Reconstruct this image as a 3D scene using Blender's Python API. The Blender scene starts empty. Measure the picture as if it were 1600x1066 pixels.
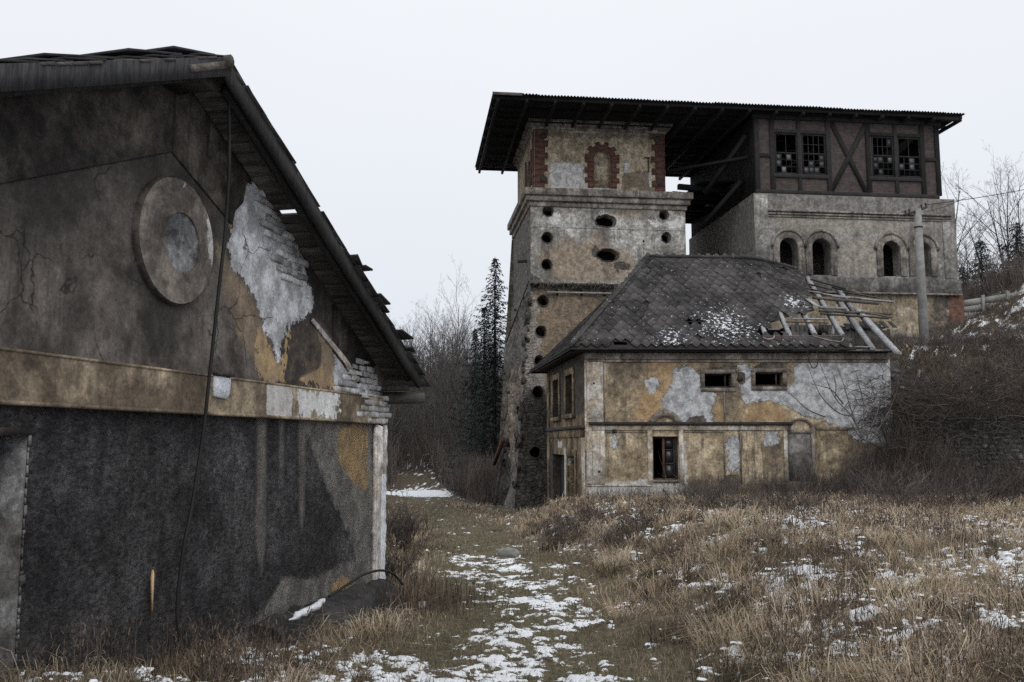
import bpy, math, random
import numpy as np
from mathutils import Vector, Matrix
from mathutils.geometry import delaunay_2d_cdt

random.seed(11)
rng = np.random.default_rng(11)
S = bpy.context.scene
COL = S.collection
R = math.radians

# ------------------------------------------------------------------ camera, sky, sun, exposure
EYE = Vector((0.0, 0.0, 1.7))
FPX = 1400.0
PITCH = math.atan(157.0 / FPX)
cam_d = bpy.data.cameras.new('camera')
cam = bpy.data.objects.new('camera', cam_d)
COL.objects.link(cam)
cam.location = EYE
cam.rotation_euler = (R(90) + PITCH, 0, 0)
cam_d.sensor_width = 36.0
cam_d.lens = 36.0 * FPX / 1600.0
cam_d.clip_end = 1500.0
S.camera = cam

SUN_EL, SUN_AZ = R(46), R(160)           # overcast: a broad soft sun high behind the camera
W = bpy.data.worlds.new('World')
S.world = W
W.use_nodes = True
wn = W.node_tree
wn.nodes.clear()
w_out = wn.nodes.new('ShaderNodeOutputWorld')
w_bg = wn.nodes.new('ShaderNodeBackground')
w_sky = wn.nodes.new('ShaderNodeTexSky')
w_sky.sky_type = 'NISHITA'
w_sky.sun_disc = False
w_sky.sun_elevation = SUN_EL
w_sky.sun_rotation = SUN_AZ
w_sky.dust_density = 4.0
w_hs = wn.nodes.new('ShaderNodeHueSaturation')
w_hs.inputs['Saturation'].default_value = 0.15
wn.links.new(w_sky.outputs[0], w_hs.inputs['Color'])
w_tc = wn.nodes.new('ShaderNodeTexCoord')
w_sep = wn.nodes.new('ShaderNodeSeparateXYZ')
wn.links.new(w_tc.outputs['Generated'], w_sep.inputs[0])
w_rmp = wn.nodes.new('ShaderNodeValToRGB')                # closed cloud cover: paler towards the zenith
w_rmp.color_ramp.elements[0].position = 0.0
w_rmp.color_ramp.elements[0].color = (7.1, 7.55, 8.25, 1)
w_rmp.color_ramp.elements[1].position = 0.7
w_rmp.color_ramp.elements[1].color = (9.2, 9.45, 9.75, 1)
wn.links.new(w_sep.outputs['Z'], w_rmp.inputs[0])
w_ns = wn.nodes.new('ShaderNodeTexNoise')
w_ns.inputs['Scale'].default_value = 1.6
w_ns.inputs['Detail'].default_value = 3
wn.links.new(w_tc.outputs['Generated'], w_ns.inputs['Vector'])
w_mr = wn.nodes.new('ShaderNodeMapRange')
w_mr.inputs['To Min'].default_value = 0.95
w_mr.inputs['To Max'].default_value = 1.05
wn.links.new(w_ns.outputs['Fac'], w_mr.inputs['Value'])
w_mul = wn.nodes.new('ShaderNodeVectorMath')
w_mul.operation = 'SCALE'
wn.links.new(w_rmp.outputs[0], w_mul.inputs[0])
wn.links.new(w_mr.outputs[0], w_mul.inputs['Scale'])
w_mix = wn.nodes.new('ShaderNodeMix')
w_mix.data_type = 'RGBA'
w_mix.inputs[0].default_value = 0.92
wn.links.new(w_hs.outputs[0], w_mix.inputs[6])
wn.links.new(w_mul.outputs[0], w_mix.inputs[7])
wn.links.new(w_mix.outputs[2], w_bg.inputs['Color'])
w_bg.inputs['Strength'].default_value = 0.1
wn.links.new(w_bg.outputs[0], w_out.inputs[0])

sun_d = bpy.data.lights.new('sun', 'SUN')
sun = bpy.data.objects.new('sun', sun_d)
COL.objects.link(sun)
sun_d.energy = 1.2
sun_d.angle = R(60)
sun_d.color = (1.0, 0.97, 0.93)
sd = Vector((math.sin(SUN_AZ) * math.cos(SUN_EL), math.cos(SUN_AZ) * math.cos(SUN_EL), math.sin(SUN_EL)))
sun.rotation_euler = sd.to_track_quat('Z', 'Y').to_euler()

vs = S.view_settings
vs.view_transform = 'Standard'
vs.look = 'None'
vs.exposure = 0.12
vs.gamma = 1.0
vs.use_curve_mapping = False
S.render.engine = 'CYCLES'
S.cycles.use_denoising = False
S.cycles.max_bounces = 5
S.cycles.diffuse_bounces = 3
S.cycles.volume_bounces = 0
S.cycles.transparent_max_bounces = 6

# ------------------------------------------------------------------ small maths
def at(px, py, Y):
    """real place seen at a photograph position, Y metres ahead"""
    a = (px - 800.0) / FPX
    b = (533.0 - py) / FPX
    d = Vector((a, math.cos(PITCH) - b * math.sin(PITCH), math.sin(PITCH) + b * math.cos(PITCH)))
    return EYE + d * (Y / d.y)

def ray(px, py):
    a = (px - 800.0) / FPX
    b = (533.0 - py) / FPX
    return Vector((a, math.cos(PITCH) - b * math.sin(PITCH), math.sin(PITCH) + b * math.cos(PITCH)))

class Plane:
    def __init__(s, O, u, w, n):
        s.O, s.u, s.w, s.n = Vector(O), Vector(u).normalized(), Vector(w).normalized(), Vector(n).normalized()
    @staticmethod
    def upright(O, u, n):
        return Plane(O, u, (0, 0, 1), n)
    @staticmethod
    def corners(bl, br, tl, outward):
        u = (Vector(br) - Vector(bl)).normalized()
        n = u.cross(Vector(tl) - Vector(bl)).normalized()
        if n.dot(Vector(outward)) < 0:
            n = -n
        w = n.cross(u)
        if w.z < 0:
            w = -w
        return Plane(bl, u, w, n)
    def px(s, x, y):
        d = ray(x, y)
        t = (s.O - EYE).dot(s.n) / d.dot(s.n)
        p = EYE + d * t - s.O
        return (p.dot(s.u), p.dot(s.w))
    def pxs(s, pts):
        return [s.px(*p) for p in pts]
    def pt(s, a, b, o=0.0):
        return s.O + s.u * a + s.w * b + s.n * o
    def st(s, P):
        P = Vector(P) - s.O
        return (P.dot(s.u), P.dot(s.w))

def smooth(v, a, b):
    t = np.clip((np.asarray(v, float) - a) / (b - a), 0, 1)
    return t * t * (3 - 2 * t)

def hash2(ix, iy, seed):
    h = (ix.astype(np.int64) * 374761393 + iy.astype(np.int64) * 668265263 + seed * 974711) & 0xFFFFFFFF
    h = ((h ^ (h >> 13)) * 1274126177) & 0xFFFFFFFF
    return ((h ^ (h >> 16)) & 0xFFFFFF) / float(0xFFFFFF)

def vnoise(x, y, seed=0):
    x = np.asarray(x, float); y = np.asarray(y, float)
    ix, iy = np.floor(x).astype(np.int64), np.floor(y).astype(np.int64)
    fx, fy = x - ix, y - iy
    fx = fx * fx * (3 - 2 * fx); fy = fy * fy * (3 - 2 * fy)
    a = hash2(ix, iy, seed); b = hash2(ix + 1, iy, seed)
    c = hash2(ix, iy + 1, seed); d = hash2(ix + 1, iy + 1, seed)
    return (a * (1 - fx) + b * fx) * (1 - fy) + (c * (1 - fx) + d * fx) * fy

def fbm(x, y, seed=0, oct=4):
    v = 0; amp = .5; tot = 0
    for o in range(oct):
        v = v + amp * vnoise(x * 2 ** o + 17.3 * o, y * 2 ** o - 9.1 * o, seed + o)
        tot += amp; amp *= .55
    return v / tot

def sdf_poly(P, poly):
    """signed distance, positive inside"""
    P = np.asarray(P, float); poly = np.asarray(poly, float)
    d = np.full(len(P), 1e9); inside = np.zeros(len(P), bool)
    n = len(poly)
    for i in range(n):
        a = poly[i]; b = poly[(i + 1) % n]
        ab = b - a
        t = np.clip(((P - a) @ ab) / max(ab @ ab, 1e-12), 0, 1)
        d = np.minimum(d, np.linalg.norm(P - (a + t[:, None] * ab), axis=1))
        c = ((a[1] > P[:, 1]) != (b[1] > P[:, 1])) & (P[:, 0] < (b[0] - a[0]) * (P[:, 1] - a[1]) / ((b[1] - a[1]) if abs(b[1] - a[1]) > 1e-12 else 1e-12) + a[0])
        inside ^= c
    return np.where(inside, d, -d)

# ------------------------------------------------------------------ objects
def setp(o, label=None, cat=None, group=None, kind=None):
    if label: o['label'] = label
    if cat: o['category'] = cat
    if group: o['group'] = group
    if kind: o['kind'] = kind
    return o

def thing(name, label, cat, loc, group=None):
    o = bpy.data.objects.new(name, None)
    COL.objects.link(o)
    o.location = loc
    o.empty_display_size = .2
    return setp(o, label, cat, group)

def world_loc(o):
    v = Vector((0, 0, 0))
    while o is not None:
        v += Vector(o.location); o = o.parent
    return v

def link(name, me, mat=None, parent=None, loc=None):
    if mat is not None:
        me.materials.clear()
        me.materials.append(mat)
    o = bpy.data.objects.new(name, me)
    COL.objects.link(o)
    if parent is not None:
        o.parent = parent
    if loc is not None:
        o.location = loc
    return o

def np_mesh(name, V, F, attrs=None, smooth_=False):
    """V (n,3); F list of index tuples or an (m,k) array"""
    me = bpy.data.meshes.new(name)
    V = np.asarray(V, np.float32)
    if isinstance(F, np.ndarray):
        m, k = F.shape
        loops = F.ravel().astype(np.int32)
        starts = (np.arange(m) * k).astype(np.int32)
        tot = np.full(m, k, np.int32)
    else:
        tot = np.array([len(f) for f in F], np.int32)
        loops = np.array([i for f in F for i in f], np.int32)
        starts = (np.cumsum(tot) - tot).astype(np.int32)
    me.vertices.add(len(V)); me.vertices.foreach_set('co', V.ravel())
    me.loops.add(len(loops)); me.loops.foreach_set('vertex_index', loops)
    me.polygons.add(len(tot)); me.polygons.foreach_set('loop_start', starts); me.polygons.foreach_set('loop_total', tot)
    if smooth_:
        me.polygons.foreach_set('use_smooth', np.ones(len(tot), bool))
    me.update(calc_edges=True)
    me.validate()
    for k_, v in (attrs or {}).items():
        v = np.asarray(v, np.float32)
        if v.ndim == 1:
            a = me.attributes.new(k_, 'FLOAT', 'POINT'); a.data.foreach_set('value', v)
        else:
            a = me.attributes.new(k_, 'FLOAT_VECTOR', 'POINT'); a.data.foreach_set('vector', v.ravel())
    return me

LAYER_ATTRS = {}

class MB:
    """collects shapes of ONE part"""
    def __init__(s):
        s.v = []; s.f = []
    def add(s, vs_, fs):
        k = len(s.v)
        s.v += [tuple(p) for p in vs_]
        s.f += [tuple(i + k for i in f) for f in fs]
        return s
    def box(s, p, a, b, c):
        p, a, b, c = Vector(p), Vector(a), Vector(b), Vector(c)
        return s.add([p, p + a, p + a + b, p + b, p + c, p + a + c, p + a + b + c, p + b + c],
                     [(0, 3, 2, 1), (4, 5, 6, 7), (0, 1, 5, 4), (1, 2, 6, 5), (2, 3, 7, 6), (3, 0, 4, 7)])
    def beam(s, p0, p1, w, h, up=(0, 0, 1), seg=1, wob=0.0):
        p0, p1 = Vector(p0), Vector(p1)
        d = (p1 - p0).normalized()
        side = d.cross(Vector(up)).normalized()
        upv = side.cross(d).normalized()
        rings = []
        for i in range(seg + 1):
            c = p0.lerp(p1, i / seg)
            if wob and 0 < i < seg:
                c = c + side * random.uniform(-wob, wob) + upv * random.uniform(-wob, wob)
            j = lambda: 1 + random.uniform(-wob, wob) * 4
            rings.append([c + side * w / 2 * sx * j() + upv * h / 2 * sy * j() for sx, sy in ((-1, -1), (1, -1), (1, 1), (-1, 1))])
        vs_ = [p for r in rings for p in r]
        fs = [(3, 2, 1, 0), tuple(seg * 4 + i for i in range(4))]
        for i in range(seg):
            for j in range(4):
                fs.append((i * 4 + j, i * 4 + (j + 1) % 4, (i + 1) * 4 + (j + 1) % 4, (i + 1) * 4 + j))
        return s.add(vs_, fs)
    def prism(s, pl, poly, o0, o1):
        n = len(poly)
        vs_ = [pl.pt(a, b, o0) for a, b in poly] + [pl.pt(a, b, o1) for a, b in poly]
        fs = [tuple(range(n - 1, -1, -1)), tuple(range(n, 2 * n))]
        for i in range(n):
            j = (i + 1) % n
            fs.append((i, j, n + j, n + i))
        return s.add(vs_, fs)
    def ring(s, pl, inner, outer, o0, o1):
        """flat band between two open or closed polylines of the same length"""
        n = len(inner)
        vs_ = [pl.pt(a, b, o) for o in (o0, o1) for pp in (inner, outer) for a, b in pp]
        fs = []
        for i in range(n - 1):
            I0, O0, I1, O1 = i, n + i, 2 * n + i, 3 * n + i
            fs += [(I1, I1 + 1, O1 + 1, O1), (O0, O1, O1 + 1, O0 + 1), (I0, I0 + 1, I1 + 1, I1)]
        fs += [(0, 2 * n, 3 * n, n), (n - 1, 2 * n - 1, 4 * n - 1, 3 * n - 1)]
        return s.add(vs_, fs)
    def tube(s, pts, rads, sides=5, cap=True):
        pts = [Vector(p) for p in pts]
        n = len(pts)
        vs_ = []
        for i, p in enumerate(pts):
            d = (pts[min(i + 1, n - 1)] - pts[max(i - 1, 0)]).normalized()
            x = d.orthogonal().normalized() if abs(d.z) > .9 else d.cross(Vector((0, 0, 1))).normalized()
            y = d.cross(x)
            r = rads[i] if hasattr(rads, '__len__') else rads
            for k in range(sides):
                t = 2 * math.pi * k / sides
                vs_.append(p + x * math.cos(t) * r + y * math.sin(t) * r)
        fs = []
        for i in range(n - 1):
            for k in range(sides):
                fs.append((i * sides + k, i * sides + (k + 1) % sides, (i + 1) * sides + (k + 1) % sides, (i + 1) * sides + k))
        if cap:
            fs += [tuple(range(sides - 1, -1, -1)), tuple((n - 1) * sides + k for k in range(sides))]
        return s.add(vs_, fs)
    def mesh(s, name, origin=(0, 0, 0), smooth_=False):
        V = np.array(s.v, float) - np.array(origin, float)
        return np_mesh(name, V, s.f, smooth_=smooth_)
    def build(s, name, mat, parent=None, smooth_=False, bevel=0.0):
        og = world_loc(parent) if parent is not None else Vector((0, 0, 0))
        me = s.mesh(name, og, smooth_)
        for k_ in LAYER_ATTRS.get(mat.name, ()):
            a_ = me.attributes.new(k_, 'FLOAT', 'POINT'); a_.data.foreach_set('value', np.full(len(me.vertices), -9.0, np.float32))
        o = link(name, me, mat, parent)
        if bevel:
            m = o.modifiers.new('bevel', 'BEVEL'); m.width = bevel; m.segments = 1; m.limit_method = 'ANGLE'
        return o

def subdiv_loop(poly, sp):
    out = []
    n = len(poly)
    for i in range(n):
        a, b = np.array(poly[i]), np.array(poly[(i + 1) % n])
        k = max(1, int(np.linalg.norm(b - a) / sp))
        for j in range(k):
            out.append(tuple(a + (b - a) * j / k))
    return out

def panel(name, pl, outer, mat, parent, holes=(), sp=.12, masks=None, depth=.35, disp=None, reveal=True):
    """a wall face with real openings and their reveals; masks become signed distances read by the material"""
    loops = [subdiv_loop(outer, sp)] + [subdiv_loop(h, min(sp, .15)) for h in holes]
    pts = []; edges = []
    for lp in loops:
        k = len(pts)
        pts += lp
        edges += [(k + i, k + (i + 1) % len(lp)) for i in range(len(lp))]
    O = np.array(outer)
    xs = np.arange(O[:, 0].min() + sp / 2, O[:, 0].max(), sp)
    ys = np.arange(O[:, 1].min() + sp / 2, O[:, 1].max(), sp)
    G = np.stack(np.meshgrid(xs, ys), -1).reshape(-1, 2)
    G = G + rng.uniform(-.18, .18, G.shape) * sp
    d = sdf_poly(G, O)
    for h in holes:
        d = np.minimum(d, -sdf_poly(G, h))
    G = G[d > .4 * sp]
    allp = [Vector(p) for p in pts] + [Vector(p) for p in G]
    res = delaunay_2d_cdt(allp, edges, [], 0, 1e-5)
    V2 = np.array([tuple(v) for v in res[0]]); F = np.array([f for f in res[2] if len(f) == 3])
    c = V2[F].mean(1)
    keep = sdf_poly(c, O) > 0
    for h in holes:
        keep &= sdf_poly(c, h) < 0
    F = F[keep]
    a = V2[F]
    area = np.cross(a[:, 1] - a[:, 0], a[:, 2] - a[:, 0])
    sign = np.sign(pl.u.cross(pl.w).dot(pl.n))
    flip = (area * sign) < 0
    F[flip] = F[flip][:, ::-1]
    off = np.zeros(len(V2))
    if disp is not None:
        dd = sdf_poly(V2, O)
        for h in holes:
            dd = np.minimum(dd, -sdf_poly(V2, h))
        off = disp(V2[:, 0], V2[:, 1]) * np.clip(dd / (2 * sp), 0, 1)
    og = world_loc(parent)
    u, w, n, OO = (np.array(v) for v in (pl.u, pl.w, pl.n, pl.O - og))
    V = OO + V2[:, :1] * u + V2[:, 1:2] * w + off[:, None] * n
    faces = [tuple(f) for f in F]
    st = [np.c_[V2, off]]
    allV = [V]; k = len(V)
    if reveal:
        for h in holes:
            lp = np.array(subdiv_loop(h, .15)); m = len(lp)
            f3 = OO + lp[:, :1] * u + lp[:, 1:2] * w
            b3 = f3 - depth * n
            allV += [f3, b3]; st += [np.c_[lp, np.zeros(m)], np.c_[lp, np.full(m, -depth)]]
            for i in range(m):
                j = (i + 1) % m
                faces.append((k + i, k + j, k + m + j, k + m + i))
            k += 2 * m
    allV = np.vstack(allV); st = np.vstack(st)
    attrs = {'st': st}
    for k_ in LAYER_ATTRS.get(mat.name, ()):
        attrs[k_] = np.full(len(st), -9.0)
    for nm, polys in (masks or {}).items():
        v = np.full(len(st), -9.0)
        for p in polys:
            v = np.maximum(v, sdf_poly(st[:, :2], p))
        attrs[nm] = v
    return link(name, np_mesh(name, allV, faces, attrs), mat, parent)

# ------------------------------------------------------------------ materials
def srgb(r, g, b):
    f = lambda c: (c / 12.92) if c <= .04045 else ((c + .055) / 1.055) ** 2.4
    return (f(r / 255), f(g / 255), f(b / 255), 1)

def col(r, g, b):
    return (r, g, b, 1)

class M:
    def __init__(s, name, rough=.9, spec=.25):
        s.m = bpy.data.materials.new(name)
        s.m.use_nodes = True
        s.t = s.m.node_tree
        s.t.nodes.clear()
        s.out = s.t.nodes.new('ShaderNodeOutputMaterial')
        s.b = s.t.nodes.new('ShaderNodeBsdfPrincipled')
        s.t.links.new(s.b.outputs[0], s.out.inputs[0])
        s.b.inputs['Roughness'].default_value = rough
        s.b.inputs['Specular IOR Level'].default_value = spec
        s.h = None
    def nd(s, typ, ins=None, **props):
        n = s.t.nodes.new(typ)
        for k, v in props.items():
            setattr(n, k, v)
        for k, v in (ins or {}).items():
            s.set(n.inputs[k], v)
        return n
    def set(s, sock, v):
        if hasattr(v, 'is_output'):
            s.t.links.new(v, sock)
        elif v is not None:
            sock.default_value = v
    def obj(s):
        return s.nd('ShaderNodeTexCoord').outputs['Object']
    def pos(s):
        return s.nd('ShaderNodeNewGeometry').outputs['Position']
    def attr(s, name, what='Fac'):
        return s.nd('ShaderNodeAttribute', attribute_name=name).outputs[what]
    def scale(s, vec, sc):
        return s.nd('ShaderNodeVectorMath', {0: vec, 1: sc}, operation='MULTIPLY').outputs[0]
    def noise(s, scale, vec=None, detail=4, rough=.6, dist=0.0):
        return s.nd('ShaderNodeTexNoise', {'Vector': vec, 'Scale': scale, 'Detail': detail, 'Roughness': rough, 'Distortion': dist}).outputs['Fac']
    def vor(s, scale, vec=None, feature='F1', out='Distance', rnd=1.0):
        return s.nd('ShaderNodeTexVoronoi', {'Vector': vec, 'Scale': scale, 'Randomness': rnd}, feature=feature).outputs[out]
    def mth(s, op, a, b=0.0, c=None):
        ins = {0: a, 1: b}
        if c is not None: ins[2] = c
        return s.nd('ShaderNodeMath', ins, operation=op).outputs[0]
    def mr(s, v, a, b, c=0.0, d=1.0, sm=True):
        return s.nd('ShaderNodeMapRange', {'Value': v, 'From Min': a, 'From Max': b, 'To Min': c, 'To Max': d}, interpolation_type='SMOOTHSTEP' if sm else 'LINEAR').outputs[0]
    def mix(s, f, a, b, mode='MIX'):
        n = s.nd('ShaderNodeMix', {0: f, 6: a, 7: b}, data_type='RGBA', blend_type=mode)
        return n.outputs[2]
    def val(s, c, v):
        """multiply a colour by a scalar"""
        return s.nd('ShaderNodeVectorMath', {0: c, 'Scale': v}, operation='SCALE').outputs[0]
    def bump(s, height, dist, strength=1.0):
        n = s.nd('ShaderNodeBump', {'Height': height, 'Distance': dist, 'Strength': strength, 'Normal': s.h})
        s.h = n.outputs[0]
    def done(s, colour, rough=None):
        s.set(s.b.inputs['Base Color'], colour)
        if rough is not None: s.set(s.b.inputs['Roughness'], rough)
        if s.h is not None: s.t.links.new(s.h, s.b.inputs['Normal'])
        return s.m

def layered(name, c1, c2, layers=(), grime=None, streak=.5, grain=.25, rough_h=.004, rough_s=35, big_s=1.2, cracks=.0, sp_n=9.0, extra=None, grain_s=14):
    """old render: two mottled base tones, then peeled or stained layers with ragged edges.
    layer: (attribute, colour a, colour b, ragged amplitude m, softness m, step height m)"""
    m = M(name)
    LAYER_ATTRS[m.m.name] = [l[0] for l in layers] + (['sooty'] if extra and 'sooty' in name else [])
    P = m.obj()
    big = m.noise(big_s, P, 5, .65)
    c = m.mix(m.mr(big, .40, .60), c1, c2)
    med = m.noise(5.5, P, 6, .75, .4)
    mid = m.noise(1.9, P, 6, .75, .6)
    c = m.val(c, m.mr(med, .37, .63, 1 - grain, 1 + grain, False))
    c = m.val(c, m.mr(mid, .39, .61, 1 - grain, 1 + grain * .8, False))
    if grime is not None:
        st = m.noise(1.0, m.scale(P, (4.2, 4.2, .38)), 6, .72)
        g2 = m.noise(.6, P, 4, .6)
        f = m.mth('MULTIPLY', m.mr(st, .46, .64), m.mr(g2, .38, .62, .2, 1.0))
        gf = f
        c = m.mix(m.mth('MULTIPLY', f, streak), c, grime)
    if extra: c = extra(m, c, P)
    rag = m.mth('ADD', m.mth('MULTIPLY', m.noise(sp_n, P, 7, .75, .3), .55), m.mth('MULTIPLY', m.noise(sp_n * .3, P, 4, .65), .45))
    rag = m.mth('MULTIPLY', m.mth('SUBTRACT', rag, .5), 2.3)
    hsum = None
    for (at_, ca, cb, amp, soft, hgt) in layers:
        a = m.mth('ADD', m.attr(at_), m.mth('MULTIPLY', rag, amp))
        f = m.mr(a, -soft, soft)
        n2 = m.noise(3.7, P, 5, .7)
        lc = m.mix(m.mr(n2, .38, .62), ca, cb)
        lc = m.val(lc, m.mr(med, .32, .68, 1 - grain * .6, 1 + grain * .6, False))
        if grime is not None and hgt <= .006: lc = m.mix(m.mth('MULTIPLY', gf, streak * .6), lc, grime)
        c = m.mix(f, c, lc)
        if hgt:
            hh = m.mth('MULTIPLY', f, -hgt)
            hsum = hh if hsum is None else m.mth('ADD', hsum, hh)
    if cracks:
        vd = m.vor(1.1, m.nd('ShaderNodeVectorMath', {0: P, 1: m.val(m.nd('ShaderNodeTexNoise', {'Vector': P, 'Scale': 2.3, 'Detail': 4}).outputs['Color'], .5)}, operation='ADD').outputs[0], 'DISTANCE_TO_EDGE')
        cm = m.mth('MULTIPLY', m.mr(vd, .0, .012, 1, 0), m.mr(m.noise(.9, P, 2), .52, .6))
        c = m.mix(m.mth('MULTIPLY', cm, cracks), c, col(.012, .011, .010))
    fine = m.noise(rough_s, P, 4, .7)
    c = m.val(c, m.mr(fine, .3, .7, .72 * 1.2, 1.28 * 1.2, False))
    if hsum is not None:
        m.bump(hsum, 1.0)
    m.bump(fine, rough_h)
    m.bump(med, rough_h * 2.5)
    return m.done(c)

def wood(name, c1, c2, axis_scale=(12, 12, 12), moss=None, use_pos=True, rnd=.35):
    m = M(name, .85)
    P = m.pos() if use_pos else m.obj()
    g = m.noise(1.0, m.scale(P, axis_scale), 6, .7, .4)
    c = m.mix(m.mr(g, .3, .7), c1, c2)
    r = m.nd('ShaderNodeObjectInfo').outputs['Random']
    c = m.val(c, m.mr(r, 0, 1, 1 - rnd, 1 + rnd, False))
    b = m.noise(2.3, P, 4, .6)
    c = m.val(c, m.mr(b, .3, .7, .7, 1.2, False))
    if moss: c = m.mix(m.mr(m.noise(4, P, 4), .55, .68), c, moss)
    m.bump(g, .006)
    return m.done(c)

def plain(name, c1, c2, sc=6.0, rough=.85, bump=.004, bs=30, rnd=.2, spec=.25, island=False):
    m = M(name, rough, spec)
    P = m.pos()
    c = m.mix(m.mr(m.noise(sc, P, 5, .65), .3, .7), c1, c2)
    r = m.nd('ShaderNodeNewGeometry').outputs['Random Per Island'] if island else m.nd('ShaderNodeObjectInfo').outputs['Random']
    c = m.val(c, m.mr(r, 0, 1, 1 - rnd, 1 + rnd, False))
    f = m.noise(bs, P, 4, .7)
    c = m.val(c, m.mr(f, .25, .75, .82, 1.18, False))
    if bump: m.bump(f, bump)
    return m.done(c)

def bricky(name, ca, cb, mortar, use='st', w=.27, h=.085, rough_h=.008):
    m = M(name)
    v = m.attr(use, 'Vector') if use == 'st' else m.pos()
    bt = m.nd('ShaderNodeTexBrick', {'Vector': v, 'Color1': ca, 'Color2': cb, 'Mortar': mortar, 'Scale': 1.0, 'Mortar Size': .009, 'Mortar Smooth': .3, 'Bias': 0.0, 'Brick Width': w, 'Row Height': h})
    c = bt.outputs['Color']
    n = m.noise(4, m.pos(), 6, .7)
    c = m.val(c, m.mr(n, .25, .75, .6, 1.3, False))
    m.bump(bt.outputs['Fac'], -rough_h)
    m.bump(n, .004)
    return m.done(c)

DARK = col(.012, .011, .011)
M_soffit = wood('weathered_soffit_wood', col(.035, .032, .030), col(.115, .104, .096), (3, 9, 60))
M_wood_dark = wood('dark_beam_wood', col(.020, .019, .019), col(.050, .047, .046), (25, 25, 4))
M_wood_grey = wood('silver_grey_wood', col(.11, .11, .112), col(.36, .36, .37), (22, 9, 22))
M_wood_brown = wood('brown_batten_wood', col(.05, .042, .036), col(.16, .14, .125), (3, 14, 30))
M_log = wood('mossy_log_wood', col(.045, .042, .035), col(.11, .10, .085), (5, 20, 20), col(.06, .065, .03))
M_slate = plain('black_roof_slate', col(.018, .018, .020), col(.038, .037, .038), 5, .8, .004, 40, .4)
M_cable = plain('black_cable_rubber', col(.012, .012, .013), col(.02, .02, .02), 3, .6, .0, 30, .05)
M_iron = plain('rusted_dark_iron', col(.018, .017, .017), col(.05, .042, .038), 8, .7, .003, 30, .2)
M_black = plain('unlit_interior', col(.012, .012, .012), col(.02, .019, .018), 3, .95, .0, 30, .0)  # near-black colour stands in for the darkness of unlit rooms
M_concrete = plain('grey_concrete', col(.16, .16, .155), col(.27, .265, .255), 2.5, .9, .004, 40, .1)
M_bark = plain('dark_winter_bark', col(.042, .038, .037), col(.10, .092, .088), 3, .95, .0, 10, .3)
M_twig = plain('grey_brown_twigs', col(.052, .046, .045), col(.115, .102, .098), 2, .95, .0, 10, .3)
M_twig_dark = plain('dark_dead_twigs', col(.046, .039, .035), col(.13, .107, .093), 2.5, .95, .0, 10, .3)
M_needle = plain('dark_fir_needles', col(.014, .022, .021), col(.042, .056, .050), 1.2, .9, .0, 10, .3)
M_stone = plain('grey_wall_stone', col(.045, .045, .047), col(.135, .133, .135), 2.2, .92, .012, 12, .45)
M_boulder = plain('pale_boulder_stone', col(.12, .12, .115), col(.22, .215, .2), 5, .92, .02, 9, .1)
M_mortar = plain('dark_earth_mortar', col(.035, .032, .03), col(.075, .068, .062), 3, .95, .01, 14, .1)
M_redbrick = bricky('red_quoin_brick', col(.085, .036, .027), col(.145, .066, .05), col(.075, .064, .057), 'st', .26, .09)
M_whitebrick = plain('limewashed_brick', col(.19, .185, .18), col(.52, .52, .53), 7, .9, .008, 25, .35)
M_tar = plain('tarred_slab', col(.014, .014, .015), col(.05, .048, .047), 4, .8, .012, 12, .1)

# ------------------------------------------------------------------ the lie of the land
def path_x(y):
    return np.interp(y, [-5, 7, 13, 19, 27, 35, 50, 76, 100], [.4, .15, .0, -.3, -1.0, -2.2, -4.3, -7.6, -11.])

def land(x, y):
    x = np.asarray(x, float); y = np.asarray(y, float)
    z = np.interp(y, [-20, 0, 12, 24, 36, 55, 72, 80, 92, 105, 125, 140, 170, 230, 400], [.6, 0, -.5, -.98, -1.45, -2.15, -2.5, -2.55, -1.2, 2.0, 7.0, 9.0, 8.0, 2.0, 0.])
    d = x - path_x(y)
    mound = .92 * smooth(d, .9, 4.2) * np.interp(y, [0, 5, 9, 14, 26, 32, 36.0, 40], [.2, .35, .62, .9, 1.0, .95, .55, .0])
    z = z + mound
    z = z + smooth(-d, .5, 1.6) * np.interp(y, [0, 4, 6, 7, 8, 9, 12.5, 18, 30], [.4, .42, .36, .2, .08, .05, .05, .12, .0])
    z = z + .35 * smooth(-d, 1.5, 5.0) * np.interp(y, [16, 22, 60, 75], [0, 1, 1, 0])
    # terrace and hillside on the right, held by the stone wall
    T = 2.7 + .80 * np.clip(y - 37.3, 0, 3.9) + .12 * np.clip(y - 41.2, 0, 12) - .30 * np.clip(y - 54, 0, 14) + .05 * np.clip(x - 15, 0, 30) + .42 * np.clip(x - 23.0, 0, 9) * smooth(y, 38, 52)
    wA = smooth(x, 15.0, 15.7) * smooth(y, 37.1, 37.5)
    wB = smooth(x, 11.2, 13.2) * smooth(y, 47.2, 48.4)
    z = z + 2.1 * np.exp(-((x - 15.9) / 1.25) ** 2) * smooth(y, 34.4, 36.7) * (1 - smooth(y, 37.0, 37.6))
    w = np.maximum(wA, wB)
    z = z * (1 - w) + np.maximum(T, z) * w
    return z

def relief(x, y):
    """tussocks and hollows"""
    d = np.abs(np.asarray(x) - path_x(y))
    a = .35 + .65 * smooth(d, .6, 2.0)
    return a * ((fbm(x * .9, y * .9, 3, 3) - .5) * .34 + (fbm(x * 3.6, y * 3.6, 8, 3) - .5) * .15)

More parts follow.
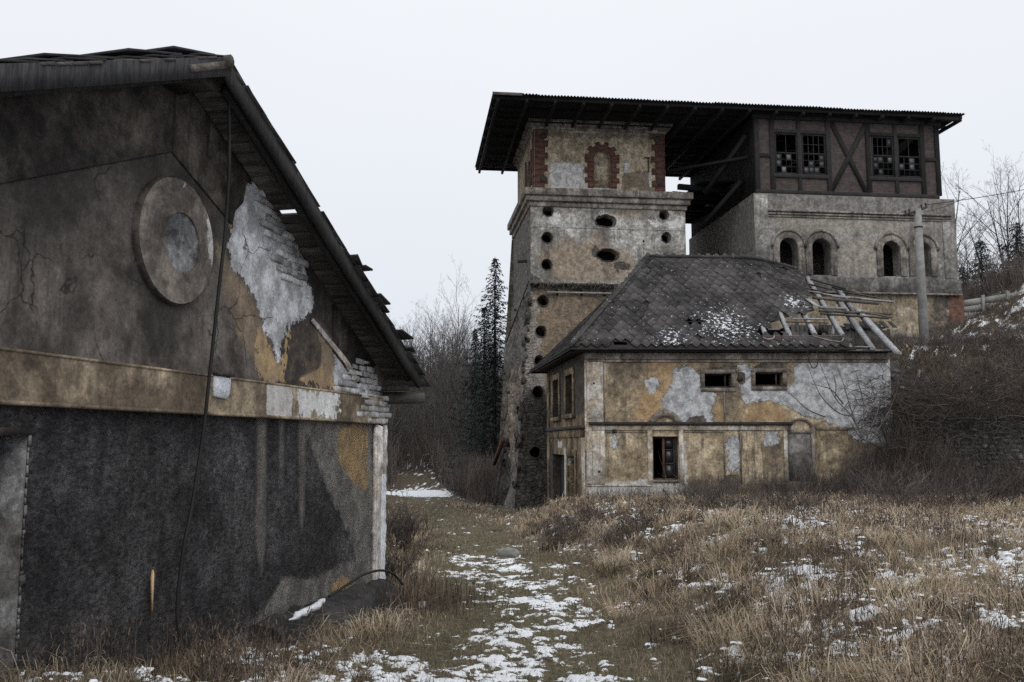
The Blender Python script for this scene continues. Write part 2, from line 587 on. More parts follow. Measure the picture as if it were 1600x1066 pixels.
def snow_mask(x, y):
    d = x - path_x(y)
    ad = np.abs(d)
    n1 = fbm(x * 1.3, y * 1.0, 21, 3)
    n2 = fbm(x * 6.0, y * 5.0, 33, 4)
    n3 = fbm(x * 17., y * 14., 53, 2)
    # the trodden track holds most of the snow, first near the camera and again round the first bend
    trk = np.exp(-((d + .1) / 1.5) ** 2) * np.interp(y, [5, 7, 9.5, 11, 13, 16.5, 19, 21, 24], [.15, .14, .09, .015, .04, .075, .105, .05, .0])
    trk = trk + np.exp(-((d - .45) / .6) ** 2) * np.interp(y, [9, 11, 15, 18], [.0, .10, .08, 0])
    bank = smooth(d, 1.2, 3.2) * np.interp(y, [6, 9, 12, 20, 26, 30, 36], [.10, .105, .088, .088, .066, .04, .0]) + .03 * smooth(d, 5, 8) * smooth(y, 24, 12)
    left = smooth(-d, .5, 1.4) * np.interp(y, [5, 6.5, 8.5, 11], [.07, .09, .07, -.04])
    far = np.exp(-((y - 74) / 7.) ** 2) * np.exp(-((d + 0.3) / 2.8) ** 2) * .42
    terr = smooth(x, 17, 18) * smooth(y, 40.8, 41.6) * .085 + smooth(x, 16, 17) * smooth(y, 38, 39) * .03
    wood_ = smooth(y, 82, 92) * .10
    return (n1 * .30 + n2 * .45 + n3 * .25) - .648 + trk + bank + left + far + terr + wood_

th = np.concatenate([np.linspace(-80, -36, 45)[:-1], np.linspace(-36, 36, 520), np.linspace(36, 80, 45)[1:]])
lr = np.concatenate([np.linspace(math.log(1.2), math.log(5.5), 30)[:-1], np.linspace(math.log(5.5), math.log(28), 330)[:-1], np.linspace(math.log(28), math.log(130), 190)[:-1], np.linspace(math.log(130), math.log(700), 24)])
TH, LR = np.meshgrid(R(1) * th, lr)
GX = np.sin(TH) * np.exp(LR); GY = np.cos(TH) * np.exp(LR)
SN = snow_mask(GX, GY)
GZ = land(GX, GY) + relief(GX, GY) + .022 * np.clip(SN * 22, 0, 1)
nr, ncol = GX.shape
idx = np.arange(nr * ncol).reshape(nr, ncol)
GF = np.stack([idx[:-1, :-1], idx[:-1, 1:], idx[1:, 1:], idx[1:, :-1]], -1).reshape(-1, 4)
GV = np.stack([GX, GY, GZ], -1).reshape(-1, 3)
dpt = GX - path_x(GY)
moss = np.exp(-(dpt / 1.25) ** 2) * (1 - smooth(GY, 60, 80))
wild = np.clip(smooth(GX, 13.3, 14.6) * smooth(GY, 34.2, 35.6) + smooth(GY, 80, 86) * smooth(np.abs(dpt), 1.5, 3.5), 0, 1)

def ground_material():
    m = M('frosty_ground', .95, .1)
    P = m.obj()
    a = m.noise(2.2, P, 6, .7)
    b = m.noise(14, P, 6, .75)
    straw = m.mix(m.mr(a, .3, .7), col(.085, .067, .05), col(.19, .153, .112))
    soil = m.mix(m.mr(a, .35, .65), col(.045, .037, .03), col(.09, .073, .057))
    c = m.mix(m.mr(b, .38, .62), soil, straw)
    green = m.mix(m.mr(b, .3, .7), col(.065, .060, .036), col(.165, .145, .095))
    c = m.mix(m.mth('MULTIPLY', m.attr('moss'), m.mr(m.noise(1.3, P, 4), .3, .55)), c, green)
    litter = m.mix(m.mr(b, .35, .65), col(.028, .023, .020), col(.085, .068, .056))
    c = m.mix(m.mth('MULTIPLY', m.attr('wild'), .9), c, litter)
    sn = m.mth('ADD', m.attr('snow'), m.mth('MULTIPLY', m.mth('SUBTRACT', m.noise(10, m.scale(P, (1, 1.25, 1)), 7, .8), .5), .52))
    f = m.mr(sn, .0, .018)
    c = m.mix(f, c, m.mix(m.noise(8, P, 3), col(.68, .71, .75), col(.80, .82, .85)))
    m.bump(b, .02)
    m.bump(m.noise(60, P, 4, .7), .008)
    return m.done(c)
M_ground = ground_material()
fc = GV[GF].mean(1)
onpath = (np.abs(fc[:, 0] - path_x(fc[:, 1])) < 1.15) & (fc[:, 1] > 1) & (fc[:, 1] < 78)
def sheet(name, F):
    used, inv = np.unique(F, return_inverse=True)
    me = np_mesh(name, GV[used], inv.reshape(F.shape).astype(np.int32), {'snow': SN.ravel()[used], 'moss': moss.ravel()[used], 'wild': wild.ravel()[used]}, True)
    return setp(link(name, me, M_ground), kind='structure')
sheet('ground', GF[~onpath])
sheet('path', GF[onpath])

def gz(x, y):
    x = np.atleast_1d(np.asarray(x, float)); y = np.atleast_1d(np.asarray(y, float))
    r = land(x, y) + relief(x, y)
    return float(r[0]) if r.size == 1 else r

# ------------------------------------------------------------------ gabled house on the left
aA = math.atan((1120 - 800) / FPX)
CA = at(595, 900, 12.5); CA.z = 0
PA = Plane.upright(CA, (-math.sin(aA), -math.cos(aA), 0), (math.cos(aA), -math.sin(aA), 0))
DEEP_A = 8.5
HALF_A, APEX_A = PA.px(272, 121)
APEX_A += .11
EAVE_A = PA.px(593, 588)[1] + .03
print('gable', HALF_A, APEX_A, EAVE_A)
houseA = thing('gabled_house', 'dark soot-stained gabled house with round plaster disc and sagging boarded eaves', 'house', PA.pt(HALF_A, -.3, -4))
def roof_a(s):
    return APEX_A - (APEX_A - EAVE_A) / HALF_A * abs(s - HALF_A)
slopeA = (APEX_A - EAVE_A) / HALF_A

band_b = PA.px(573, 662)[1]; band_t = PA.px(520, 612)[1]
soot = srgb(34, 31, 30)
M_gable = layered('sooty_shaded_gable_render', col(.040, .035, .032), col(.122, .106, .094), [
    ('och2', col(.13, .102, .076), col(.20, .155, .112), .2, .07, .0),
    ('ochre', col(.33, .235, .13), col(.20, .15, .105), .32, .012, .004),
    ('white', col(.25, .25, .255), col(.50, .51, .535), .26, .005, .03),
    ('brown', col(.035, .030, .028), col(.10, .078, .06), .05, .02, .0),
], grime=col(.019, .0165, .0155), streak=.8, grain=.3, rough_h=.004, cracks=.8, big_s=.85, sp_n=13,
    extra=lambda m, c, P: m.mix(m.mr(m.mth('ADD', m.attr('sooty'), m.mth('MULTIPLY', m.mth('SUBTRACT', m.noise(1.5, P, 5, .7), .5), 1.9)), -1.7, .55), c, col(.016, .0145, .014)))  # soot plus the shadow of the eaves, both mixed into the colour
def roughcast():
    def ex(m, c, P):
        v = m.noise(15, m.nd('ShaderNodeMapping', {'Vector': P, 'Rotation': (0.6, .5, .3), 'Scale': (1, 1, 2.0)}).outputs[0], 6, .78, .5)
        m.bump(v, .2)
        c = m.val(c, m.mr(m.noise(.8, P, 5, .7, .8),   .38, .62, .82, 1.2, False))
        sc = m.mr(m.noise(2.2, m.scale(P, (1, 1, .6)), 8, .8, 1.5), .62, .66)
        c = m.mix(m.mth('MULTIPLY', sc, .45), c, col(.15, .145, .14))
        return m.val(c, m.mr(v, .38, .62, .42, 1.7, False))
    return layered('dark_roughcast', col(.043, .042, .045), col(.088, .085, .088), [
        ('pale', col(.17, .158, .146), col(.31, .29, .265), .2, .05, .004),
        ('drip', col(.19, .175, .16), col(.25, .23, .21), .03, .05, .0),
        ('ochre', col(.48, .335, .175), col(.31, .225, .135), .24, .009, .012),
        ('stone', col(.10, .10, .105), col(.30, .29, .28), .16, .006, .012),
    ], grime=col(.026, .025, .026), streak=.6, grain=.3, rough_h=.006, extra=ex, cracks=.6)
M_rough = roughcast()
M_band = layered('stained_cornice_render', col(.10, .077, .056), col(.29, .235, .165), [
    ('white', col(.30, .285, .265), col(.42, .41, .40), .08, .008, .006),
    ('flake', col(.42, .42, .42), col(.55, .545, .54), .5, .004, .006),
], grime=col(.045, .038, .032), streak=.8, grain=.35, rough_h=.003)
M_pier = layered('peeled_corner_render', col(.30, .25, .21), col(.46, .44, .42), [
    ('white', col(.44, .46, .49), col(.55, .57, .60), .08, .006, .008),
], grime=col(.07, .055, .045), streak=.8, grain=.45, rough_h=.008)
M_disc = layered('plaster_disc_render', col(.066, .057, .05), col(.145, .125, .107), [('chip', col(.36, .35, .33), col(.5, .49, .47), .13, .01, .004)],
    grime=col(.04, .034, .03), streak=.6, grain=.4, rough_h=.004)
M_discc = layered('grey_disc_centre', col(.085, .085, .088), col(.19, .19, .195), [], grime=col(.05, .05, .05), streak=.4, grain=.5, rough_h=.012, rough_s=22)
M_jamb = layered('flaked_jamb_render', col(.12, .115, .11), col(.26, .26, .265), [], grime=col(.05, .042, .036), streak=.8, grain=.45, rough_h=.01)
M_side = layered('plain_side_render', col(.10, .085, .07), col(.18, .155, .13), [], grime=col(.03, .026, .024), streak=.7)

Q = PA.pxs
white_poly = Q([(386, 279), (402, 272), (425, 300), (450, 350), (478, 420), (490, 465), (486, 492), (474, 497), (462, 508), (450, 512), (443, 535), (436, 566), (428, 556), (421, 535), (411, 508), (403, 480), (388, 446), (366, 418), (357, 392), (361, 362), (363, 338), (357, 308), (366, 292)])
white2 = Q([(520, 548), (528, 528), (540, 515), (560, 540), (575, 570), (592, 600), (580, 620), (540, 615), (522, 600)])
ochre_g = [Q([(402, 505), (413, 508), (426, 545), (437, 570), (444, 535), (450, 512), (457, 516), (450, 545), (449, 572), (442, 597), (404, 592), (398, 570)]),
           Q([(462, 592), (476, 575), (500, 572), (520, 568), (534, 560), (540, 575), (535, 606), (500, 606)]),
           Q([(358, 330), (366, 345), (366, 362), (359, 368)])]
och2 = [Q([(340, 380), (362, 420), (392, 455), (405, 490), (412, 520), (398, 560), (372, 520), (352, 470)]), Q([(495, 500), (540, 560), (535, 600), (500, 580), (492, 540)])]
brown = [Q([(472, 500), (492, 512), (503, 540), (500, 575), (470, 590), (444, 595), (452, 545), (458, 515)])]
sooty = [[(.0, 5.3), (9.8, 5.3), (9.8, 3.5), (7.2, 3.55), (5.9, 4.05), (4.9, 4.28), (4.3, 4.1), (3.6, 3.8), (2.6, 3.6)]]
gable_poly = [(0, band_b + .02), (0, EAVE_A), (HALF_A, APEX_A), (2 * HALF_A, EAVE_A), (2 * HALF_A, band_b + .02)]
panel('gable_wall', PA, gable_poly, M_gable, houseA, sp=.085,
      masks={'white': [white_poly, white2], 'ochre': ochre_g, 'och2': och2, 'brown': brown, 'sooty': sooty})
# raking cornice, a broad band standing proud along both slopes
rk = MB()
k0 = .72
sR = PA.px(392, 285)[0]
rk.prism(PA, [(sR + .06, roof_a(sR) - .02), (HALF_A, APEX_A - .02), (HALF_A, APEX_A - k0 - .06), (sR + .34, roof_a(sR + .34) - k0), (sR + .30, roof_a(sR) - .42), (sR + .16, roof_a(sR) - .3), (sR + .12, roof_a(sR) - .12)], .0, .022)
rk.prism(PA, [(HALF_A + .002, APEX_A - .02), (2 * HALF_A - .4, roof_a(2 * HALF_A - .4) - .02), (2 * HALF_A - .4, roof_a(2 * HALF_A - .4) - k0), (HALF_A + .002, APEX_A - k0 - .06)], .0, .022)
M_rake = layered('soot_and_shade_rake_render', col(.019, .0165, .0155), col(.060, .050, .043), [], grime=col(.013, .012, .0115), streak=.8, grain=.45, rough_h=.003)  # dark tone holds both soot and the roof's shade
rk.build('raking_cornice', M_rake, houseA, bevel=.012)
rk2 = MB()
rk2.prism(PA, Q([(487, 497), (541, 562), (560, 595), (551, 600), (536, 568), (484, 502)]), 0, .03)
rk2.build('broken_moulding', M_pier, houseA, bevel=.01)
rk3 = MB()
rk3.prism(PA, [(.35, roof_a(.35) - .05), (1.75, roof_a(1.75) - .05), (1.75, roof_a(1.75) - .62), (.95, roof_a(.95) - .62)], 0, .02)
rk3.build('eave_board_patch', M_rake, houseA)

# band across the gable foot
bw = panel('cornice_band', Plane.upright(PA.pt(0, 0, .07), PA.u, PA.n), [(.12, band_b), (.12, band_t), (2 * HALF_A, band_t), (2 * HALF_A, band_b)], M_band, houseA, sp=.06,
      masks={'white': [Q([(408, 596), (446, 600), (447, 652), (406, 650)])], 'flake': [Q([(456, 602), (520, 610), (520, 658), (456, 654)])]})
cb = MB()
cb.box(PA.pt(.12, band_b, 0), PA.u * (2 * HALF_A - .12), PA.w * .03, PA.n * .085)
cb.box(PA.pt(.12, band_t - .022, 0), PA.u * (2 * HALF_A - .12), PA.w * .025, PA.n * .08)
cb.box(PA.pt(.10, band_b + .002, .0), PA.u * .018, PA.w * (band_t - band_b - .03), PA.n * .068)
cb.build('band_edge', M_band, houseA, bevel=.008)
# small white washed box on the band
sk = MB()
s0, z0 = PA.px(346, 622); s1, z1 = PA.px(322, 587)
sk.prism(PA, [(s0 + .01, z0 + .03), (s0, z1), (s1, z1), (s1, z0), (s0 + .06, z0 - .015)], .06, .10)
sk.build('lime_patch', plain('bright_lime_lump', col(.50, .53, .57), col(.72, .74, .78), 14, .9, .03, 22), houseA, bevel=.012)
sk = MB(); sk.box(PA.pt(s0 - .01, z1 + .004, .07), PA.u * (s1 - s0 + .02), PA.w * .025, PA.n * .05)
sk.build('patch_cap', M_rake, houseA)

# lower wall with the doorway at the far left
d_r, d_t = PA.px(44, 680)
d_l = d_r + 1.15
low_poly = [(0, -1.4), (0, band_b + .03), (2 * HALF_A, band_b + .03), (2 * HALF_A, -1.4)]
door_hole = [(d_r, -.9), (d_r, d_t), (d_l, d_t), (d_l, -.9)]
pale = [Q([(472, 650), (530, 650), (578, 655), (592, 960), (520, 960), (500, 985), (400, 1020), (375, 1010), (415, 950), (440, 905), (500, 905), (558, 870), (548, 840), (530, 800), (512, 765), (495, 715)])]
drip = [Q([(402, 640), (416, 642), (414, 850), (408, 900), (400, 850)]), Q([(467, 650), (478, 650), (475, 800), (471, 835), (468, 800)]), Q([(436, 650), (444, 650), (442, 760), (438, 760)])]
ochre_l = [Q([(527, 668), (574, 668), (574, 767), (556, 757), (541, 735), (528, 720)]), Q([(518, 912), (535, 905), (551, 902), (553, 922), (536, 930), (520, 934)]), Q([(346, 1000), (354, 990), (358, 1012), (346, 1020)])]
stone_l = [Q([(450, 965), (475, 945), (500, 930), (520, 932), (550, 925), (560, 975), (500, 985), (440, 985)]), Q([(360, 1000), (385, 985), (400, 990), (398, 1015), (360, 1030)])]
panel('lower_wall', PA, low_poly, M_rough, houseA, holes=[door_hole], sp=.08, depth=.05,
      masks={'pale': pale, 'drip': drip, 'ochre': ochre_l, 'stone': stone_l}, reveal=False)
jm = MB()
jm.prism(PA, [(d_r, d_t), (d_r - .002, d_t), (d_r - .002, -.95), (d_r, -.95)], -.48, -.001)
random.seed(5)
zz = -.95
while zz < d_t - .03:                    # the ragged broken plaster edge of the jamb
    hh = random.uniform(.025, .09)
    rr = abs(random.gauss(.004, .016)) + .003
    jm.prism(PA, [(d_r + .004, zz), (d_r - rr, zz + hh * .3), (d_r - rr * .7, min(d_t, zz + hh)), (d_r + .004, min(d_t, zz + hh))], .001, .012)
    zz += hh * 1.02
jm.build('door_jamb', M_jamb, houseA)
lt = MB(); lt.prism(PA, [(d_r - .05, d_t), (d_l, d_t), (d_l, d_t + .002), (d_r - .05, d_t + .002)], -.48, -.001)
lt.prism(PA, [(d_r - .06, d_t - .001), (d_l, d_t - .001), (d_l, d_t + .05), (d_r - .06, d_t + .05)], .001, .012)
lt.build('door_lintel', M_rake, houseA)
dr = MB()
dr.box(PA.pt(d_r + .02, -.95, -.52), PA.u * (d_l - d_r - .04), PA.w * (d_t + .95), PA.n * .05)
dr_o = dr.build('door', M_wood_dark, houseA)

# peeled pilaster on the corner
p_t = band_b - .01
pw = MB()
pr = Plane.upright(PA.pt(0, 0, .055), PA.u, PA.n)
random.seed(3)
edge = [(-.02 + random.uniform(-.035, .03), z) for z in np.arange(-1.2, p_t, .07)]
pil = [(.36, -1.2)] + [(.36, p_t)] + edge[::-1]
panel('corner_pilaster', pr, [(.34, -1.2), (.34, p_t)] + edge[::-1], M_pier, houseA, sp=.05, masks={'white': [[(.17, -.2), (.17, 1.25), (-.1, 1.25), (-.1, -.2)], [(.3, -.35), (.3, -.1), (.1, -.15)]]})
pw.prism(PA, [(.34, -1.2), (.34, p_t), (.36, p_t), (.36, -1.2)], 0, .053)
pw.box(PA.pt(-.015, -1.2, -.3), PA.u * .02, PA.w * (p_t + 1.2), PA.n * .352)
pw.build('pilaster_edge', M_pier, houseA)

# the plaster disc
dc = PA.px(269, 377)
rad_o = abs(PA.px(269, 277)[1] - PA.px(269, 477)[1]) / 2
circ = lambda c, r, n=56: [(c[0] + r * math.cos(2 * math.pi * i / n), c[1] + r * math.sin(2 * math.pi * i / n)) for i in range(n)]
discp = Plane.upright(PA.pt(0, 0, .065), PA.u, PA.n)
cc = PA.px(275, 380)
r_in = abs(PA.px(275, 333)[1] - PA.px(275, 427)[1]) / 2
panel('plaster_disc', discp, circ(dc, rad_o - .012), M_disc, houseA, holes=[circ(cc, r_in, 40)], sp=.06, depth=.03,
      masks={'chip': [Q([(313, 325), (322, 345), (327, 385), (322, 425), (317, 400), (312, 360)]), Q([(276, 286), (281, 287), (277, 310), (275, 305)])]})
dm = MB()
n = 56
inn, out_ = circ(dc, rad_o - .012), circ(dc, rad_o)
dm.add([PA.pt(a, b, .065) for a, b in inn] + [PA.pt(a, b, .05) for a, b in out_] + [PA.pt(a, b, .0) for a, b in out_],
       [(i, (i + 1) % n, n + (i + 1) % n, n + i) for i in range(n)] + [(n + i, n + (i + 1) % n, 2 * n + (i + 1) % n, 2 * n + i) for i in range(n)])
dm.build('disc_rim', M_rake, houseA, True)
panel('disc_centre', Plane.upright(PA.pt(0, 0, .05), PA.u, PA.n), circ(cc, r_in + .01, 40), M_discc, houseA, sp=.08)

# bricks laid bare beside the eaves
brick_meshes = []
for k in range(5):
    random.seed(40 + k)
    b = MB()
    L, H, Dp = .235 - .02 * (k % 2), .066, .05
    j = lambda a: random.uniform(-a, a)
    pts = [(0, 0, 0), (L, 0, 0), (L, 0, H), (0, 0, H)]
    fr = [(x + j(.008), Dp + j(.008), z + j(.007)) for x, y, z in pts]
    fr2 = [(x + (.012 if x < .1 else -.012), Dp + .012 + j(.006), z + (.01 if z < .03 else -.01)) for x, y, z in pts]
    b.add([(x, 0, z) for x, y, z in pts] + fr + fr2, [(0, 1, 5, 4), (1, 2, 6, 5), (2, 3, 7, 6), (3, 0, 4, 7), (4, 5, 9, 8), (5, 6, 10, 9), (6, 7, 11, 10), (7, 4, 8, 11), (8, 9, 10, 11)])
    me = b.mesh('brick'); me.materials.append(M_whitebrick); brick_meshes.append(me)
brick_rot = Matrix((tuple(PA.u), tuple(PA.n), (0, 0, 1))).transposed().to_euler()
def lay_bricks(poly, off, pl=PA):
    P = np.array(poly)
    row = 0; cnt = 0
    z = P[:, 1].min()
    while z < P[:, 1].max():
        s = P[:, 0].min() - (.12 if row % 2 else 0)
        while s < P[:, 0].max():
            if sdf_poly(np.array([[s + .11, z + .035]]), P)[0] > -.03 and random.random() < .95:
                o = link('brick', random.choice(brick_meshes), None, houseA, pl.pt(s + random.uniform(-.006, .006), z + random.uniform(-.005, .005), off + random.uniform(-.02, .012)) - world_loc(houseA))
                o.rotation_euler = brick_rot
                cnt += 1
            s += .248
        z += .078; row += 1
    return cnt
random.seed(21)
nb = lay_bricks(Q([(403, 305), (420, 300), (440, 340), (470, 410), (470, 440), (450, 440), (434, 415), (418, 365), (408, 335)]), -.033)
nb += lay_bricks(Q([(545, 575), (566, 560), (592, 600), (596, 626), (530, 622), (525, 606)]), -.025)
nb += lay_bricks([(.02, band_b + .01), (.02, band_t - .01), (.95, band_t - .01), (1.0, band_b + .01)], .03)

# eaves: soffit boards run out over the gable, two slopes; battens, slates and barge boards above
OV = .50
def slope_pt(side, r, off, lift=0.0):
    """r metres down the slope from the ridge, off metres out over the gable"""
    L = math.hypot(HALF_A, APEX_A - EAVE_A)
    ds, dz = HALF_A / L, (APEX_A - EAVE_A) / L
    s = HALF_A - side * r * ds
    return PA.pt(s + side * 0, APEX_A - r * dz, off) + (PA.u * (-side) * dz + PA.w * ds) * lift
LA = math.hypot(HALF_A, APEX_A - EAVE_A) + .2
def slope_px(y):
    return None
gap_r = (HALF_A - PA.px(400, 318)[0]) * math.hypot(HALF_A, APEX_A - EAVE_A) / HALF_A + .45
GAPW = .042
random.seed(8)
for side in (1, -1):
    r = .03; i = 0
    while r < LA:
        if side == 1 and gap_r - GAPW <= r < gap_r + GAPW - .001:
            b = MB(); p = slope_pt(1, gap_r - GAPW, -DEEP_A, 0); b.box(p, slope_pt(1, gap_r + GAPW, -DEEP_A, 0) - p, PA.n * (DEEP_A + .06), slope_pt(1, gap_r - GAPW, -DEEP_A, .022) - p); b.build('soffit_board', M_soffit, houseA)
            r = gap_r + GAPW
        w_ = random.uniform(.13, .17)
        if side == 1 and r < gap_r - GAPW < r + w_: w_ = gap_r - GAPW - r
        b = MB()
        lift = random.uniform(.0, .012)
        o1 = OV + random.uniform(-.02, .015)
        p = slope_pt(side, r, -DEEP_A, lift)
        b.box(p, slope_pt(side, r + w_ - random.uniform(.004, .012), -DEEP_A, lift) - p, PA.n * (o1 + DEEP_A), slope_pt(side, r, -DEEP_A, lift + .022) - p)
        b.build('soffit_board', M_soffit, houseA)
        r += w_; i += 1
# slates over the boards: the one at the verge of each course is its own piece
main = MB()
def course(side, r0, r1, lip, ext, hole=False):
    for (o0, o1) in ((-DEEP_A, -.35), (-.35, ext)):
        tgt = main if o1 < 0 else MB()
        wob = random.uniform(0, .012) if o1 > 0 else 0
        e1, e2 = o1 - random.uniform(0, .025), o1 - random.uniform(0, .035)
        tgt.add([slope_pt(side, r0, o0, .026), slope_pt(side, r0, o1, .026), slope_pt(side, r1, e1, .028 + lip + wob), slope_pt(side, r1, o0, .028 + lip),
                 slope_pt(side, r0, o0, .036), slope_pt(side, r0, o1, .036), slope_pt(side, r1, e2, .042 + lip + wob), slope_pt(side, r1, o0, .042 + lip)],
                [(0, 3, 2, 1), (4, 5, 6, 7), (0, 1, 5, 4), (1, 2, 6, 5), (2, 3, 7, 6), (3, 0, 4, 7)])
        if tgt is not main: tgt.build('verge_slate', M_slate, houseA)
for side in (1, -1):
    r = 0.0
    while r < LA + .05:
        low = r > LA * .5
        lip = random.uniform(.008, .018) if side < 0 else (random.uniform(.01, .03) if low else random.uniform(.006, .014))
        ext = OV + (random.uniform(-.02, .01) if side < 0 else (random.uniform(.015, .085) if low else random.uniform(.02, .04)))
        if side == 1 and r < gap_r - GAPW < r + .33:
            course(side, r, gap_r - GAPW, lip, ext); r = gap_r + GAPW
            continue
        course(side, r, r + .33 + .06, lip, ext)
        r += .33
setp(main.build('slate_covering', M_slate, houseA), kind='stuff')
# lifted felt and slates near the ridge, against the sky
random.seed(14)
for r0, r1, l0, l1, o in ((.0, .62, .06, .11, .30), (.55, 1.25, .07, .095, .32), (1.15, 2.1, .05, .075, .28), (2.0, 3.1, .03, .055, .3)):
    b = MB()
    a, c = slope_pt(-1, r0, o - 1.2, l0 * .6), slope_pt(-1, r1, o - 1.2, l1 * .7)
    a2, c2 = slope_pt(-1, r0, o + .1, l0 - .02), slope_pt(-1, r1, o + .1, l1)
    up = Vector((0, 0, .02))
    b.add([a, c, c2, a2, a + up, c + up, c2 + up, a2 + up], [(0, 1, 2, 3), (7, 6, 5, 4), (0, 4, 5, 1), (1, 5, 6, 2), (2, 6, 7, 3), (3, 7, 4, 0)])
    b.build('lifted_slate', M_slate, houseA)
for r0, w_, l0 in ((2.95, .3, .03), (3.2, .16, .06), (3.75, .3, .03), (4.6, .3, .035), (5.05, .2, .04)):
    b = MB()
    a, c = slope_pt(1, r0, OV - .3, l0 + .02), slope_pt(1, r0 + w_, OV - .3, l0 + .06)
    a2, c2 = slope_pt(1, r0, OV + .10, l0 + .03), slope_pt(1, r0 + w_, OV + random.uniform(.03, .16), l0 + .08)
    up = Vector((0, 0, .02))
    b.add([a, c, c2, a2, a + up, c + up, c2 + up, a2 + up], [(0, 1, 2, 3), (7, 6, 5, 4), (0, 4, 5, 1), (1, 5, 6, 2), (2, 6, 7, 3), (3, 7, 4, 0)])
    b.build('lifted_slate', M_slate, houseA)
for side in (1, -1):
    b = MB()
    upv = slope_pt(side, 1, 0, 1) - slope_pt(side, 1, 0, 0)
    L1 = LA - .05
    b.beam(slope_pt(side, .0, OV - .02, -.055), slope_pt(side, L1, OV - .02, -.055), .05, .16, upv, 10, .006)
    b.build('barge_board', M_wood_dark if side == 1 else wood('charred_barge_board', col(.012, .012, .013), col(.045, .044, .046), (30, 30, 5)), houseA)
    b = MB()
    b.beam(slope_pt(side, .25, OV - .13, -.06), slope_pt(side, L1 - .15, OV - .13, -.06), .07, .10, upv, 8, .006)
    b.build('verge_rafter', M_wood_dark, houseA)
b = MB(); b.tube([slope_pt(1, 0, -1.0, -.02), slope_pt(1, 0, OV + .05, -.02)], .055, 9); b.build('ridge_purlin', M_log, houseA)
b = MB(); b.beam(slope_pt(-1, .05, OV + .012, -.04), slope_pt(-1, .62, OV + .012, -.055), .02, .06, (0, 0, 1)); b.build('ridge_lath', M_wood_brown, houseA)
b = MB(); b.beam(slope_pt(-1, .25, .05, -.14), slope_pt(-1, .25, OV - .1, -.14), .35, .08); b.build('purlin_end', M_wood_dark, houseA)
pl_c = PA.px(598, 622)
b = MB(); b.tube([PA.pt(-.02, pl_c[1], -1.0), PA.pt(-.02, pl_c[1], .2), PA.pt(-.03, pl_c[1] - .005, OV + .08)], [.09, .088, .075], 10); b.build('eave_purlin', M_log, houseA)
b = MB(); b.beam(PA.pt(.12, pl_c[1] + .11, -.6), PA.pt(.12, pl_c[1] + .13, OV - .1), .1, .07); b.build('eave_plate', M_wood_dark, houseA)
b = MB(); b.beam(slope_pt(-1, .35, .3, -.13), slope_pt(-1, 4.9, .3, -.13), .05, .05); b.build('hanging_lath', M_wood_dark, houseA)
# side and back walls
for nm, s in (('side_wall', 0.03), ('side_wall', 2 * HALF_A - .03)):
    b = MB(); b.box(PA.pt(s - .02, -1.3, -DEEP_A), PA.u * .04, PA.w * (EAVE_A + 1.3 - .02), PA.n * (DEEP_A - .01)); b.build(nm, M_side, houseA)
b = MB(); b.prism(PA, [(0.06, -1.4), (0.06, EAVE_A - .04), (HALF_A, APEX_A - .06), (2 * HALF_A - .06, EAVE_A - .04), (2 * HALF_A - .06, -1.4)], -DEEP_A + .3, -DEEP_A + .05); b.build('back_wall', M_side, houseA)

# loose splinter of straw-coloured wood stuck on the wall
b = MB(); p0, p1 = PA.px(235, 890), PA.px(232, 958)
b.prism(PA, [(p1[0], p1[1]), (p1[0] - .012, p1[1] + .02), (p0[0] - .014, p0[1] - .04), (p0[0], p0[1]), (p0[0] + .012, p0[1] - .06)], .012, .03)
o = b.build('wood_splinter', plain('fresh_split_wood', col(.42, .29, .16), col(.55, .40, .24), 12, .8, .0, 30), None)
setp(o, 'pale split sliver of wood sticking to the dark roughcast wall', 'splinter')

# the slack black cable from the roof apex
cp = []
for px, py, off in ((344, 118, .36), (350, 112, .38), (357, 135, .36), (358, 180, .33), (358, 260, .3), (352, 360, .24), (340, 470, .2), (326, 600, .17), (317, 680, .14), (300, 790, .13), (288, 850, .13), (280, 910, .12), (277, 955, .12), (280, 990, .14), (287, 1020, .17), (300, 1050, .2)):
    pp = Plane.upright(PA.pt(0, 0, off), PA.u, PA.n)
    s, z = pp.px(px, py)
    cp.append(pp.pt(s, z))
def spline(pts, k=6):
    out = []
    P = [pts[0]] + pts + [pts[-1]]
    for i in range(1, len(P) - 2):
        for j in range(k):
            t = j / k
            a, b_, c, d = P[i - 1], P[i], P[i + 1], P[i + 2]
            out.append(.5 * ((2 * b_) + (c - a) * t + (2 * a - 5 * b_ + 4 * c - d) * t * t + (3 * b_ - a - 3 * c + d) * t ** 3))
    out.append(P[-2])
    return out
b = MB(); b.tube(spline(cp), .017, 6)
setp(b.build('hanging_cable', M_cable, None, True), 'long slack black cable hanging from the gable peak down the wall', 'cable')

# tarred slab fallen at the wall foot, with a short cable over it
slabA = thing('fallen_slab', 'tilted black tarred slab fallen against the foot of the gable wall', 'slab', PA.pt(2.2, -.1, .4))
b = MB()
q0 = PA.pt(.55, -.28, .12); q1 = PA.pt(3.9, -.02, .16)
zl = -.27
ns = 16; vv = []; ff = []
for i in range(ns):
    t = i / (ns - 1); sv = .25 + 3.3 * t
    z = -.40 + .24 * t; hgt = .22 - .15 * t + random.uniform(-.03, .03)
    for (o, dz) in ((.03, hgt + .05), (.16, hgt + .03), (.30, hgt - .02), (.42 - .08 * t, hgt - .10), (.47 - .1 * t, hgt - .2), (.50 - .1 * t, -.5), (.03, -.5)):
        vv.append(PA.pt(sv, z + dz + random.uniform(-.025, .025) * (dz > -.4), o + random.uniform(-.03, .03) * (o > .1)))
for i in range(ns - 1):
    for j in range(7):
        ff.append((i * 7 + j, i * 7 + (j + 1) % 7, (i + 1) * 7 + (j + 1) % 7, (i + 1) * 7 + j))
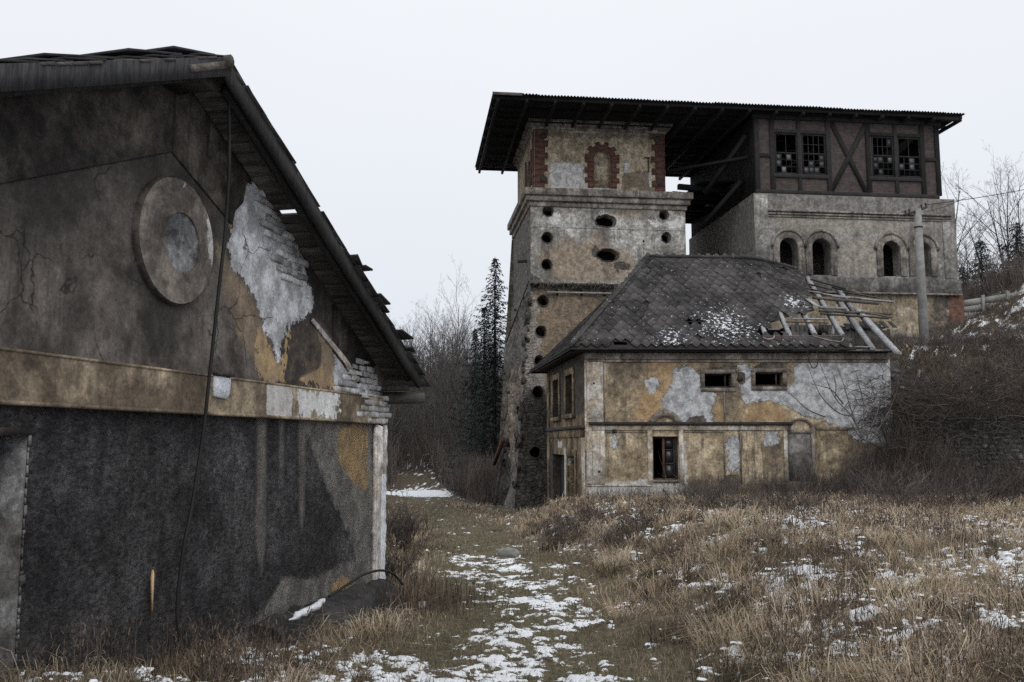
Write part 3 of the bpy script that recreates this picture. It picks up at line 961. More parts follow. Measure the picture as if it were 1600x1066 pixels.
ff += [tuple(range(7)), tuple((ns - 1) * 7 + i for i in range(6, -1, -1))]
b.add(vv, ff); b.build('slab', M_tar, slabA, bevel=.012)
random.seed(44)
M_chunk = plain('broken_render_chunk', col(.10, .095, .09), col(.30, .285, .265), 9, .9, .012, 20, .4)
for i in range(95):
    sv = random.uniform(.1, 4.6); o_ = abs(random.gauss(.25, .22)) + .04; r_c = random.uniform(.02, .075) * (1.3 if sv < 2.4 else .8)
    p_ = PA.pt(sv, 0, o_); b = MB(); n_ = random.choice((5, 6)); hh = r_c * random.uniform(.3, .8)
    rg = [(math.cos(6.283 * k / n_) * r_c * random.uniform(.6, 1.2), math.sin(6.283 * k / n_) * r_c * random.uniform(.6, 1.2)) for k in range(n_)]
    zb_ = float(land(p_.x, p_.y)) + random.uniform(-.02, .05) + (.16 if sv < 2.5 and o_ < .3 else 0)
    b.add([(p_.x + x, p_.y + y, zb_ + random.uniform(-.02, .0)) for x, y in rg] + [(p_.x + x * .8, p_.y + y * .8, zb_ + hh + random.uniform(-.015, .02)) for x, y in rg],
          [tuple(range(n_, 2 * n_))] + [(k, (k + 1) % n_, n_ + (k + 1) % n_, n_ + k) for k in range(n_)])
    b.build('rubble', M_chunk, slabA)
b = MB(); random.seed(15); sp_ = [PA.pt(2.62 + .07 * i, .01 - .004 * i + random.uniform(-.012, .012), .40 + random.uniform(-.025, .025)) for i in range(13)]; b.tube(sp_, [.008] + [random.uniform(.015, .045) for _ in range(11)] + [.008], 6); b.build('snow_cap', plain('packed_snow', col(.66, .69, .73), col(.8, .82, .85), 12, .8, .03, 14), slabA, bevel=.008)
cp = [PA.pt(2.35, .0, .3), PA.pt(2.0, .06, .34), PA.pt(1.5, .12, .36), PA.pt(1.0, .10, .38), PA.pt(.6, -.0, .40), PA.pt(.4, -.16, .46)]
b = MB(); b.tube(spline(cp), .016, 5)
setp(b.build('cable_end', M_cable, None, True), 'short bent piece of black cable lying over the tarred slab', 'cable')

# ------------------------------------------------------------------ yellow derelict house
CH = at(915, 795, 36.0); CH.z = 0
tH = R(.6)
uH = Vector((math.cos(tH), math.sin(tH), 0)); nH = Vector((uH.y, -uH.x, 0))
PH = Plane.upright(CH, uH, nH)
tS = math.atan(160 / FPX)
dS = Vector((-math.sin(tS), math.cos(tS), 0)); nS = Vector((-dS.y, dS.x, 0))     # side wall runs back along dS
DEEP_H = 9.6
CHb = CH + dS * DEEP_H
PHs = Plane.upright(CHb, -dS, nS)
houseH = thing('derelict_house', 'ochre two-storey derelict house with hipped roof stripped to rafters at one end', 'house', (CH.x + 6, CH.y + 4.5, -.9))
WID_H = PH.px(1392, 600)[0]
Z0H, ZEH = -1.9, PH.px(1100, 551)[1]
Q = PH.pxs
def rect(pl, x0, y0, x1, y1):
    c = pl.px((x0 + x1) / 2, (y0 + y1) / 2)
    a = pl.px(x0, (y0 + y1) / 2)[0]; b = pl.px(x1, (y0 + y1) / 2)[0]
    t = pl.px((x0 + x1) / 2, y0)[1]; d = pl.px((x0 + x1) / 2, y1)[1]
    return [(a, d), (b, d), (b, t), (a, t)]
M_ochre = layered('faded_ochre_render', col(.19, .148, .096), col(.37, .305, .215), [
    ('deep', col(.24, .160, .088), col(.33, .238, .140), .6, .15, .0),
    ('soil', col(.075, .063, .05), col(.17, .135, .095), .9, .3, .0),
    ('pale', col(.33, .315, .295), col(.45, .44, .42), .55, .05, .0),
    ('grey', col(.21, .212, .218), col(.40, .408, .42), .62, .014, .04),
    ('hole', col(.055, .047, .04), col(.12, .10, .08), .3, .012, .05),
], grime=col(.05, .041, .034), streak=.85, grain=.36, rough_h=.008, rough_s=22, big_s=.55, sp_n=4.0, cracks=.6)
M_pale = layered('pale_pilaster_render', col(.29, .245, .19), col(.43, .405, .37), [], grime=col(.085, .07, .055), streak=.75, grain=.35, rough_h=.006, rough_s=22)
M_dirtyo = layered('dirty_ochre_render', col(.085, .066, .043), col(.24, .18, .11), [
    ('soil', col(.03, .027, .024), col(.075, .062, .05), .9, .12, .0), ('grey', col(.33, .33, .33), col(.5, .5, .5), .5, .012, .01)],
    grime=col(.028, .025, .022), streak=.95, grain=.45, rough_h=.008, rough_s=22, big_s=.8, sp_n=2.6)
M_trimh = layered('grey_brown_trim', col(.12, .10, .085), col(.22, .19, .165), [], grime=col(.04, .035, .03), streak=.7, grain=.35, rough_h=.006)

w_main = rect(PH, 1020, 682, 1060, 750)
w_s1 = rect(PH, 1101, 584, 1143, 606)
w_s2 = rect(PH, 1180, 582, 1223, 604)
cellar = rect(PH, 1192, 757, 1230, 782)
grey = [Q([(1052, 574), (1082, 571), (1094, 577), (1096, 608), (1120, 613), (1116, 640), (1118, 664), (1075, 664), (1045, 650), (1034, 636), (1042, 616), (1050, 600)]),
        Q([(1007, 590), (1018, 586), (1029, 592), (1027, 607), (1017, 616), (1008, 604)]),
        Q([(1154, 573), (1172, 571), (1178, 606), (1225, 606), (1240, 596), (1238, 572), (1262, 558), (1400, 558), (1400, 700), (1340, 690), (1300, 660), (1268, 655), (1232, 640), (1205, 625), (1180, 628), (1166, 632), (1158, 610)]),
        Q([(1134, 690), (1140, 682), (1152, 685), (1157, 705), (1156, 735), (1146, 742), (1134, 738)]),
        Q([(1180, 680), (1212, 676), (1216, 690), (1196, 700)]),
        Q([(958, 676), (963, 674), (967, 690), (968, 698), (954, 698)])]
deep = [Q([(1005, 565), (1056, 560), (1052, 600), (1036, 632), (1024, 664), (990, 660), (1003, 610)]), Q([(1113, 610), (1132, 606), (1134, 664), (1116, 660)]), Q([(1165, 628), (1212, 626), (1232, 644), (1240, 660), (1160, 662)]), Q([(1235, 595), (1255, 606), (1254, 626), (1236, 630)]), Q([(1080, 556), (1280, 556), (1280, 566), (1080, 570)])]
soil = [Q([(1083, 570), (1100, 564), (1155, 560), (1158, 600), (1152, 632), (1132, 660), (1122, 620), (1092, 610)]), Q([(1174, 575), (1190, 563), (1232, 566), (1240, 604), (1180, 608)]), Q([(950, 560), (1000, 558), (1024, 575), (1000, 600), (950, 600)]), Q([(1330, 690), (1400, 650), (1400, 800), (1290, 800), (1300, 740)]), Q([(1060, 755), (1400, 740), (1400, 830), (1060, 830)]), Q([(1195, 680), (1225, 680), (1228, 730), (1200, 740)])]
pale = [Q([(915, 755), (1020, 752), (1075, 760), (1120, 790), (1120, 830), (915, 830)]), Q([(915, 556), (943, 556), (943, 662), (915, 662)]), Q([(1060, 700), (1072, 690), (1072, 760), (1060, 760)])]
hole = [Q([(1132, 742), (1150, 740), (1160, 752), (1158, 768), (1134, 768), (1128, 755)]), Q([(1074, 654), (1100, 648), (1106, 662), (1072, 664)]), Q([(1100, 577), (1150, 573), (1148, 582), (1100, 583)]), Q([(1153, 583), (1163, 582), (1165, 598), (1155, 602)]), Q([(1182, 572), (1200, 562), (1222, 570), (1222, 578), (1182, 578)])]
panel('front_wall', PH, [(0, Z0H), (WID_H, Z0H), (WID_H, ZEH), (0, ZEH)], M_ochre, houseH, holes=[w_main, w_s1, w_s2, cellar], sp=.16, depth=.45,
      masks={'grey': grey, 'deep': deep, 'soil': soil, 'pale': pale, 'hole': hole},
      disp=lambda s, t: (fbm(s * 2, t * 2, 5, 3) - .5) * .03)
# relief on the front
def slab(name, pl, poly, o0, o1, mat, par, bev=.012):
    b = MB(); b.prism(pl, poly, o0, o1)
    return b.build(name, mat, par, bevel=bev)
slab('pilaster', PH, rect(PH, 916, 668, 925, 757), 0, .06, M_pale, houseH)
slab('pilaster', PH, rect(PH, 917, 557, 942, 660), 0, .055, M_pale, houseH)
slab('pilaster', PH, rect(PH, 925.2, 673, 945, 757), 0, .045, M_pale, houseH)
slab('pilaster', PH, rect(PH, 1061, 672, 1068, 757), 0, .05, M_pale, houseH)
slab('pilaster', PH, rect(PH, 1012, 672, 1019.5, 757), 0, .05, M_pale, houseH)
slab('pilaster', PH, rect(PH, 1225, 672, 1231, 752), 0, .04, M_pale, houseH)
slab('pilaster', PH, rect(PH, 1131, 610, 1133, 658), 0, .03, M_trimh, houseH)
slab('pilaster', PH, rect(PH, 1268, 668, 1274, 752), 0, .07, M_trimh, houseH)
slab('frieze', PH, rect(PH, 925, 665.5, 1240, 672.6), 0, .05, M_pale, houseH)
slab('plinth_edge', PH, rect(PH, 915, 757.3, 1020, 760), 0, .035, M_pale, houseH)
slab('panel_edge', PH, rect(PH, 946, 674.8, 1011, 676.4), .0, .02, M_trimh, houseH, 0)
slab('panel_edge', PH, rect(PH, 1069, 674.5, 1131, 676), .0, .02, M_trimh, houseH, 0)
slab('panel_edge', PH, rect(PH, 1131, 676, 1133, 757), .0, .03, M_trimh, houseH, 0)
slab('panel_edge', PH, rect(PH, 1156.5, 676, 1158.5, 757), .0, .03, M_trimh, houseH, 0)
slab('panel_edge', PH, rect(PH, 1231.5, 672.9, 1267.7, 677), .0, .05, M_trimh, houseH, 0)
slab('panel_edge', PH, rect(PH, 943, 557, 944.6, 659), .0, .025, M_trimh, houseH, 0)
# ledge, tin capped
led = MB()
r_ = rect(PH, 920, 659.5, 1237, 664)
led.prism(PH, r_, 0, .16)
led.build('ledge', M_iron, houseH, bevel=.01)
r2 = rect(PH, 1275, 667, 1335, 672)
slab('ledge', PH, r2, 0, .06, M_trimh, houseH)
slab('top_moulding', PH, [(.0, ZEH - .28), (WID_H - .05, ZEH - .28), (WID_H - .05, ZEH - .02), (.0, ZEH - .02)], 0, .13, M_trimh, houseH)
slab('top_moulding', PH, [(.0, ZEH - .40), (WID_H - .1, ZEH - .40), (WID_H - .1, ZEH - .283), (.0, ZEH - .283)], 0, .06, M_trimh, houseH)
# arch over the window and the blind arch further along
def arc(c, r, a0, a1, n=16):
    return [(c[0] + r * math.cos(R(a0 + (a1 - a0) * i / n)), c[1] + r * math.sin(R(a0 + (a1 - a0) * i / n))) for i in range(n + 1)]
ac = PH.px(1039, 668); k_ = 36 / FPX
b = MB(); b.ring(PH, arc(ac, 17 * k_, 25, 155), arc(ac, 27 * k_, 17, 163), .002, .09); b.build('window_arch', M_trimh, houseH)
slab('keystone', PH, rect(PH, 1035.5, 639, 1042, 650), .0, .13, M_trimh, houseH)
ac = PH.px(1251, 674)
b = MB(); b.ring(PH, arc(ac, 17 * k_, 0, 180), arc(ac, 21 * k_, 0, 180), .002, .06); b.build('blind_arch', M_trimh, houseH)
nic = MB(); nic.prism(PH, rect(PH, 1232, 678, 1267, 752), .0, .012); nic.build('blind_panel', layered('cement_panel', col(.085, .08, .078), col(.17, .16, .155), [], grime=col(.035, .032, .03), streak=.8, grain=.35), houseH)
for w in (w_s1, w_s2):
    (a, d), (b2, _), (_, t), _ = w
    b = MB()
    f = .16
    b.prism(PH, [(a - f, d - f), (b2 + f, d - f), (b2 + f, d), (a - f, d)], 0, .03)
    b.prism(PH, [(a - f, t), (b2 + f, t), (b2 + f, t + f), (a - f, t + f)], 0, .03)
    b.prism(PH, [(a - f, d + .001), (a, d + .001), (a, t - .001), (a - f, t - .001)], 0, .03)
    b.prism(PH, [(b2, d + .001), (b2 + f, d + .001), (b2 + f, t - .001), (b2, t - .001)], 0, .03)
    wf = b.build('window_surround', M_trimh, houseH)
    b = MB()
    b.prism(PH, [(a, d), (b2, d), (b2, d + .07), (a, d + .07)], -.2, -.12); b.prism(PH, [(b2 - .26, d + .07), (b2 - .19, d + .07), (b2 - .19, t), (b2 - .26, t)], -.2, -.13)
    b.prism(PH, [(a, t - .06), (b2, t - .06), (b2, t), (a, t)], -.2, -.12)
    b.build('window_frame', M_wood_dark, houseH)
(a, d), (b2, _), (_, t), _ = w_main
fr = MB()
for x0, x1, y0, y1 in ((a, a + .06, d, t), (b2 - .08, b2, d, t), (a + .06, b2 - .08, t - .08, t), (a + .06, b2 - .08, d, d + .06)):
    fr.prism(PH, [(x0, y0), (x1, y0), (x1, y1), (x0, y1)], -.24, -.16)
fr = fr.build('window_frame', wood('red_brown_window_wood', col(.055, .03, .022), col(.12, .065, .05), (30, 30, 5)), houseH)
fb = MB(); mx = a + (b2 - a) * .40
fb.prism(PH, [(mx, d + .06), (mx + .09, d + .06), (mx + .09, t - .08), (mx, t - .08)], -.235, -.12)
fb.build('mullion', fr.data.materials[0], fr)
cs = MB()
for y in (.36, .68):
    yy = d + (t - d) * y
    cs.prism(PH, [(mx + .10, yy), (b2 - .09, yy), (b2 - .09, yy + .045), (mx + .10, yy + .045)], -.225, -.18)
cs.prism(PH, [(b2 - .16, d + .07), (b2 - .10, d + .07), (b2 - .10, t - .09), (b2 - .16, t - .09)], -.225, -.18)
cs.build('casement', M_wood_dark, fr)
m = M('dusty_glass', .25, .5); M_glass = m.done(m.mix(m.noise(3, m.pos(), 4), col(.012, .013, .014), col(.035, .037, .04)))
for k in range(3):
    y0 = d + (t - d) * (.02 + .34 * k); y1 = y0 + (t - d) * .31
    gp = MB(); gp.prism(PH, [(mx + .10, y0 + .06), (b2 - .17, y0 + .06), (b2 - .17, min(y1 + .04, t - .09)), (mx + .10, min(y1 + .04, t - .09))], -.212, -.206)
    gp.build('pane', M_glass, fr)
slab('window_sill', PH, [(a - .1, d - .10), (b2 + .12, d - .10), (b2 + .12, d - .005), (a - .1, d - .005)], -.1, .06, M_trimh, houseH)
for (px, py, r0) in ((960, 674, .085), (936, 737, .05), (928, 599, .04), (1156, 592, .12)):
    c = PH.px(px, py); b = MB(); b.prism(PH, circ(c, r0, 10), .0, .062); b.build('wall_socket', M_iron, houseH)

# side wall
Q = PHs.pxs
lenS = DEEP_H
up1, up2 = rect(PHs, 865, 594, 874, 652), rect(PHs, 885, 586, 896, 647)
do1, do2 = rect(PHs, 864, 710, 882, 830), rect(PHs, 888.5, 713, 900, 830)
def square(w):
    return w
panel('side_wall', PHs, [(0, Z0H - .6), (lenS, Z0H - .6), (lenS, ZEH), (0, ZEH)], M_dirtyo, houseH, holes=[up1, up2, do1, do2], sp=.16, depth=.4,
      masks={'soil': [Q([(850, 580), (915, 552), (915, 640), (905, 650), (850, 660)]), Q([(856, 690), (866, 690), (864, 800), (856, 800)])], 'grey': [Q([(881, 700), (888, 705), (888, 800), (881, 800)]), Q([(872, 690), (878, 690), (878, 700), (872, 700)])]},
      disp=lambda s, t: (fbm(s * 2, t * 2, 6, 3) - .5) * .04)
zl = PHs.px(912, 667)[1]
slab('ledge', PHs, [(0, zl - .08), (lenS + .05, zl - .08), (lenS + .05, zl + .06), (0, zl + .06)], 0, .14, M_iron, houseH)
slab('frieze', PHs, [(0, zl - .42), (lenS - .1, zl - .42), (lenS - .1, zl - .09), (0, zl - .09)], 0, .05, M_dirtyo, houseH)
slab('corner_strip', PHs, [(lenS - .55, Z0H - .4), (lenS - .01, Z0H - .4), (lenS - .01, zl - .43), (lenS - .55, zl - .43)], 0, .05, M_pale, houseH)
slab('corner_strip', PHs, [(0.01, Z0H - .6), (.6, Z0H - .6), (.6, ZEH - .1), (0.01, ZEH - .1)], 0, .06, M_dirtyo, houseH)
for w in (up1, up2, do2):
    (a, d), (b2, _), (_, t), _ = w
    b = MB()
    f = .28
    for x0, x1, y0, y1 in ((a - f, a, d, t + f), (b2, b2 + f, d, t + f), (a, b2, t, t + f)):
        b.prism(PHs, [(x0, y0), (x1, y0), (x1, y1), (x0, y1)], 0.002, .07)
    if w is not do2: b.prism(PHs, [(a - f - .1, d - .2), (b2 + f + .1, d - .2), (b2 + f + .1, d - .01), (a - f - .1, d - .01)], 0, .14)
    b.build('window_surround', M_dirtyo, houseH, bevel=.015)
for w in (do1, do2):
    (a, d), (b2, _), (_, t), _ = w
    b = MB(); b.prism(PHs, [(a, d), (b2, d), (b2, t), (a, t)], -.42, -.36)
    b.build('door', wood('blackened_door_wood', col(.018, .017, .016), col(.05, .045, .04), (25, 25, 5)), houseH)
# hidden walls, ground floor ceiling and a dark back room
BR = CH + uH * WID_H
BRb = BR + Vector((0, 1, 0)) * DEEP_H
for nm, p0, p1 in (('rear_wall', CHb, BRb), ('end_wall', BR, BRb)):
    b = MB(); d = (p1 - p0); nn = Vector((d.y, -d.x, 0)).normalized() * .25
    q = Vector((p0.x, p0.y, Z0H - .5)) + d.normalized() * .3
    b.box(q, d - d.normalized() * .6, nn * (1 if nm == 'rear_wall' else -1), (0, 0, ZEH - Z0H + .3)); b.build(nm, M_trimh, houseH)
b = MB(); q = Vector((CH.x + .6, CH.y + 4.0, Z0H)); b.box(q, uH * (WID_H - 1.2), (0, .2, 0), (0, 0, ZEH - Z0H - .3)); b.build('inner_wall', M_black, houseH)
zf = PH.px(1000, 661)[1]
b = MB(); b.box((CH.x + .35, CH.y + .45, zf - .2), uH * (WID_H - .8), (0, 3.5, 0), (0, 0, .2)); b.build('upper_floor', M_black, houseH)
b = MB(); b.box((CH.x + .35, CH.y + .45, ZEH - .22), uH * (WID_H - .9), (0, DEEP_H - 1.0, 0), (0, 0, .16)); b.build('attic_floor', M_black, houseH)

# hipped roof: main slope in (p along the eave, q metres in from it)
EV0 = at(893, 543.5, 35.45)              # front left eave corner
zE = EV0.z
EVb = at(825, 585, 35.45 * (690 - 543.5) / (690 - 585.) * .985); EVb.z = zE
RDG0 = at(1015, 402, 40.7)               # left end of the ridge
qR = (RDG0 - EV0).dot(Vector((-uH.y, uH.x, 0)))
pR = (RDG0 - EV0).dot(uH)
inH = Vector((-uH.y, uH.x, 0))
rise = RDG0.z - zE
def eave_p(px):
    d = ray(px, 545); t = (EV0 - EYE).dot(inH) / d.dot(inH)
    return (EYE + d * t - EV0).dot(uH)
P_END = eave_p(1396)
def sag(p):
    return float(np.interp(p, [pR, pR + 4.4, pR + 5.2, pR + 7.0, pR + 9.2, pR + 11], [0, .06, .16, .62, 1.15, 1.7]))
def roof_h(p, q, lift=0.0):
    t = q / qR
    z = zE + rise * t - sag(p) * t
    z += .05 * math.sin(p * 1.3 + 1) * t * (1 - t) * 2
    nv = Vector((0, -rise, qR)).normalized()
    return EV0 + uH * p + inH * q + Vector((0, 0, z - zE)) + (inH * nv.y + Vector((0, 0, nv.z))) * lift
def roof_px(px, py):
    """p, q of the main slope at a photograph position, sag allowed for"""
    p, q = 5.0, 3.0
    for _ in range(25):
        P = roof_h(p, q)
        u_ = Vector((0, 0, 0))
        d = ray(px, py)
        # fixed plane through the current sag
        s_ = sag(p)
        nrm = (uH).cross(inH * qR + Vector((0, 0, rise - s_))).normalized()
        t = (roof_h(p, 0) - EYE).dot(nrm) / d.dot(nrm)
        X = EYE + d * t - EV0
        p, q = X.dot(uH), X.dot(inH)
    return p, q
tiled_px = [(893.5, 543.5), (1015, 402.5), (1165, 407), (1205, 414), (1256, 428), (1258, 450), (1263, 468), (1274, 486), (1243, 492), (1207, 503), (1172, 517), (1176, 527), (1328, 528), (1336, 543)]
tiled = [roof_px(*p) for p in tiled_px]
tiled[0] = (0, 0); tiled[1] = (pR, qR); tiled[-1] = (tiled[-1][0], 0)
for k in (2, 3, 4): tiled[k] = (tiled[k][0], qR)
holes_r = [[roof_px(*p) for p in ((1064, 500), (1070, 496), (1090, 499), (1096, 505), (1085, 516), (1078, 518), (1074, 507))],
           [roof_px(*p) for p in ((991, 529), (1010, 530), (1019, 532), (1005, 536), (992, 533))],
           [roof_px(*p) for p in ((958, 533), (980, 534), (980, 538), (960, 538))]]
Tn = np.array(tiled)
M_deck = wood('roof_deck_wood', col(.012, .011, .011), col(.03, .027, .025), (4, 20, 20))

# deck under the slates
def roof_sheet(name, poly, fn, mat, holes=(), sp=.35):
    pl0 = subdiv_loop(poly, sp); pts = list(pl0); ed = [(i, (i + 1) % len(pl0)) for i in range(len(pl0))]
    for h in holes:
        hl = subdiv_loop(h, sp); k = len(pts); pts += hl; ed += [(k + i, k + (i + 1) % len(hl)) for i in range(len(hl))]
    Oa = np.array(poly)
    G = np.stack(np.meshgrid(np.arange(Oa[:, 0].min(), Oa[:, 0].max(), sp), np.arange(Oa[:, 1].min(), Oa[:, 1].max(), sp)), -1).reshape(-1, 2) + .013
    d = sdf_poly(G, Oa)
    for h in holes: d = np.minimum(d, -sdf_poly(G, h))
    G = G[d > .4 * sp]
    res = delaunay_2d_cdt([Vector(p) for p in pts] + [Vector(p) for p in G], ed, [], 0, 1e-5)
    V2 = np.array([tuple(v) for v in res[0]]); F = np.array([f for f in res[2] if len(f) == 3])
    c = V2[F].mean(1); keep = sdf_poly(c, Oa) > 0
    for h in holes: keep &= sdf_poly(c, h) < 0
    F = F[keep]
    og = world_loc(houseH)
    V = np.array([tuple(fn(p, q) - og) for p, q in V2])
    return link(name, np_mesh(name, V, F), mat, houseH)
roof_sheet('roof_deck', tiled, lambda p, q: roof_h(p, q, -.03), M_deck, holes_r)
# hip plane on the left: eave from EV0 back to EVb, up to the ridge end
eL = (EVb - EV0); LL = eL.length; eLd = eL.normalized()
apex_t = (RDG0 - EV0).dot(eLd)
inL = (RDG0 - EV0) - eLd * apex_t
LI = inL.length; inLd = inL.normalized(); nL = eLd.cross(inLd); nL = nL if nL.z > 0 else -nL
def roof_l(p, q, lift=0.0):
    return EV0 + eLd * p + inLd * q + nL * lift
left_poly = [(0, 0), (LL, 0), (apex_t, LI)]
roof_sheet('roof_deck', left_poly, lambda p, q: roof_l(p, q, -.03), M_deck)
# rear slope, gone at the broken end
low = MB(); a_ = EVb + uH * (tiled[3][0] + .4); c_ = EVb + uH * (WID_H + .9); up_ = -inH * 2.9 + Vector((0, 0, 2.9 * rise / qR)); low.add([a_, c_, c_ + up_ * .75, (a_ + c_) / 2 + up_ * .95, a_ + up_ * 1.35], [(0, 1, 2, 3, 4)]); low.build('rear_slope', M_deck, houseH)
rearp = [EVb, RDG0, roof_h(tiled[3][0], qR), EVb + uH * (tiled[3][0] + 1)]
b = MB(); b.add([v + Vector((0, 0, -.03)) for v in rearp], [(0, 1, 2, 3)]); b.build('rear_slope', M_deck, houseH)
# diamond slates
def tile_material():
    m = M('mossy_diamond_slate', .9, .08)
    P = m.pos()
    isl = m.nd('ShaderNodeNewGeometry').outputs['Random Per Island']
    c = m.mix(m.mr(m.noise(.7, P, 4), .35, .65), col(.034, .0325, .033), col(.075, .070, .070))
    rr = m.mth('FRACT', m.mth('ADD', isl, m.nd('ShaderNodeObjectInfo').outputs['Random']))
    c = m.val(c, m.mr(rr, 0, 1, .84, 1.17, False))
    c = m.mix(m.mr(m.noise(2.2, P, 5, .7), .58, .72), c, col(.052, .05, .035))
    c = m.mix(m.mr(m.noise(8, P, 5, .65), .645, .67), c, col(.30, .30, .31))
    # frost and thin snow caught low on the slope and by the hole
    def blob(px, py, r):
        p = roof_h(*roof_px(px, py))
        v = m.nd('ShaderNodeVectorMath', {0: P, 1: tuple(p)}, operation='DISTANCE').outputs['Value']
        return m.mr(v, 0, r, .26, 0)
    bl = m.mth('ADD', m.mth('ADD', blob(1135, 510, 2.3), blob(1240, 474, 1.1)), blob(1050, 530, 1.3))
    sn = m.noise(6.5, m.scale(P, (1, 1, 1.5)), 6, .75)
    f = m.mr(m.mth('ADD', sn, m.mth('MULTIPLY', bl, .50)), .650, .668)
    c = m.mix(f, c, col(.72, .75, .79))
    m.bump(m.noise(20, P, 4), .006)
    return m.done(c)
M_tile = tile_material()
TW, TH_ = .40, .52
def tile_verts(fn, p, q, jit):
    """one diamond slate lying on the slope, tail lifted"""
    h = TW / 2
    k = TH_ / 2
    j = lambda: random.uniform(-jit, jit)
    c = [(p, q - k + .02, .034), (p + h, q - .03, .026), (p + h, q + .05, .022), (p + .05, q + k + .08, .004), (p - .05, q + k + .08, .004), (p - h, q + .05, .022), (p - h, q - .03, .026)]
    lf = random.uniform(0, .007) + (.02 if random.random() < .05 else 0)
    top = [fn(a + j(), b + j(), l + lf * (1 if b < q else .3)) for a, b, l in c]
    bot = [fn(a, b, l - .012) for a, b, l in c[:3]] + [fn(*c[6][:2], c[6][2] - .012)]
    vs_ = top + bot
    return vs_, [(0, 1, 2, 3, 4, 5, 6), (0, 7, 8, 1), (1, 8, 9, 2), (6, 10, 7, 0)]
random.seed(33)
cands = []
row = 0
q = -.02
while q < qR + .2:
    p = (TW / 2 if row % 2 else 0)
    while p < P_END:
        pt2 = np.array([[p, q]])
        if sdf_poly(pt2, Tn)[0] > -.02 and all(sdf_poly(pt2, h)[0] < .05 for h in holes_r):
            cands.append((roof_h, p, q))
        p += TW
    q += TH_ / 2; row += 1
row = 0; q = -.02
La = np.array(left_poly)
while q < LI:
    p = (TW / 2 if row % 2 else 0)
    while p < LL:
        if sdf_poly(np.array([[p, q]]), La)[0] > -.02: cands.append((roof_l, p, q))
        p += TW
    q += TH_ / 2; row += 1
cands = [c for c in cands if random.random() > .012]
cands.sort(key=lambda c: (c[0](c[1], c[2]) - EYE).length + (3 if c[0] is roof_l else 0))
bulk = MB()
for i, (fn, p, q) in enumerate(cands):
    slip = random.random() < .07
    v, f = tile_verts(fn, p + (random.uniform(-.06, .06) if slip else 0), q - (random.uniform(.02, .10) if slip else 0), .035 if slip else .012)
    if i < 290:
        MB().add(v, f).build('roof_slate', M_tile, houseH)
    else:
        bulk.add(v, f)
setp(bulk.build('upper_slates', M_tile, houseH), kind='stuff')
# hip and ridge cappings, eave edge
b = MB(); b.tube([roof_l(t * 1.0 * apex_t, t * LI, .05) for t in np.linspace(0, 1, 9)], [.07 + random.uniform(-.01, .015) for _ in range(9)], 6); b.build('hip_capping', M_tile, houseH)
b = MB(); b.tube([RDG0 + Vector((0, 0, .05))] + [roof_h(p, qR, .06) for p in np.linspace(pR + .5, tiled[4][0] - .2, 12)], .085, 6); b.build('ridge_capping', M_tile, houseH)
b = MB(); b.beam(roof_h(-.02, -.03, -.035), roof_h(tiled[-1][0] + .02, -.03, -.035), .05, .07, seg=12, wob=.003); b.build('eave_board', M_deck, houseH)
b = MB(); b.beam(roof_l(0, -.03, -.035), roof_l(LL, -.03, -.035), .05, .07, seg=6); b.build('eave_board', M_deck, houseH)
b = MB(); b.prism(PH, [(-.45, ZEH - .01), (WID_H - .1, ZEH - .01), (WID_H - .1, ZEH + .03), (-.45, ZEH + .03)], .02, .52); b.build('front_soffit', M_deck, houseH)
b = MB(); b.prism(PHs, [(-.6, ZEH - .012), (lenS + .3, ZEH - .012), (lenS + .3, ZEH + .03), (-.6, ZEH + .03)], .02, .55); b.build('side_soffit', M_deck, houseH)
# bare rafters and battens where the slates have gone
random.seed(4)
def raft(p, q0, q1, w=.16, mat=None, pull=(0, 0), name='rafter'):
    b = MB(); b.beam(roof_h(p, q0, -.10), roof_h(p + pull[0], q1, -.10 + pull[1]), w, .17, (0, 0, 1), 6, .006)
    b.build(name, mat or M_wood_grey, houseH)
for px in (1206, 1245, 1286, 1331):
    raft(eave_p(px), .1, qR * .93)
raft(eave_p(1365), .0, qR * .66, .2)
raft(eave_p(1399), -.25, qR * .55, .22, None, (-.35, .05))
raft(eave_p(1399) - .5, qR * .52, qR * .85, .17)
def batten(x0, y0, x1, y1, w=.07, h=.05, mat=M_wood_brown, lift=.02, name='batten'):
    a = roof_px(x0, y0); c = roof_px(x1, y1)
    b = MB(); b.beam(roof_h(*a, lift), roof_h(*c, lift), w, h, (0, 0, 1), 5, .008)
    b.build(name, mat, houseH)
batten(1280, 481.5, 1322, 483, .14, .10, M_wood_grey)
batten(1280, 487, 1392, 492, .15, .10)
batten(1282, 491, 1388, 498, .16, .07)
batten(1270, 466, 1372, 475, .13, .12)
batten(1300, 463, 1396, 473, .13, .08, M_wood_grey)
batten(1285, 460, 1345, 467, .10, .06, M_wood_grey)
batten(1345, 487, 1394, 497, .12, .06)
batten(1236, 499, 1292, 500, .08, .05, M_wood_grey)
batten(1228, 503.5, 1294, 506, .06, .05)
batten(1200, 515, 1218, 515, .08, .05, M_wood_grey)
batten(1190, 526, 1318, 526, .08, .05)
batten(1258, 451, 1290, 457, .09, .04)
batten(1262, 456, 1310, 463, .09, .04, M_wood_grey)
batten(1256, 443, 1300, 453, .09, .04, M_wood_dark)
batten(1266, 437, 1322, 452, .10, .05, M_wood_dark)
batten(1300, 449, 1352, 462, .10, .05, M_wood_dark)
batten(1318, 456, 1370, 466, .10, .05)
batten(1335, 541, 1364, 541.5, .10, .04, M_wood_grey, -.03)
batten(1072, 503, 1094, 503, .05, .04, M_wood_dark, -.02)
batten(1076, 508, 1094, 507.5, .05, .04, M_wood_dark, -.02)
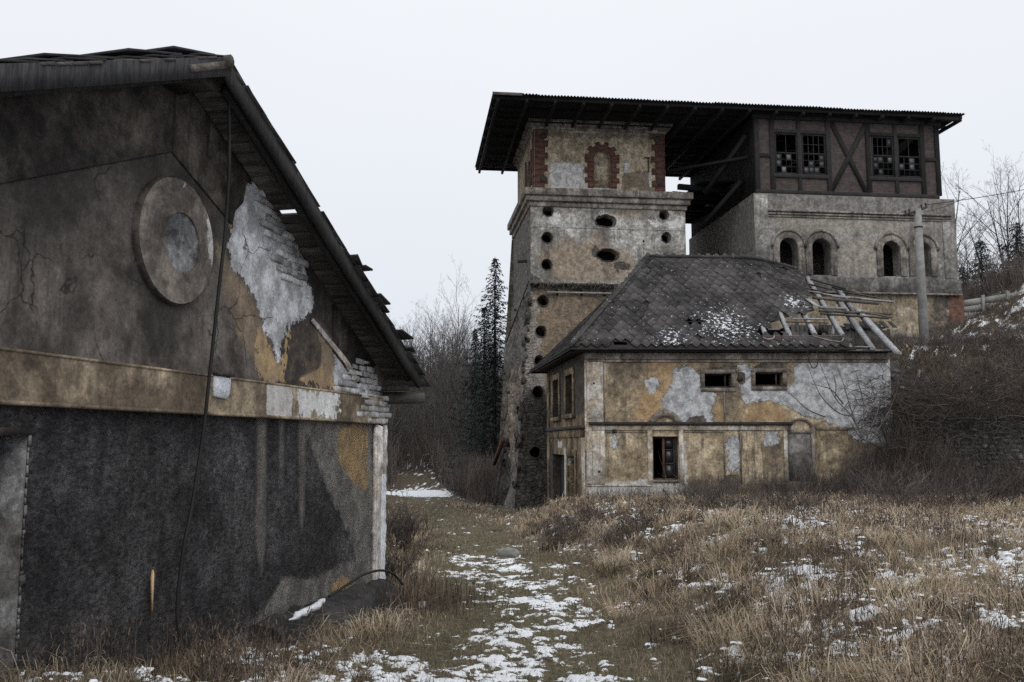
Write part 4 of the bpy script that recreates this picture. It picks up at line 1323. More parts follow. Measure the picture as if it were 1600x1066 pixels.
b = MB(); a = roof_px(1262, 469); c = roof_px(1279, 481); b.beam(roof_h(*a, .03), roof_h(*c, .03), .34, .03); b.build('loose_board', M_wood_grey, houseH)
b = MB(); b.beam(roof_h(eave_p(1350) - .6, 1.1, -1.1), roof_h(eave_p(1350), 2.9, -.25), .13, .1); b.build('strut', M_wood_grey, houseH)
for k in range(7):
    px = 1345 + k * 7 + random.uniform(-3, 3); a = roof_px(px, 499 + random.uniform(0, 3))
    b = MB(); b.beam(roof_h(*a, -.05), roof_h(a[0] + .1, a[1] - random.uniform(.2, .5), -.12), .2, .02); b.build('torn_felt', M_tar, houseH)
b = MB(); b.beam(PH.pt(PH.px(1315, 548)[0], ZEH + .08, -.2), PH.pt(WID_H + .2, ZEH + .08, -.2), .3, .12); b.build('wall_plate', M_wood_grey, houseH)
for (x0, y0, x1, y1) in ((1270, 527, 1312, 536), (1312, 536, 1318, 530), (1192, 529, 1205, 531), (1205, 531, 1210, 526)):
    a = roof_px(x0, y0); c = roof_px(x1, y1)
    b = MB(); b.tube([roof_h(*a, .05), roof_h((a[0] + c[0]) / 2, (a[1] + c[1]) / 2 - .05, .05), roof_h(*c, .05)], .022, 5); b.build('loose_strip', plain('pinkish_lath', col(.24, .17, .16), col(.4, .33, .32), 8), houseH)

# dark boarded shed standing behind the stripped roof end
shed = thing('board_shed', 'low dark board shed glimpsed behind the stripped rafters of the ochre house', 'shed', (17, 46.8, 6.2))
PS = Plane.upright(at(1236, 540, 46.3), (1, .03, 0), (.03, -1, 0)); PS.O.z = 5.4
M_shedb = wood('grey_black_shed_board', col(.022, .021, .021), col(.075, .071, .068), (14, 14, 3))
random.seed(52)
se = PS.px(1386, 520)[0]; x_ = 0.0; so0, so1 = PS.px(1262, 515)[0], PS.px(1291, 515)[0]
while x_ < se:
    w_ = random.uniform(.16, .26); top = 2.42 - .06 * x_ + random.uniform(-.08, .06)
    b = MB(); zb_ = 1.95 if so0 < x_ < so1 else -.6
    b.prism(PS, [(x_, zb_), (x_ + w_ - .012, zb_), (x_ + w_ - .012, top), (x_, top)], random.uniform(-.01, .02), .035)
    b.build('board', M_shedb, shed); x_ += w_
for z_ in (.55, 1.9):
    b = MB(); b.prism(PS, [(0, z_), (se, z_), (se, z_ + .12), (0, z_ + .12)], -.1, -.012); b.build('rail', M_shedb, shed)
b = MB(); b.box(PS.pt(-.2, 2.2, -1.8), PS.u * (se + .2), PS.w * .06, PS.n * 1.78); b.build('shed_roof', M_tar, shed)
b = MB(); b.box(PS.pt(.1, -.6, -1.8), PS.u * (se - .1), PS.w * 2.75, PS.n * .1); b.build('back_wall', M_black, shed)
for k in range(6):
    a_ = se * .55 + k * .32; b = MB(); b.add([PS.pt(a_, 2.42, .05), PS.pt(a_ + .36, 2.40, .05), PS.pt(a_ + .3, 2.12 + random.uniform(-.12, .1), .16), PS.pt(a_ + .03, 2.16 + random.uniform(-.1, .1), .16), PS.pt(a_, 2.40, .03), PS.pt(a_ + .36, 2.38, .03), PS.pt(a_ + .3, 2.12, .14), PS.pt(a_ + .03, 2.16, .14)], [(0, 1, 2, 3), (7, 6, 5, 4), (0, 4, 5, 1), (1, 5, 6, 2), (2, 6, 7, 3), (3, 7, 4, 0)]); b.build('torn_felt', M_tar, shed)

# ------------------------------------------------------------------ furnace tower and charging hall
OB = at(835, 300, 50.0); OB.z = 0
tB = tS
uB = Vector((math.cos(tB), math.sin(tB), 0)); vB = Vector((-uB.y, uB.x, 0))     # along the fronts, and back
def Bp(a, b, z):
    return Vector((OB.x, OB.y, 0)) + uB * a + vB * b + Vector((0, 0, z))
FT = Plane.upright(Bp(0, 0, 0), uB, -vB)                # tower front
FH_B = -2.8
FHP = Plane.upright(Bp(0, FH_B, 0), uB, -vB)            # hall front, standing further forward
tower = thing('furnace_tower', 'tall battered stone furnace tower with round vent holes and brick cornered top storey', 'tower', Bp(3.6, 4.2, -2.0))
hall = thing('charging_hall', 'half-timbered brick hall on an arched storey under one wide sheet roof', 'factory hall', Bp(17, 3, 6.0))
DT = 8.6
M_tup = layered('blotched_upper_render', col(.20, .165, .115), col(.34, .285, .205), [
    ('grey', col(.24, .235, .23), col(.40, .395, .385), .9, .05, .01), ('soil', col(.10, .08, .06), col(.18, .145, .11), .9, .08, 0)], grime=col(.06, .05, .042), streak=.6, grain=.35, rough_h=.015, rough_s=9, big_s=.35, sp_n=1.6)
M_tmid = layered('blotched_grey_render', col(.18, .17, .155), col(.34, .328, .305), [
    ('warm', col(.17, .135, .10), col(.28, .23, .18), 1.5, .3, .0), ('white', col(.42, .41, .40), col(.52, .51, .50), 1.0, .02, .01), ('run', col(.07, .06, .052), col(.14, .122, .106), .9, .3, 0), ('hole', col(.04, .036, .033), col(.10, .09, .08), .9, .02, .04)],
    grime=col(.07, .06, .052), streak=.7, grain=.4, rough_h=.015, rough_s=9, big_s=.35, sp_n=2.2)
def stony(m, c, P):
    v = m.vor(2.4, m.scale(P, (1, 1, 2.6)), 'DISTANCE_TO_EDGE')
    m.bump(m.mth('MULTIPLY', m.mr(v, 0, .12), m.mr(m.attr('render'), -.5, .3, 1, .12)), .10)
    k = m.vor(2.4, m.scale(P, (1, 1, 2.6)), 'F1', 'Color')
    return m.val(m.val(c, m.mr(m.nd('ShaderNodeSeparateColor', {0: k}).outputs[0], 0, 1, .6, 1.35, False)), m.mr(v, 0, .08, .75, 1))
M_tstone = layered('eroded_tower_masonry', col(.085, .078, .07), col(.19, .172, .152), [
    ('render', col(.125, .096, .07), col(.21, .165, .12), 1.6, .1, -.02), ('pale', col(.21, .19, .17), col(.31, .285, .26), 1.6, .15, .0), ('dark', col(.04, .038, .037), col(.10, .094, .088), 1.6, .25, 0)],
    grime=col(.05, .043, .038), streak=.5, grain=.45, rough_h=.03, rough_s=6, big_s=.5, sp_n=1.8, extra=stony)
M_tside = layered('brown_tower_flank', col(.095, .080, .066), col(.235, .198, .162), [
    ('stone', col(.085, .08, .074), col(.16, .15, .138), 1.8, .1, .03), ('dark', col(.05, .045, .04), col(.09, .08, .07), 1.5, .2, 0)],
    grime=col(.05, .043, .037), streak=.6, grain=.5, rough_h=.05, rough_s=5, big_s=.4, sp_n=1.8)
M_corn = layered('weathered_cornice_stone', col(.105, .094, .083), col(.22, .198, .17), [], grime=col(.05, .046, .042), streak=.9, grain=.35, rough_h=.006, rough_s=14)
Q = FT.pxs
zT0 = FT.px(940, 300)[1]; zT1 = FT.px(940, 193)[1]; zC0 = FT.px(940, 326)[1]; zM0 = FT.px(900, 446)[1]
WT = FT.px(1039, 250)[0]
AM0, AM1 = FT.px(829, 380)[0], FT.px(1071, 360)[0]
def elps(pl, px, py, rx, ry, n=22):
    c = pl.px(px, py); a = abs(pl.px(px + rx, py)[0] - c[0]); b = abs(pl.px(px, py + ry)[1] - c[1])
    return [(c[0] + a * math.cos(2 * math.pi * i / n) * (1 + random.uniform(-.09, .09)), c[1] + b * math.sin(2 * math.pi * i / n) * (1 + random.uniform(-.09, .09))) for i in range(n)]
def arch_hole(pl, x0, x1, ytop, ybot, n=12):
    a, b = pl.px(x0, ybot)[0], pl.px(x1, ybot)[0]; zb = pl.px((x0 + x1) / 2, ybot)[1]; zt = pl.px((x0 + x1) / 2, ytop)[1]
    r = (b - a) / 2; c = ((a + b) / 2, zt - r)
    return [(a, zb), (b, zb)] + [(c[0] + r * math.cos(math.pi * i / n), c[1] + r * math.sin(math.pi * i / n)) for i in range(n + 1)]

# top storey
nichep = arch_hole(FT, 928, 954, 236, 294)
mk = {'grey': [Q([(858, 252), (915, 256), (915, 292), (1018, 292), (1018, 270), (985, 268), (975, 240), (968, 300), (858, 300)])], 'soil': [Q([(970, 270), (1010, 262), (1015, 296), (970, 298)]), Q([(855, 205), (1030, 208), (1030, 215), (855, 216)])]}
panel('upper_wall', FT, [(0, zT0), (WT, zT0), (WT, zT1), (0, zT1)], M_tup, tower, holes=[nichep], sp=.22, depth=.22, masks=mk)
b = MB(); (a0, z0) = nichep[0]; (a1, _) = nichep[1]; b.prism(FT, [(a0 - .1, z0), (a1 + .1, z0), (a1 + .1, z0 + 3.4), (a0 - .1, z0 + 3.4)], -.26, -.20); b.build('niche_back', M_tup, tower)
FTs = Plane.upright(Bp(0, DT - .6, 0), -vB, -uB)
sn = arch_hole(FTs, 823, 830, 252, 298)
panel('upper_side_wall', FTs, [(0, zT0), (DT - .6, zT0), (DT - .6, zT1), (0, zT1)], M_tup, tower, holes=[sn], sp=.3, depth=.22)
b = MB(); b.prism(FTs, [(sn[0][0] - .1, sn[0][1]), (sn[1][0] + .1, sn[0][1]), (sn[1][0] + .1, sn[0][1] + 3), (sn[0][0] - .1, sn[0][1] + 3)], -.28, -.2); b.build('niche_back', M_black, tower)
b = MB(); b.box(Bp(WT, .02, zT0), uB * -.3, vB * (DT - .62), (0, 0, zT1 - zT0)); b.build('upper_side_wall', M_tup, tower)
b = MB(); b.box(Bp(.3, DT - .9, zT0), uB * (WT - .6), vB * .3, (0, 0, zT1 - zT0)); b.build('upper_rear_wall', M_tup, tower)
# toothed brick corners and niche surround, block by block
def blk(pl, x0, x1, z0, z1, nm='quoin', o=.05):
    b = MB()
    b.prism(pl, [(x0, z0), (x1, z0), (x1, z1), (x0, z1)], 0, o)
    og = world_loc(tower)
    me = b.mesh(nm, og)
    st = np.array([(x, z, 0) for _ in (0, 1) for x, z in ((x0, z0), (x1, z0), (x1, z1), (x0, z1))], np.float32)
    a = me.attributes.new('st', 'FLOAT_VECTOR', 'POINT'); a.data.foreach_set('vector', st.ravel())
    return link(nm, me, M_redbrick, tower)
random.seed(9)
z = zT0 + .02; k = 0
while z < zT1 - .3:
    h = .36 + random.uniform(-.02, .02)
    wl = .80 if k % 2 else .60
    blk(FT, .02, wl + random.uniform(-.04, .04), z, z + h - .004)
    blk(FT, WT - wl + random.uniform(-.04, .04), WT - .02, z, z + h - .004)
    blk(FTs, DT - .6 - (.6 if k % 2 else .8), DT - .62, z, z + h - .004)
    z += h; k += 1
c = nichep[2 + 6]; r_n = (nichep[1][0] - nichep[0][0]) / 2; cx = (nichep[0][0] + nichep[1][0]) / 2; cz = c[1] - r_n
z = nichep[0][1]; k = 0
while z < cz - .05:
    h = min(.30, cz - z); wl = .52 if k % 2 else .36
    blk(FT, nichep[0][0] - wl, nichep[0][0] - .005, z, z + h - .004, 'surround_block', .06)
    blk(FT, nichep[1][0] + .005, nichep[1][0] + wl, z, z + h - .004, 'surround_block', .06)
    z += h; k += 1
NB = 11
for i in range(NB):
    a0, a1 = 180 * i / NB, 180 * (i + 1) / NB
    ro = r_n + (.36 if i % 2 else .54)
    b = MB(); inn = arc((cx, cz), r_n + .005, a0 + .4, a1 - .4, 2); ou = arc((cx, cz), ro, a0 + .4, a1 - .4, 2)
    b.ring(FT, inn, ou, 0, .06)
    me = b.mesh('surround_block', world_loc(tower)); st = np.array([(p[0], p[1], 0) for o in (0, 1) for pp in (inn, ou) for p in pp], np.float32)
    at_ = me.attributes.new('st', 'FLOAT_VECTOR', 'POINT'); at_.data.foreach_set('vector', st.ravel())
    link('surround_block', me, M_redbrick, tower)
# small side niche trimmed in brick
for x0, x1 in ((sn[0][0] - .5, sn[0][0] - .01), (sn[1][0] + .01, sn[1][0] + .5)):
    blk(FTs, x0, x1, sn[0][1], sn[0][1] + 2.1, 'surround_block', .06)
# cornices: stepped rings
def ring_box(name, e, z0, z1, a0, a1, b0, b1, mat=M_corn, bev=.03):
    b = MB()
    b.box(Bp(a0 - e, b0 - e, z0), uB * (a1 - a0 + 2 * e), vB * (b1 - b0 + e), (0, 0, z1 - z0))
    return b.build(name, mat, tower, bevel=bev)
zt = FT.px(940, 206)[1]
ring_box('top_cornice', .10, zt, zt + .18, 0, WT, 0, DT - .8)
ring_box('top_cornice', .24, zt + .183, zt + .32, 0, WT, 0, DT - .8)
ring_box('top_cornice', .40, zt + .323, zt + .52, 0, WT, 0, DT - .8)
zc = zC0; hC = (zT0 - zC0)
ring_box('middle_cornice', .10, zc, zc + hC * .3, AM0, AM1, 0, DT)
ring_box('middle_cornice', .26, zc + hC * .3 + .003, zc + hC * .62, AM0, AM1, 0, DT)
ring_box('middle_cornice', .40, zc + hC * .62 + .003, zc + hC + .04, AM0, AM1, 0, DT)
# vented storey
FM = Plane.upright(Bp(0, -.02, 0), uB, -vB)
random.seed(2)
vents = [elps(FM, x, y, rx, ry) for x, y, rx, ry in ((856, 329.5, 8, 8), (855, 371.5, 8, 8), (854, 413.5, 8, 8), (1037, 335.5, 7.2, 7.6), (1041, 371.5, 7, 8), (947, 345.5, 15.5, 9), (949.5, 398.5, 16, 9.2))]
tiny = elps(FM, 1005.5, 377, 1.9, 1.9, 10)
Q = FM.pxs
mk = {'warm': [Q([(845, 395), (870, 378), (930, 372), (985, 390), (1000, 420), (960, 440), (880, 436), (845, 420)]), Q([(950, 320), (1065, 326), (1060, 335), (960, 334)])],
      'white': [Q([(846, 340), (868, 328), (885, 345), (872, 356), (852, 352)]), Q([(1012, 345), (1066, 340), (1066, 358), (1020, 358)])],
      'run': [Q([(x - 5, y), (x + 5, y), (x + 3.5, y + 34), (x - 3.5, y + 30)]) for x, y in ((856, 336), (855, 378), (854, 420), (947, 353), (949, 406), (1037, 342), (1041, 378))] + [Q([(840, 326), (1066, 326), (1066, 329), (840, 329)])],
      'hole': [Q([(925, 386), (932, 384), (936, 402), (928, 400)]), Q([(960, 412), (985, 412), (980, 420), (962, 420)]), Q([(828, 425), (838, 432), (838, 446), (828, 446)])]}
panel('vented_wall', FM, [(AM0, zM0), (AM1, zM0), (AM1, zC0), (AM0, zC0)], M_tmid, tower, holes=vents + [tiny], sp=.2, depth=.7, masks=mk, disp=lambda s, t: (fbm(s * 1.2, t * 1.2, 9, 3) - .5) * .06)
ringm = layered('vent_ring_iron', col(.03, .028, .027), col(.07, .063, .058), [], grain=.3)
for v in vents:
    vc = np.mean(v, 0); b = MB()
    vv = [tuple(vc + (np.array(p) - vc) * 1.13) for p in v]
    b.ring(FM, v + [v[0]], vv + [vv[0]], .0, .035); b.build('vent_ring', ringm, tower)
b = MB(); zf_ = FM.px(940, 358)[1]; b.prism(FM, [(AM0 + .1, zf_), (AM1 - .05, zf_), (AM1 - .05, zf_ + .05), (AM0 + .1, zf_ + .05)], 0, .018); b.build('string_line', M_tmid, tower)
hk = Plane.upright(Bp(0, 0, 0), uB, -vB)
b = MB(); p0, p1 = FT.px(1012, 247), FT.px(1013, 270); b.beam(FT.pt(*p0, .12), FT.pt(*p1, .12), .06, .06); p0, p1 = FT.px(1006, 247), FT.px(1015, 248); b.beam(FT.pt(*p0, .12), FT.pt(*p1, .12), .06, .06); b.build('iron_hook', M_iron, tower)
for (x, y) in ((849, 280), (1031, 285), (849, 213), (1027, 219)):
    cpt = FT.px(x, y); b = MB(); b.prism(FT, circ(cpt, .2, 12), .055, .12); b.build('anchor_plate', M_iron, tower, bevel=.01)
# side of the vented storey and battered base
def quad_panel(name, bl, br, tr, tl, outward, mat, holes_fn=None, sp=.3, mkf=None, disp=None, depth=.7):
    pl = Plane.corners(bl, br, tl, outward)
    outer = [pl.st(bl), pl.st(br), pl.st(tr), pl.st(tl)]
    holes = holes_fn(pl) if holes_fn else []
    return pl, panel(name, pl, outer, mat, tower, holes=holes, sp=sp, masks=mkf(pl) if mkf else None, disp=disp, depth=depth)
zB = -3.2
rgh = lambda s, t: (fbm(s * .8, t * .8, 4, 4) - .5) * .5 + (fbm(s * 3, t * 5, 14, 2) - .5) * .12
fl_m = (AM0, -.0); bat = 1.05
A0b, B0b = AM0 - 1.15, -1.0
Bb = DT + .6
pl_, o_ = quad_panel('vented_side_wall', Bp(AM0, DT, zM0), Bp(AM0, 0, zM0), Bp(AM0, 0, zC0), Bp(AM0, DT, zC0), -uB, M_tside, None, .3,
    lambda pl: {'stone': [[(-1, -1), (12, -1), (12, 9), (-1, 9)]]}, lambda s, t: (fbm(s, t, 4, 4) - .5) * .4)
def low_holes(pl):
    random.seed(6)
    return [elps(pl, x, y, rx, ry) for x, y, rx, ry in ((848.5, 470, 8.2, 8.2), (845, 518, 8.2, 8.4), (843, 564, 8, 8), (840.5, 612.5, 8.6, 9), (836.5, 707, 8.6, 9))]
bl, br, tr, tl = Bp(A0b, B0b, zB), Bp(AM1 + .4, B0b, zB), Bp(AM1, 0, zM0 - .02), Bp(AM0, 0, zM0 - .02)
plL, o_ = quad_panel('battered_wall', bl, br, tr, tl, -vB, M_tstone, low_holes, .22,
    lambda pl: {'render': [pl.pxs([(828, 448), (980, 448), (960, 560), (850, 640), (838, 600), (835, 520)])], 'pale': [pl.pxs([(800, 448), (835, 448), (848, 560), (850, 610), (800, 600)])], 'dark': [pl.pxs([(790, 630), (860, 610), (870, 820), (790, 820)])]},
    lambda s, t: (fbm(s * 1.2, t * 2.0, 31, 4) - .5) * .28, .8)
for h in low_holes(plL):
    vc = np.mean(h, 0); vv = [tuple(vc + (np.array(p) - vc) * 1.12) for p in h]
    b = MB(); b.ring(plL, h + [h[0]], vv + [vv[0]], .02, .075); b.build('vent_ring', ringm, tower)
# flank bulges half way down
zb1 = zM0 - 2.2
quad_panel('battered_side_wall', Bp(A0b, Bb, zB), Bp(A0b, B0b, zB), Bp(AM0, 0, zM0 - .02), Bp(AM0, DT, zM0 - .02), -uB, M_tside, None, .28,
    lambda pl: {'stone': [[(-1, 9), (11, 9), (11, 14), (-1, 14)], [(7.5, -1), (11, -1), (11, 6.5), (8.5, 8)]], 'dark': [[(-1, -1), (6, -1), (6, 5), (-1, 6)]]},
    lambda s, t: (fbm(s * .7, t * .5, 4, 4) - .5) * 1.7 + .35 * np.exp(-((t - 11.2) / 2.2) ** 2) + (fbm(s * 3, t * 3, 14, 2) - .5) * .18)
b = MB(); b.add([Bp(A0b, Bb, zB), Bp(AM1 + .4, Bb, zB), Bp(AM1, DT, zC0), Bp(AM0 - .1, DT, zC0)], [(0, 1, 2, 3)]); b.build('rear_wall', M_tside, tower)
b = MB(); b.add([Bp(AM1 + .4, Bb, zB), Bp(AM1 + .4, B0b, zB), Bp(AM1, -.02, zM0), Bp(AM1, -.02, zC0), Bp(AM1, DT, zC0)], [(0, 1, 2, 3, 4)]); b.build('right_flank', M_tmid, tower)
b = MB(); b.box(Bp(AM0 + .8, 1.2, zB), uB * (AM1 - AM0 - 1.6), vB * (DT - 2.4), (0, 0, zC0 - zB - .1)); b.build('furnace_core', M_black, tower)
# rotten lath and reed ledge under the vented storey
random.seed(12)
z_l = zM0
b = MB(); b.box(Bp(AM0 - .05, -.32, z_l - .02), uB * 6.3, vB * .3, (0, 0, .10)); b.build('rotten_ledge', M_wood_brown, tower, bevel=.02)
b = MB(); b.box(Bp(AM0 + .9, -.34, z_l - .52), uB * 5.2, vB * .12, (0, 0, .09)); b.build('rotten_ledge', M_wood_grey, tower)
lathm = MB()
for i in range(75):
    a = AM0 + random.uniform(0, 5.9); L_ = random.uniform(.05, .40)
    lathm.beam(Bp(a, -.36 + random.uniform(-.03, .03), z_l + random.uniform(0, .12)), Bp(a + random.uniform(-.5, .5), -.42 + random.uniform(-.05, .08), z_l - L_), random.uniform(.03, .08), .03)
setp(lathm.build('broken_laths', wood('rotten_lath_wood', col(.04, .036, .033), col(.17, .155, .14), (8, 8, 8)), tower), kind='stuff')
for a in (1.2, 2.6, 3.9, 5.2):
    b = MB(); b.beam(Bp(a, -.3, z_l - .05), Bp(a + .1, -.02, z_l - .6), .1, .1); b.build('ledge_bracket', M_wood_dark, tower)
# iron anchors and timbers on the flank
def flank(bb, z, o=0.0):
    t = (z - zB) / (zM0 - zB)
    return Bp(A0b + (AM0 - A0b) * t - o, bb, z)
for bb, z, L_ in ((1.5, 12.2, .7), (3.2, 9.6, .5), (6.2, 6.0, .5), (2.2, 4.6, .6), (5.5, 3.1, .5), (7.2, 8.3, .5), (4.2, 1.5, .4)):
    b = MB(); b.beam(flank(bb, z, -.3), flank(bb, z - .08, L_), .16, .16); b.build('anchor_stub', M_iron, tower)
for bb, z0, z1, mat in ((5.0, -2.2, 1.8, 'w'), (6.6, -2.2, .8, 'w')):
    b = MB(); b.beam(flank(bb, z0, .5), flank(bb + .6, z1, .15), .22, .22, (0, 1, 0), 4, .01); b.build('leaning_prop', M_wood_grey if bb < 4 else M_bark, tower)
b = MB(); b.beam(flank(2.6, 1.8, .55), flank(6.8, .3, .55), .2, .2); b.build('leaning_prop', plain('rust_red_timber', col(.06, .03, .025), col(.12, .06, .045), 4), tower)
b = MB(); b.beam(Bp(AM0 - .1, -.05, zM0 + .2), Bp(AM0 - .9, 4.5, zM0 - 2.8), .06, .06); b.build('tie_rod', M_iron, tower)

# ---------------- hall
Q = FHP.pxs
H0, H1 = FHP.px(1181, 300)[0], FHP.px(1466, 250)[0]
zHt, zHs = FHP.px(1300, 184)[1], FHP.px(1300, 306)[1]
HB = 11.4                                   # depth of the hall
M_infill = bricky('sooty_infill_brick', col(.056, .044, .041), col(.086, .066, .060), col(.062, .057, .054), 'st', .28, .09)
def hall_px_rect(x0, y0, x1, y1): return rect(FHP, x0, y0, x1, y1)
win_px = [(1211, 208, 1247, 272), (1253.5, 210, 1291, 273), (1363, 213, 1397.5, 276), (1403, 215, 1439.5, 277.5)]
wins = [hall_px_rect(*w) for w in win_px]
FI = Plane.upright(Bp(0, FH_B + .05, 0), uB, -vB)
panel('brick_infill', FI, [(H0, zHs), (H1, zHs), (H1, zHt + .2), (H0, zHt + .2)], M_infill, hall, holes=wins, sp=.4, depth=.2)
M_tim = wood('black_frame_timber', col(.012, .012, .013), col(.030, .029, .029), (25, 25, 5))
M_tim_shade = wood('shade_dark_roof_timber', col(.006, .006, .006), col(.013, .012, .012), (25, 25, 5))  # darker copy of the frame timber, under-roof shade put into its colour
def tim(x0, y0, x1, y1, w=.30, name='post', h=.16, up=None):
    a, c = FHP.px(x0, y0), FHP.px(x1, y1)
    b = MB(); b.beam(FHP.pt(a[0], a[1], -h / 2 + .05), FHP.pt(c[0], c[1], -h / 2 + .05), h, w, FHP.u.cross(Vector((0, 0, 1))).cross((FHP.pt(*c) - FHP.pt(*a)).normalized()) if up is None else up)
    b.build(name, M_tim, hall)
def post(x, y0, y1, w=.26):
    a = FHP.px(x, (y0 + y1) / 2); t, d = FHP.px(x, y0)[1], FHP.px(x, y1)[1]
    b = MB(); b.prism(FHP, [(a[0] - w / 2, d), (a[0] + w / 2, d), (a[0] + w / 2, t), (a[0] - w / 2, t)], -.12, .035); b.build('post', M_tim, hall, bevel=.01)
def rail(x0, x1, y, w=.22, o=.03, name='rail'):
    a, c = FHP.px(x0, y)[0], FHP.px(x1, y)[0]; z = FHP.px((x0 + x1) / 2, y)[1]
    b = MB(); b.prism(FHP, [(a, z - w / 2), (c, z - w / 2), (c, z + w / 2), (a, z + w / 2)], -.12, o); b.build(name, M_tim, hall, bevel=.01)
for x in (1183, 1207, 1295, 1357, 1441.5, 1465): post(x, 180, 306, .27)
for x, y0 in ((1249, 184), (1400, 186)): post(x, y0, 306, .2)
rail(1184, 1206, 242.5); rail(1442, 1464, 249.5)
rail(1208, 1294, 206, .2); rail(1358, 1440, 211, .2); rail(1208, 1294, 275.5, .22, .05); rail(1358, 1440, 280, .22, .05)
rail(1181, 1467, 303.5, .22, .06, 'sill_beam')
for (x0, y0, x1, y1) in ((1297, 188, 1355, 303), (1355, 190, 1297, 303)):
    a, c = FHP.px(x0, y0), FHP.px(x1, y1)
    d = np.array(c) - np.array(a); nn = np.array((-d[1], d[0])) / np.linalg.norm(d) * .13
    b = MB(); o = .02 if x0 < x1 else .032
    b.prism(FHP, [tuple(np.array(a) - nn), tuple(np.array(c) - nn), tuple(np.array(c) + nn), tuple(np.array(a) + nn)], -.1, o); b.build('brace', M_tim, hall)
m = M('grimy_pane_glass', .45, .4)
r_ = m.nd('ShaderNodeObjectInfo').outputs['Random']
M_pane = m.done(m.val(m.mix(m.noise(3, m.pos(), 4), col(.07, .076, .08), col(.17, .18, .19)), m.mr(m.mth('MULTIPLY', r_, r_), 0, 1, .12, 1.0, False)))
random.seed(77)
for wi, w in enumerate(wins):
    (a, d), (c, _), (_, t), _ = w
    b = MB()
    for x0, x1, y0, y1 in ((a, a + .09, d, t), (c - .09, c, d, t), (a + .09, c - .09, t - .09, t), (a + .09, c - .09, d, d + .09)):
        b.prism(FHP, [(x0, y0), (x1, y0), (x1, y1), (x0, y1)], -.13, -.03)
    wf = b.build('window', M_tim, hall)
    mid = d + (t - d) * .52
    tr_ = MB(); tr_.prism(FHP, [(a + .09, mid - .04), (c - .09, mid - .04), (c - .09, mid + .04), (a + .09, mid + .04)], -.12, -.04); tr_.build('transom', M_tim, wf)
    nc, xs = 4, np.linspace(a + .09, c - .09, 5)
    rows = [d + .09, d + .09 + (mid - d - .13) * .34, d + .09 + (mid - d - .13) * .67, mid - .04, mid + .04, mid + .04 + (t - mid - .13) * .5, t - .09]
    mu = MB()
    for k in (1, 2, 3):
        if wi in (0, 3) and k != 2:
            top = mid
        else: top = t - .09
        mu.prism(FHP, [(xs[k] - .016, d + .09), (xs[k] + .016, d + .09), (xs[k] + .016, top), (xs[k] - .016, top)], -.10, -.06)
    for k in (1, 2, 5):
        if k == 5 and wi in (0, 3): continue
        mu.prism(FHP, [(a + .09, rows[k] - .016), (c - .09, rows[k] - .016), (c - .09, rows[k] + .016), (a + .09, rows[k] + .016)], -.098, -.062)
    mu.build('glazing_bars', M_tim, wf)
    for k in range(4):
        for j in range(6):
            if j == 3: continue
            keep = random.random() < ((.5 if j < 3 else .04) if wi != 3 else (.32 if j < 3 else .0))
            if keep:
                y0, y1 = rows[j], rows[j + 1]
                g = MB(); g.prism(FHP, [(xs[k] + .02, y0 + .02), (xs[k + 1] - .02, y0 + .02), (xs[k + 1] - .02, y1 - .02), (xs[k] + .02, y1 - .02)], -.085, -.078); g.build('pane', M_pane, wf)

# rendered storey with paired arches
S0, S1 = FHP.px(1178.5, 400)[0], FHP.px(1493, 400)[0]
zS0, zS1 = FHP.px(1300, 439)[1], FHP.px(1300, 307)[1]
FS = Plane.upright(Bp(0, FH_B - .18, 0), uB, -vB)
arch_px = [(1219, 1247.5, 372, 429), (1270, 1298.5, 373, 430), (1380.5, 1407.5, 377, 432), (1431, 1455.5, 379, 432)]
ah = [arch_hole(FS, *a) for a in arch_px]
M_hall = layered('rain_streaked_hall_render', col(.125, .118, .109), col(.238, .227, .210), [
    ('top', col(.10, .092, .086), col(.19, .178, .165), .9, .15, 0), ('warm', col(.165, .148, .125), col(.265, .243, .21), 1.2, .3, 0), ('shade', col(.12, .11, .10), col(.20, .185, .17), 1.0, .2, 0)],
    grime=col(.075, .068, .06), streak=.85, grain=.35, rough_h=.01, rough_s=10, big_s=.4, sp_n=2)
Q = FS.pxs
panel('arched_wall', FS, [(S0, zS0 - .3), (S1, zS0 - .3), (S1, zS1), (S0, zS1)], M_hall, hall, holes=ah, sp=.3, depth=.75,
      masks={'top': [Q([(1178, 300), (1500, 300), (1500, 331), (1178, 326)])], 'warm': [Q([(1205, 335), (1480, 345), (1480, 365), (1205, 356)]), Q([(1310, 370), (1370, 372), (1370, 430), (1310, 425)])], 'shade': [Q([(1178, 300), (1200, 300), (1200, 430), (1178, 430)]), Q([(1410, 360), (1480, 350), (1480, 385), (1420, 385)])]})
for h, hp in zip(ah, arch_px):
    r = (h[1][0] - h[0][0]) / 2; cx = (h[0][0] + h[1][0]) / 2; czz = h[2][1]
    base = h[0][1]
    i_ = [(cx + r, base)] + arc((cx, czz), r, 0, 180, 14) + [(cx - r, base)]
    o_ = [(cx + r + .36, base)] + arc((cx, czz), r + .36, 0, 180, 14) + [(cx - r - .36, base)]
    b = MB(); b.ring(FS, i_, o_, .0, .09); b.build('arch_surround', M_corn, hall, bevel=.02)
    i2 = [(cx + r + .365, czz)] + arc((cx, czz), r + .365, 0, 180, 14) + [(cx - r - .365, czz)]
    o2 = [(cx + r + .5, czz)] + arc((cx, czz), r + .5, 0, 180, 14) + [(cx - r - .5, czz)]
    b = MB(); b.ring(FS, i2, o2, .0, .14); b.build('arch_moulding', M_corn, hall)
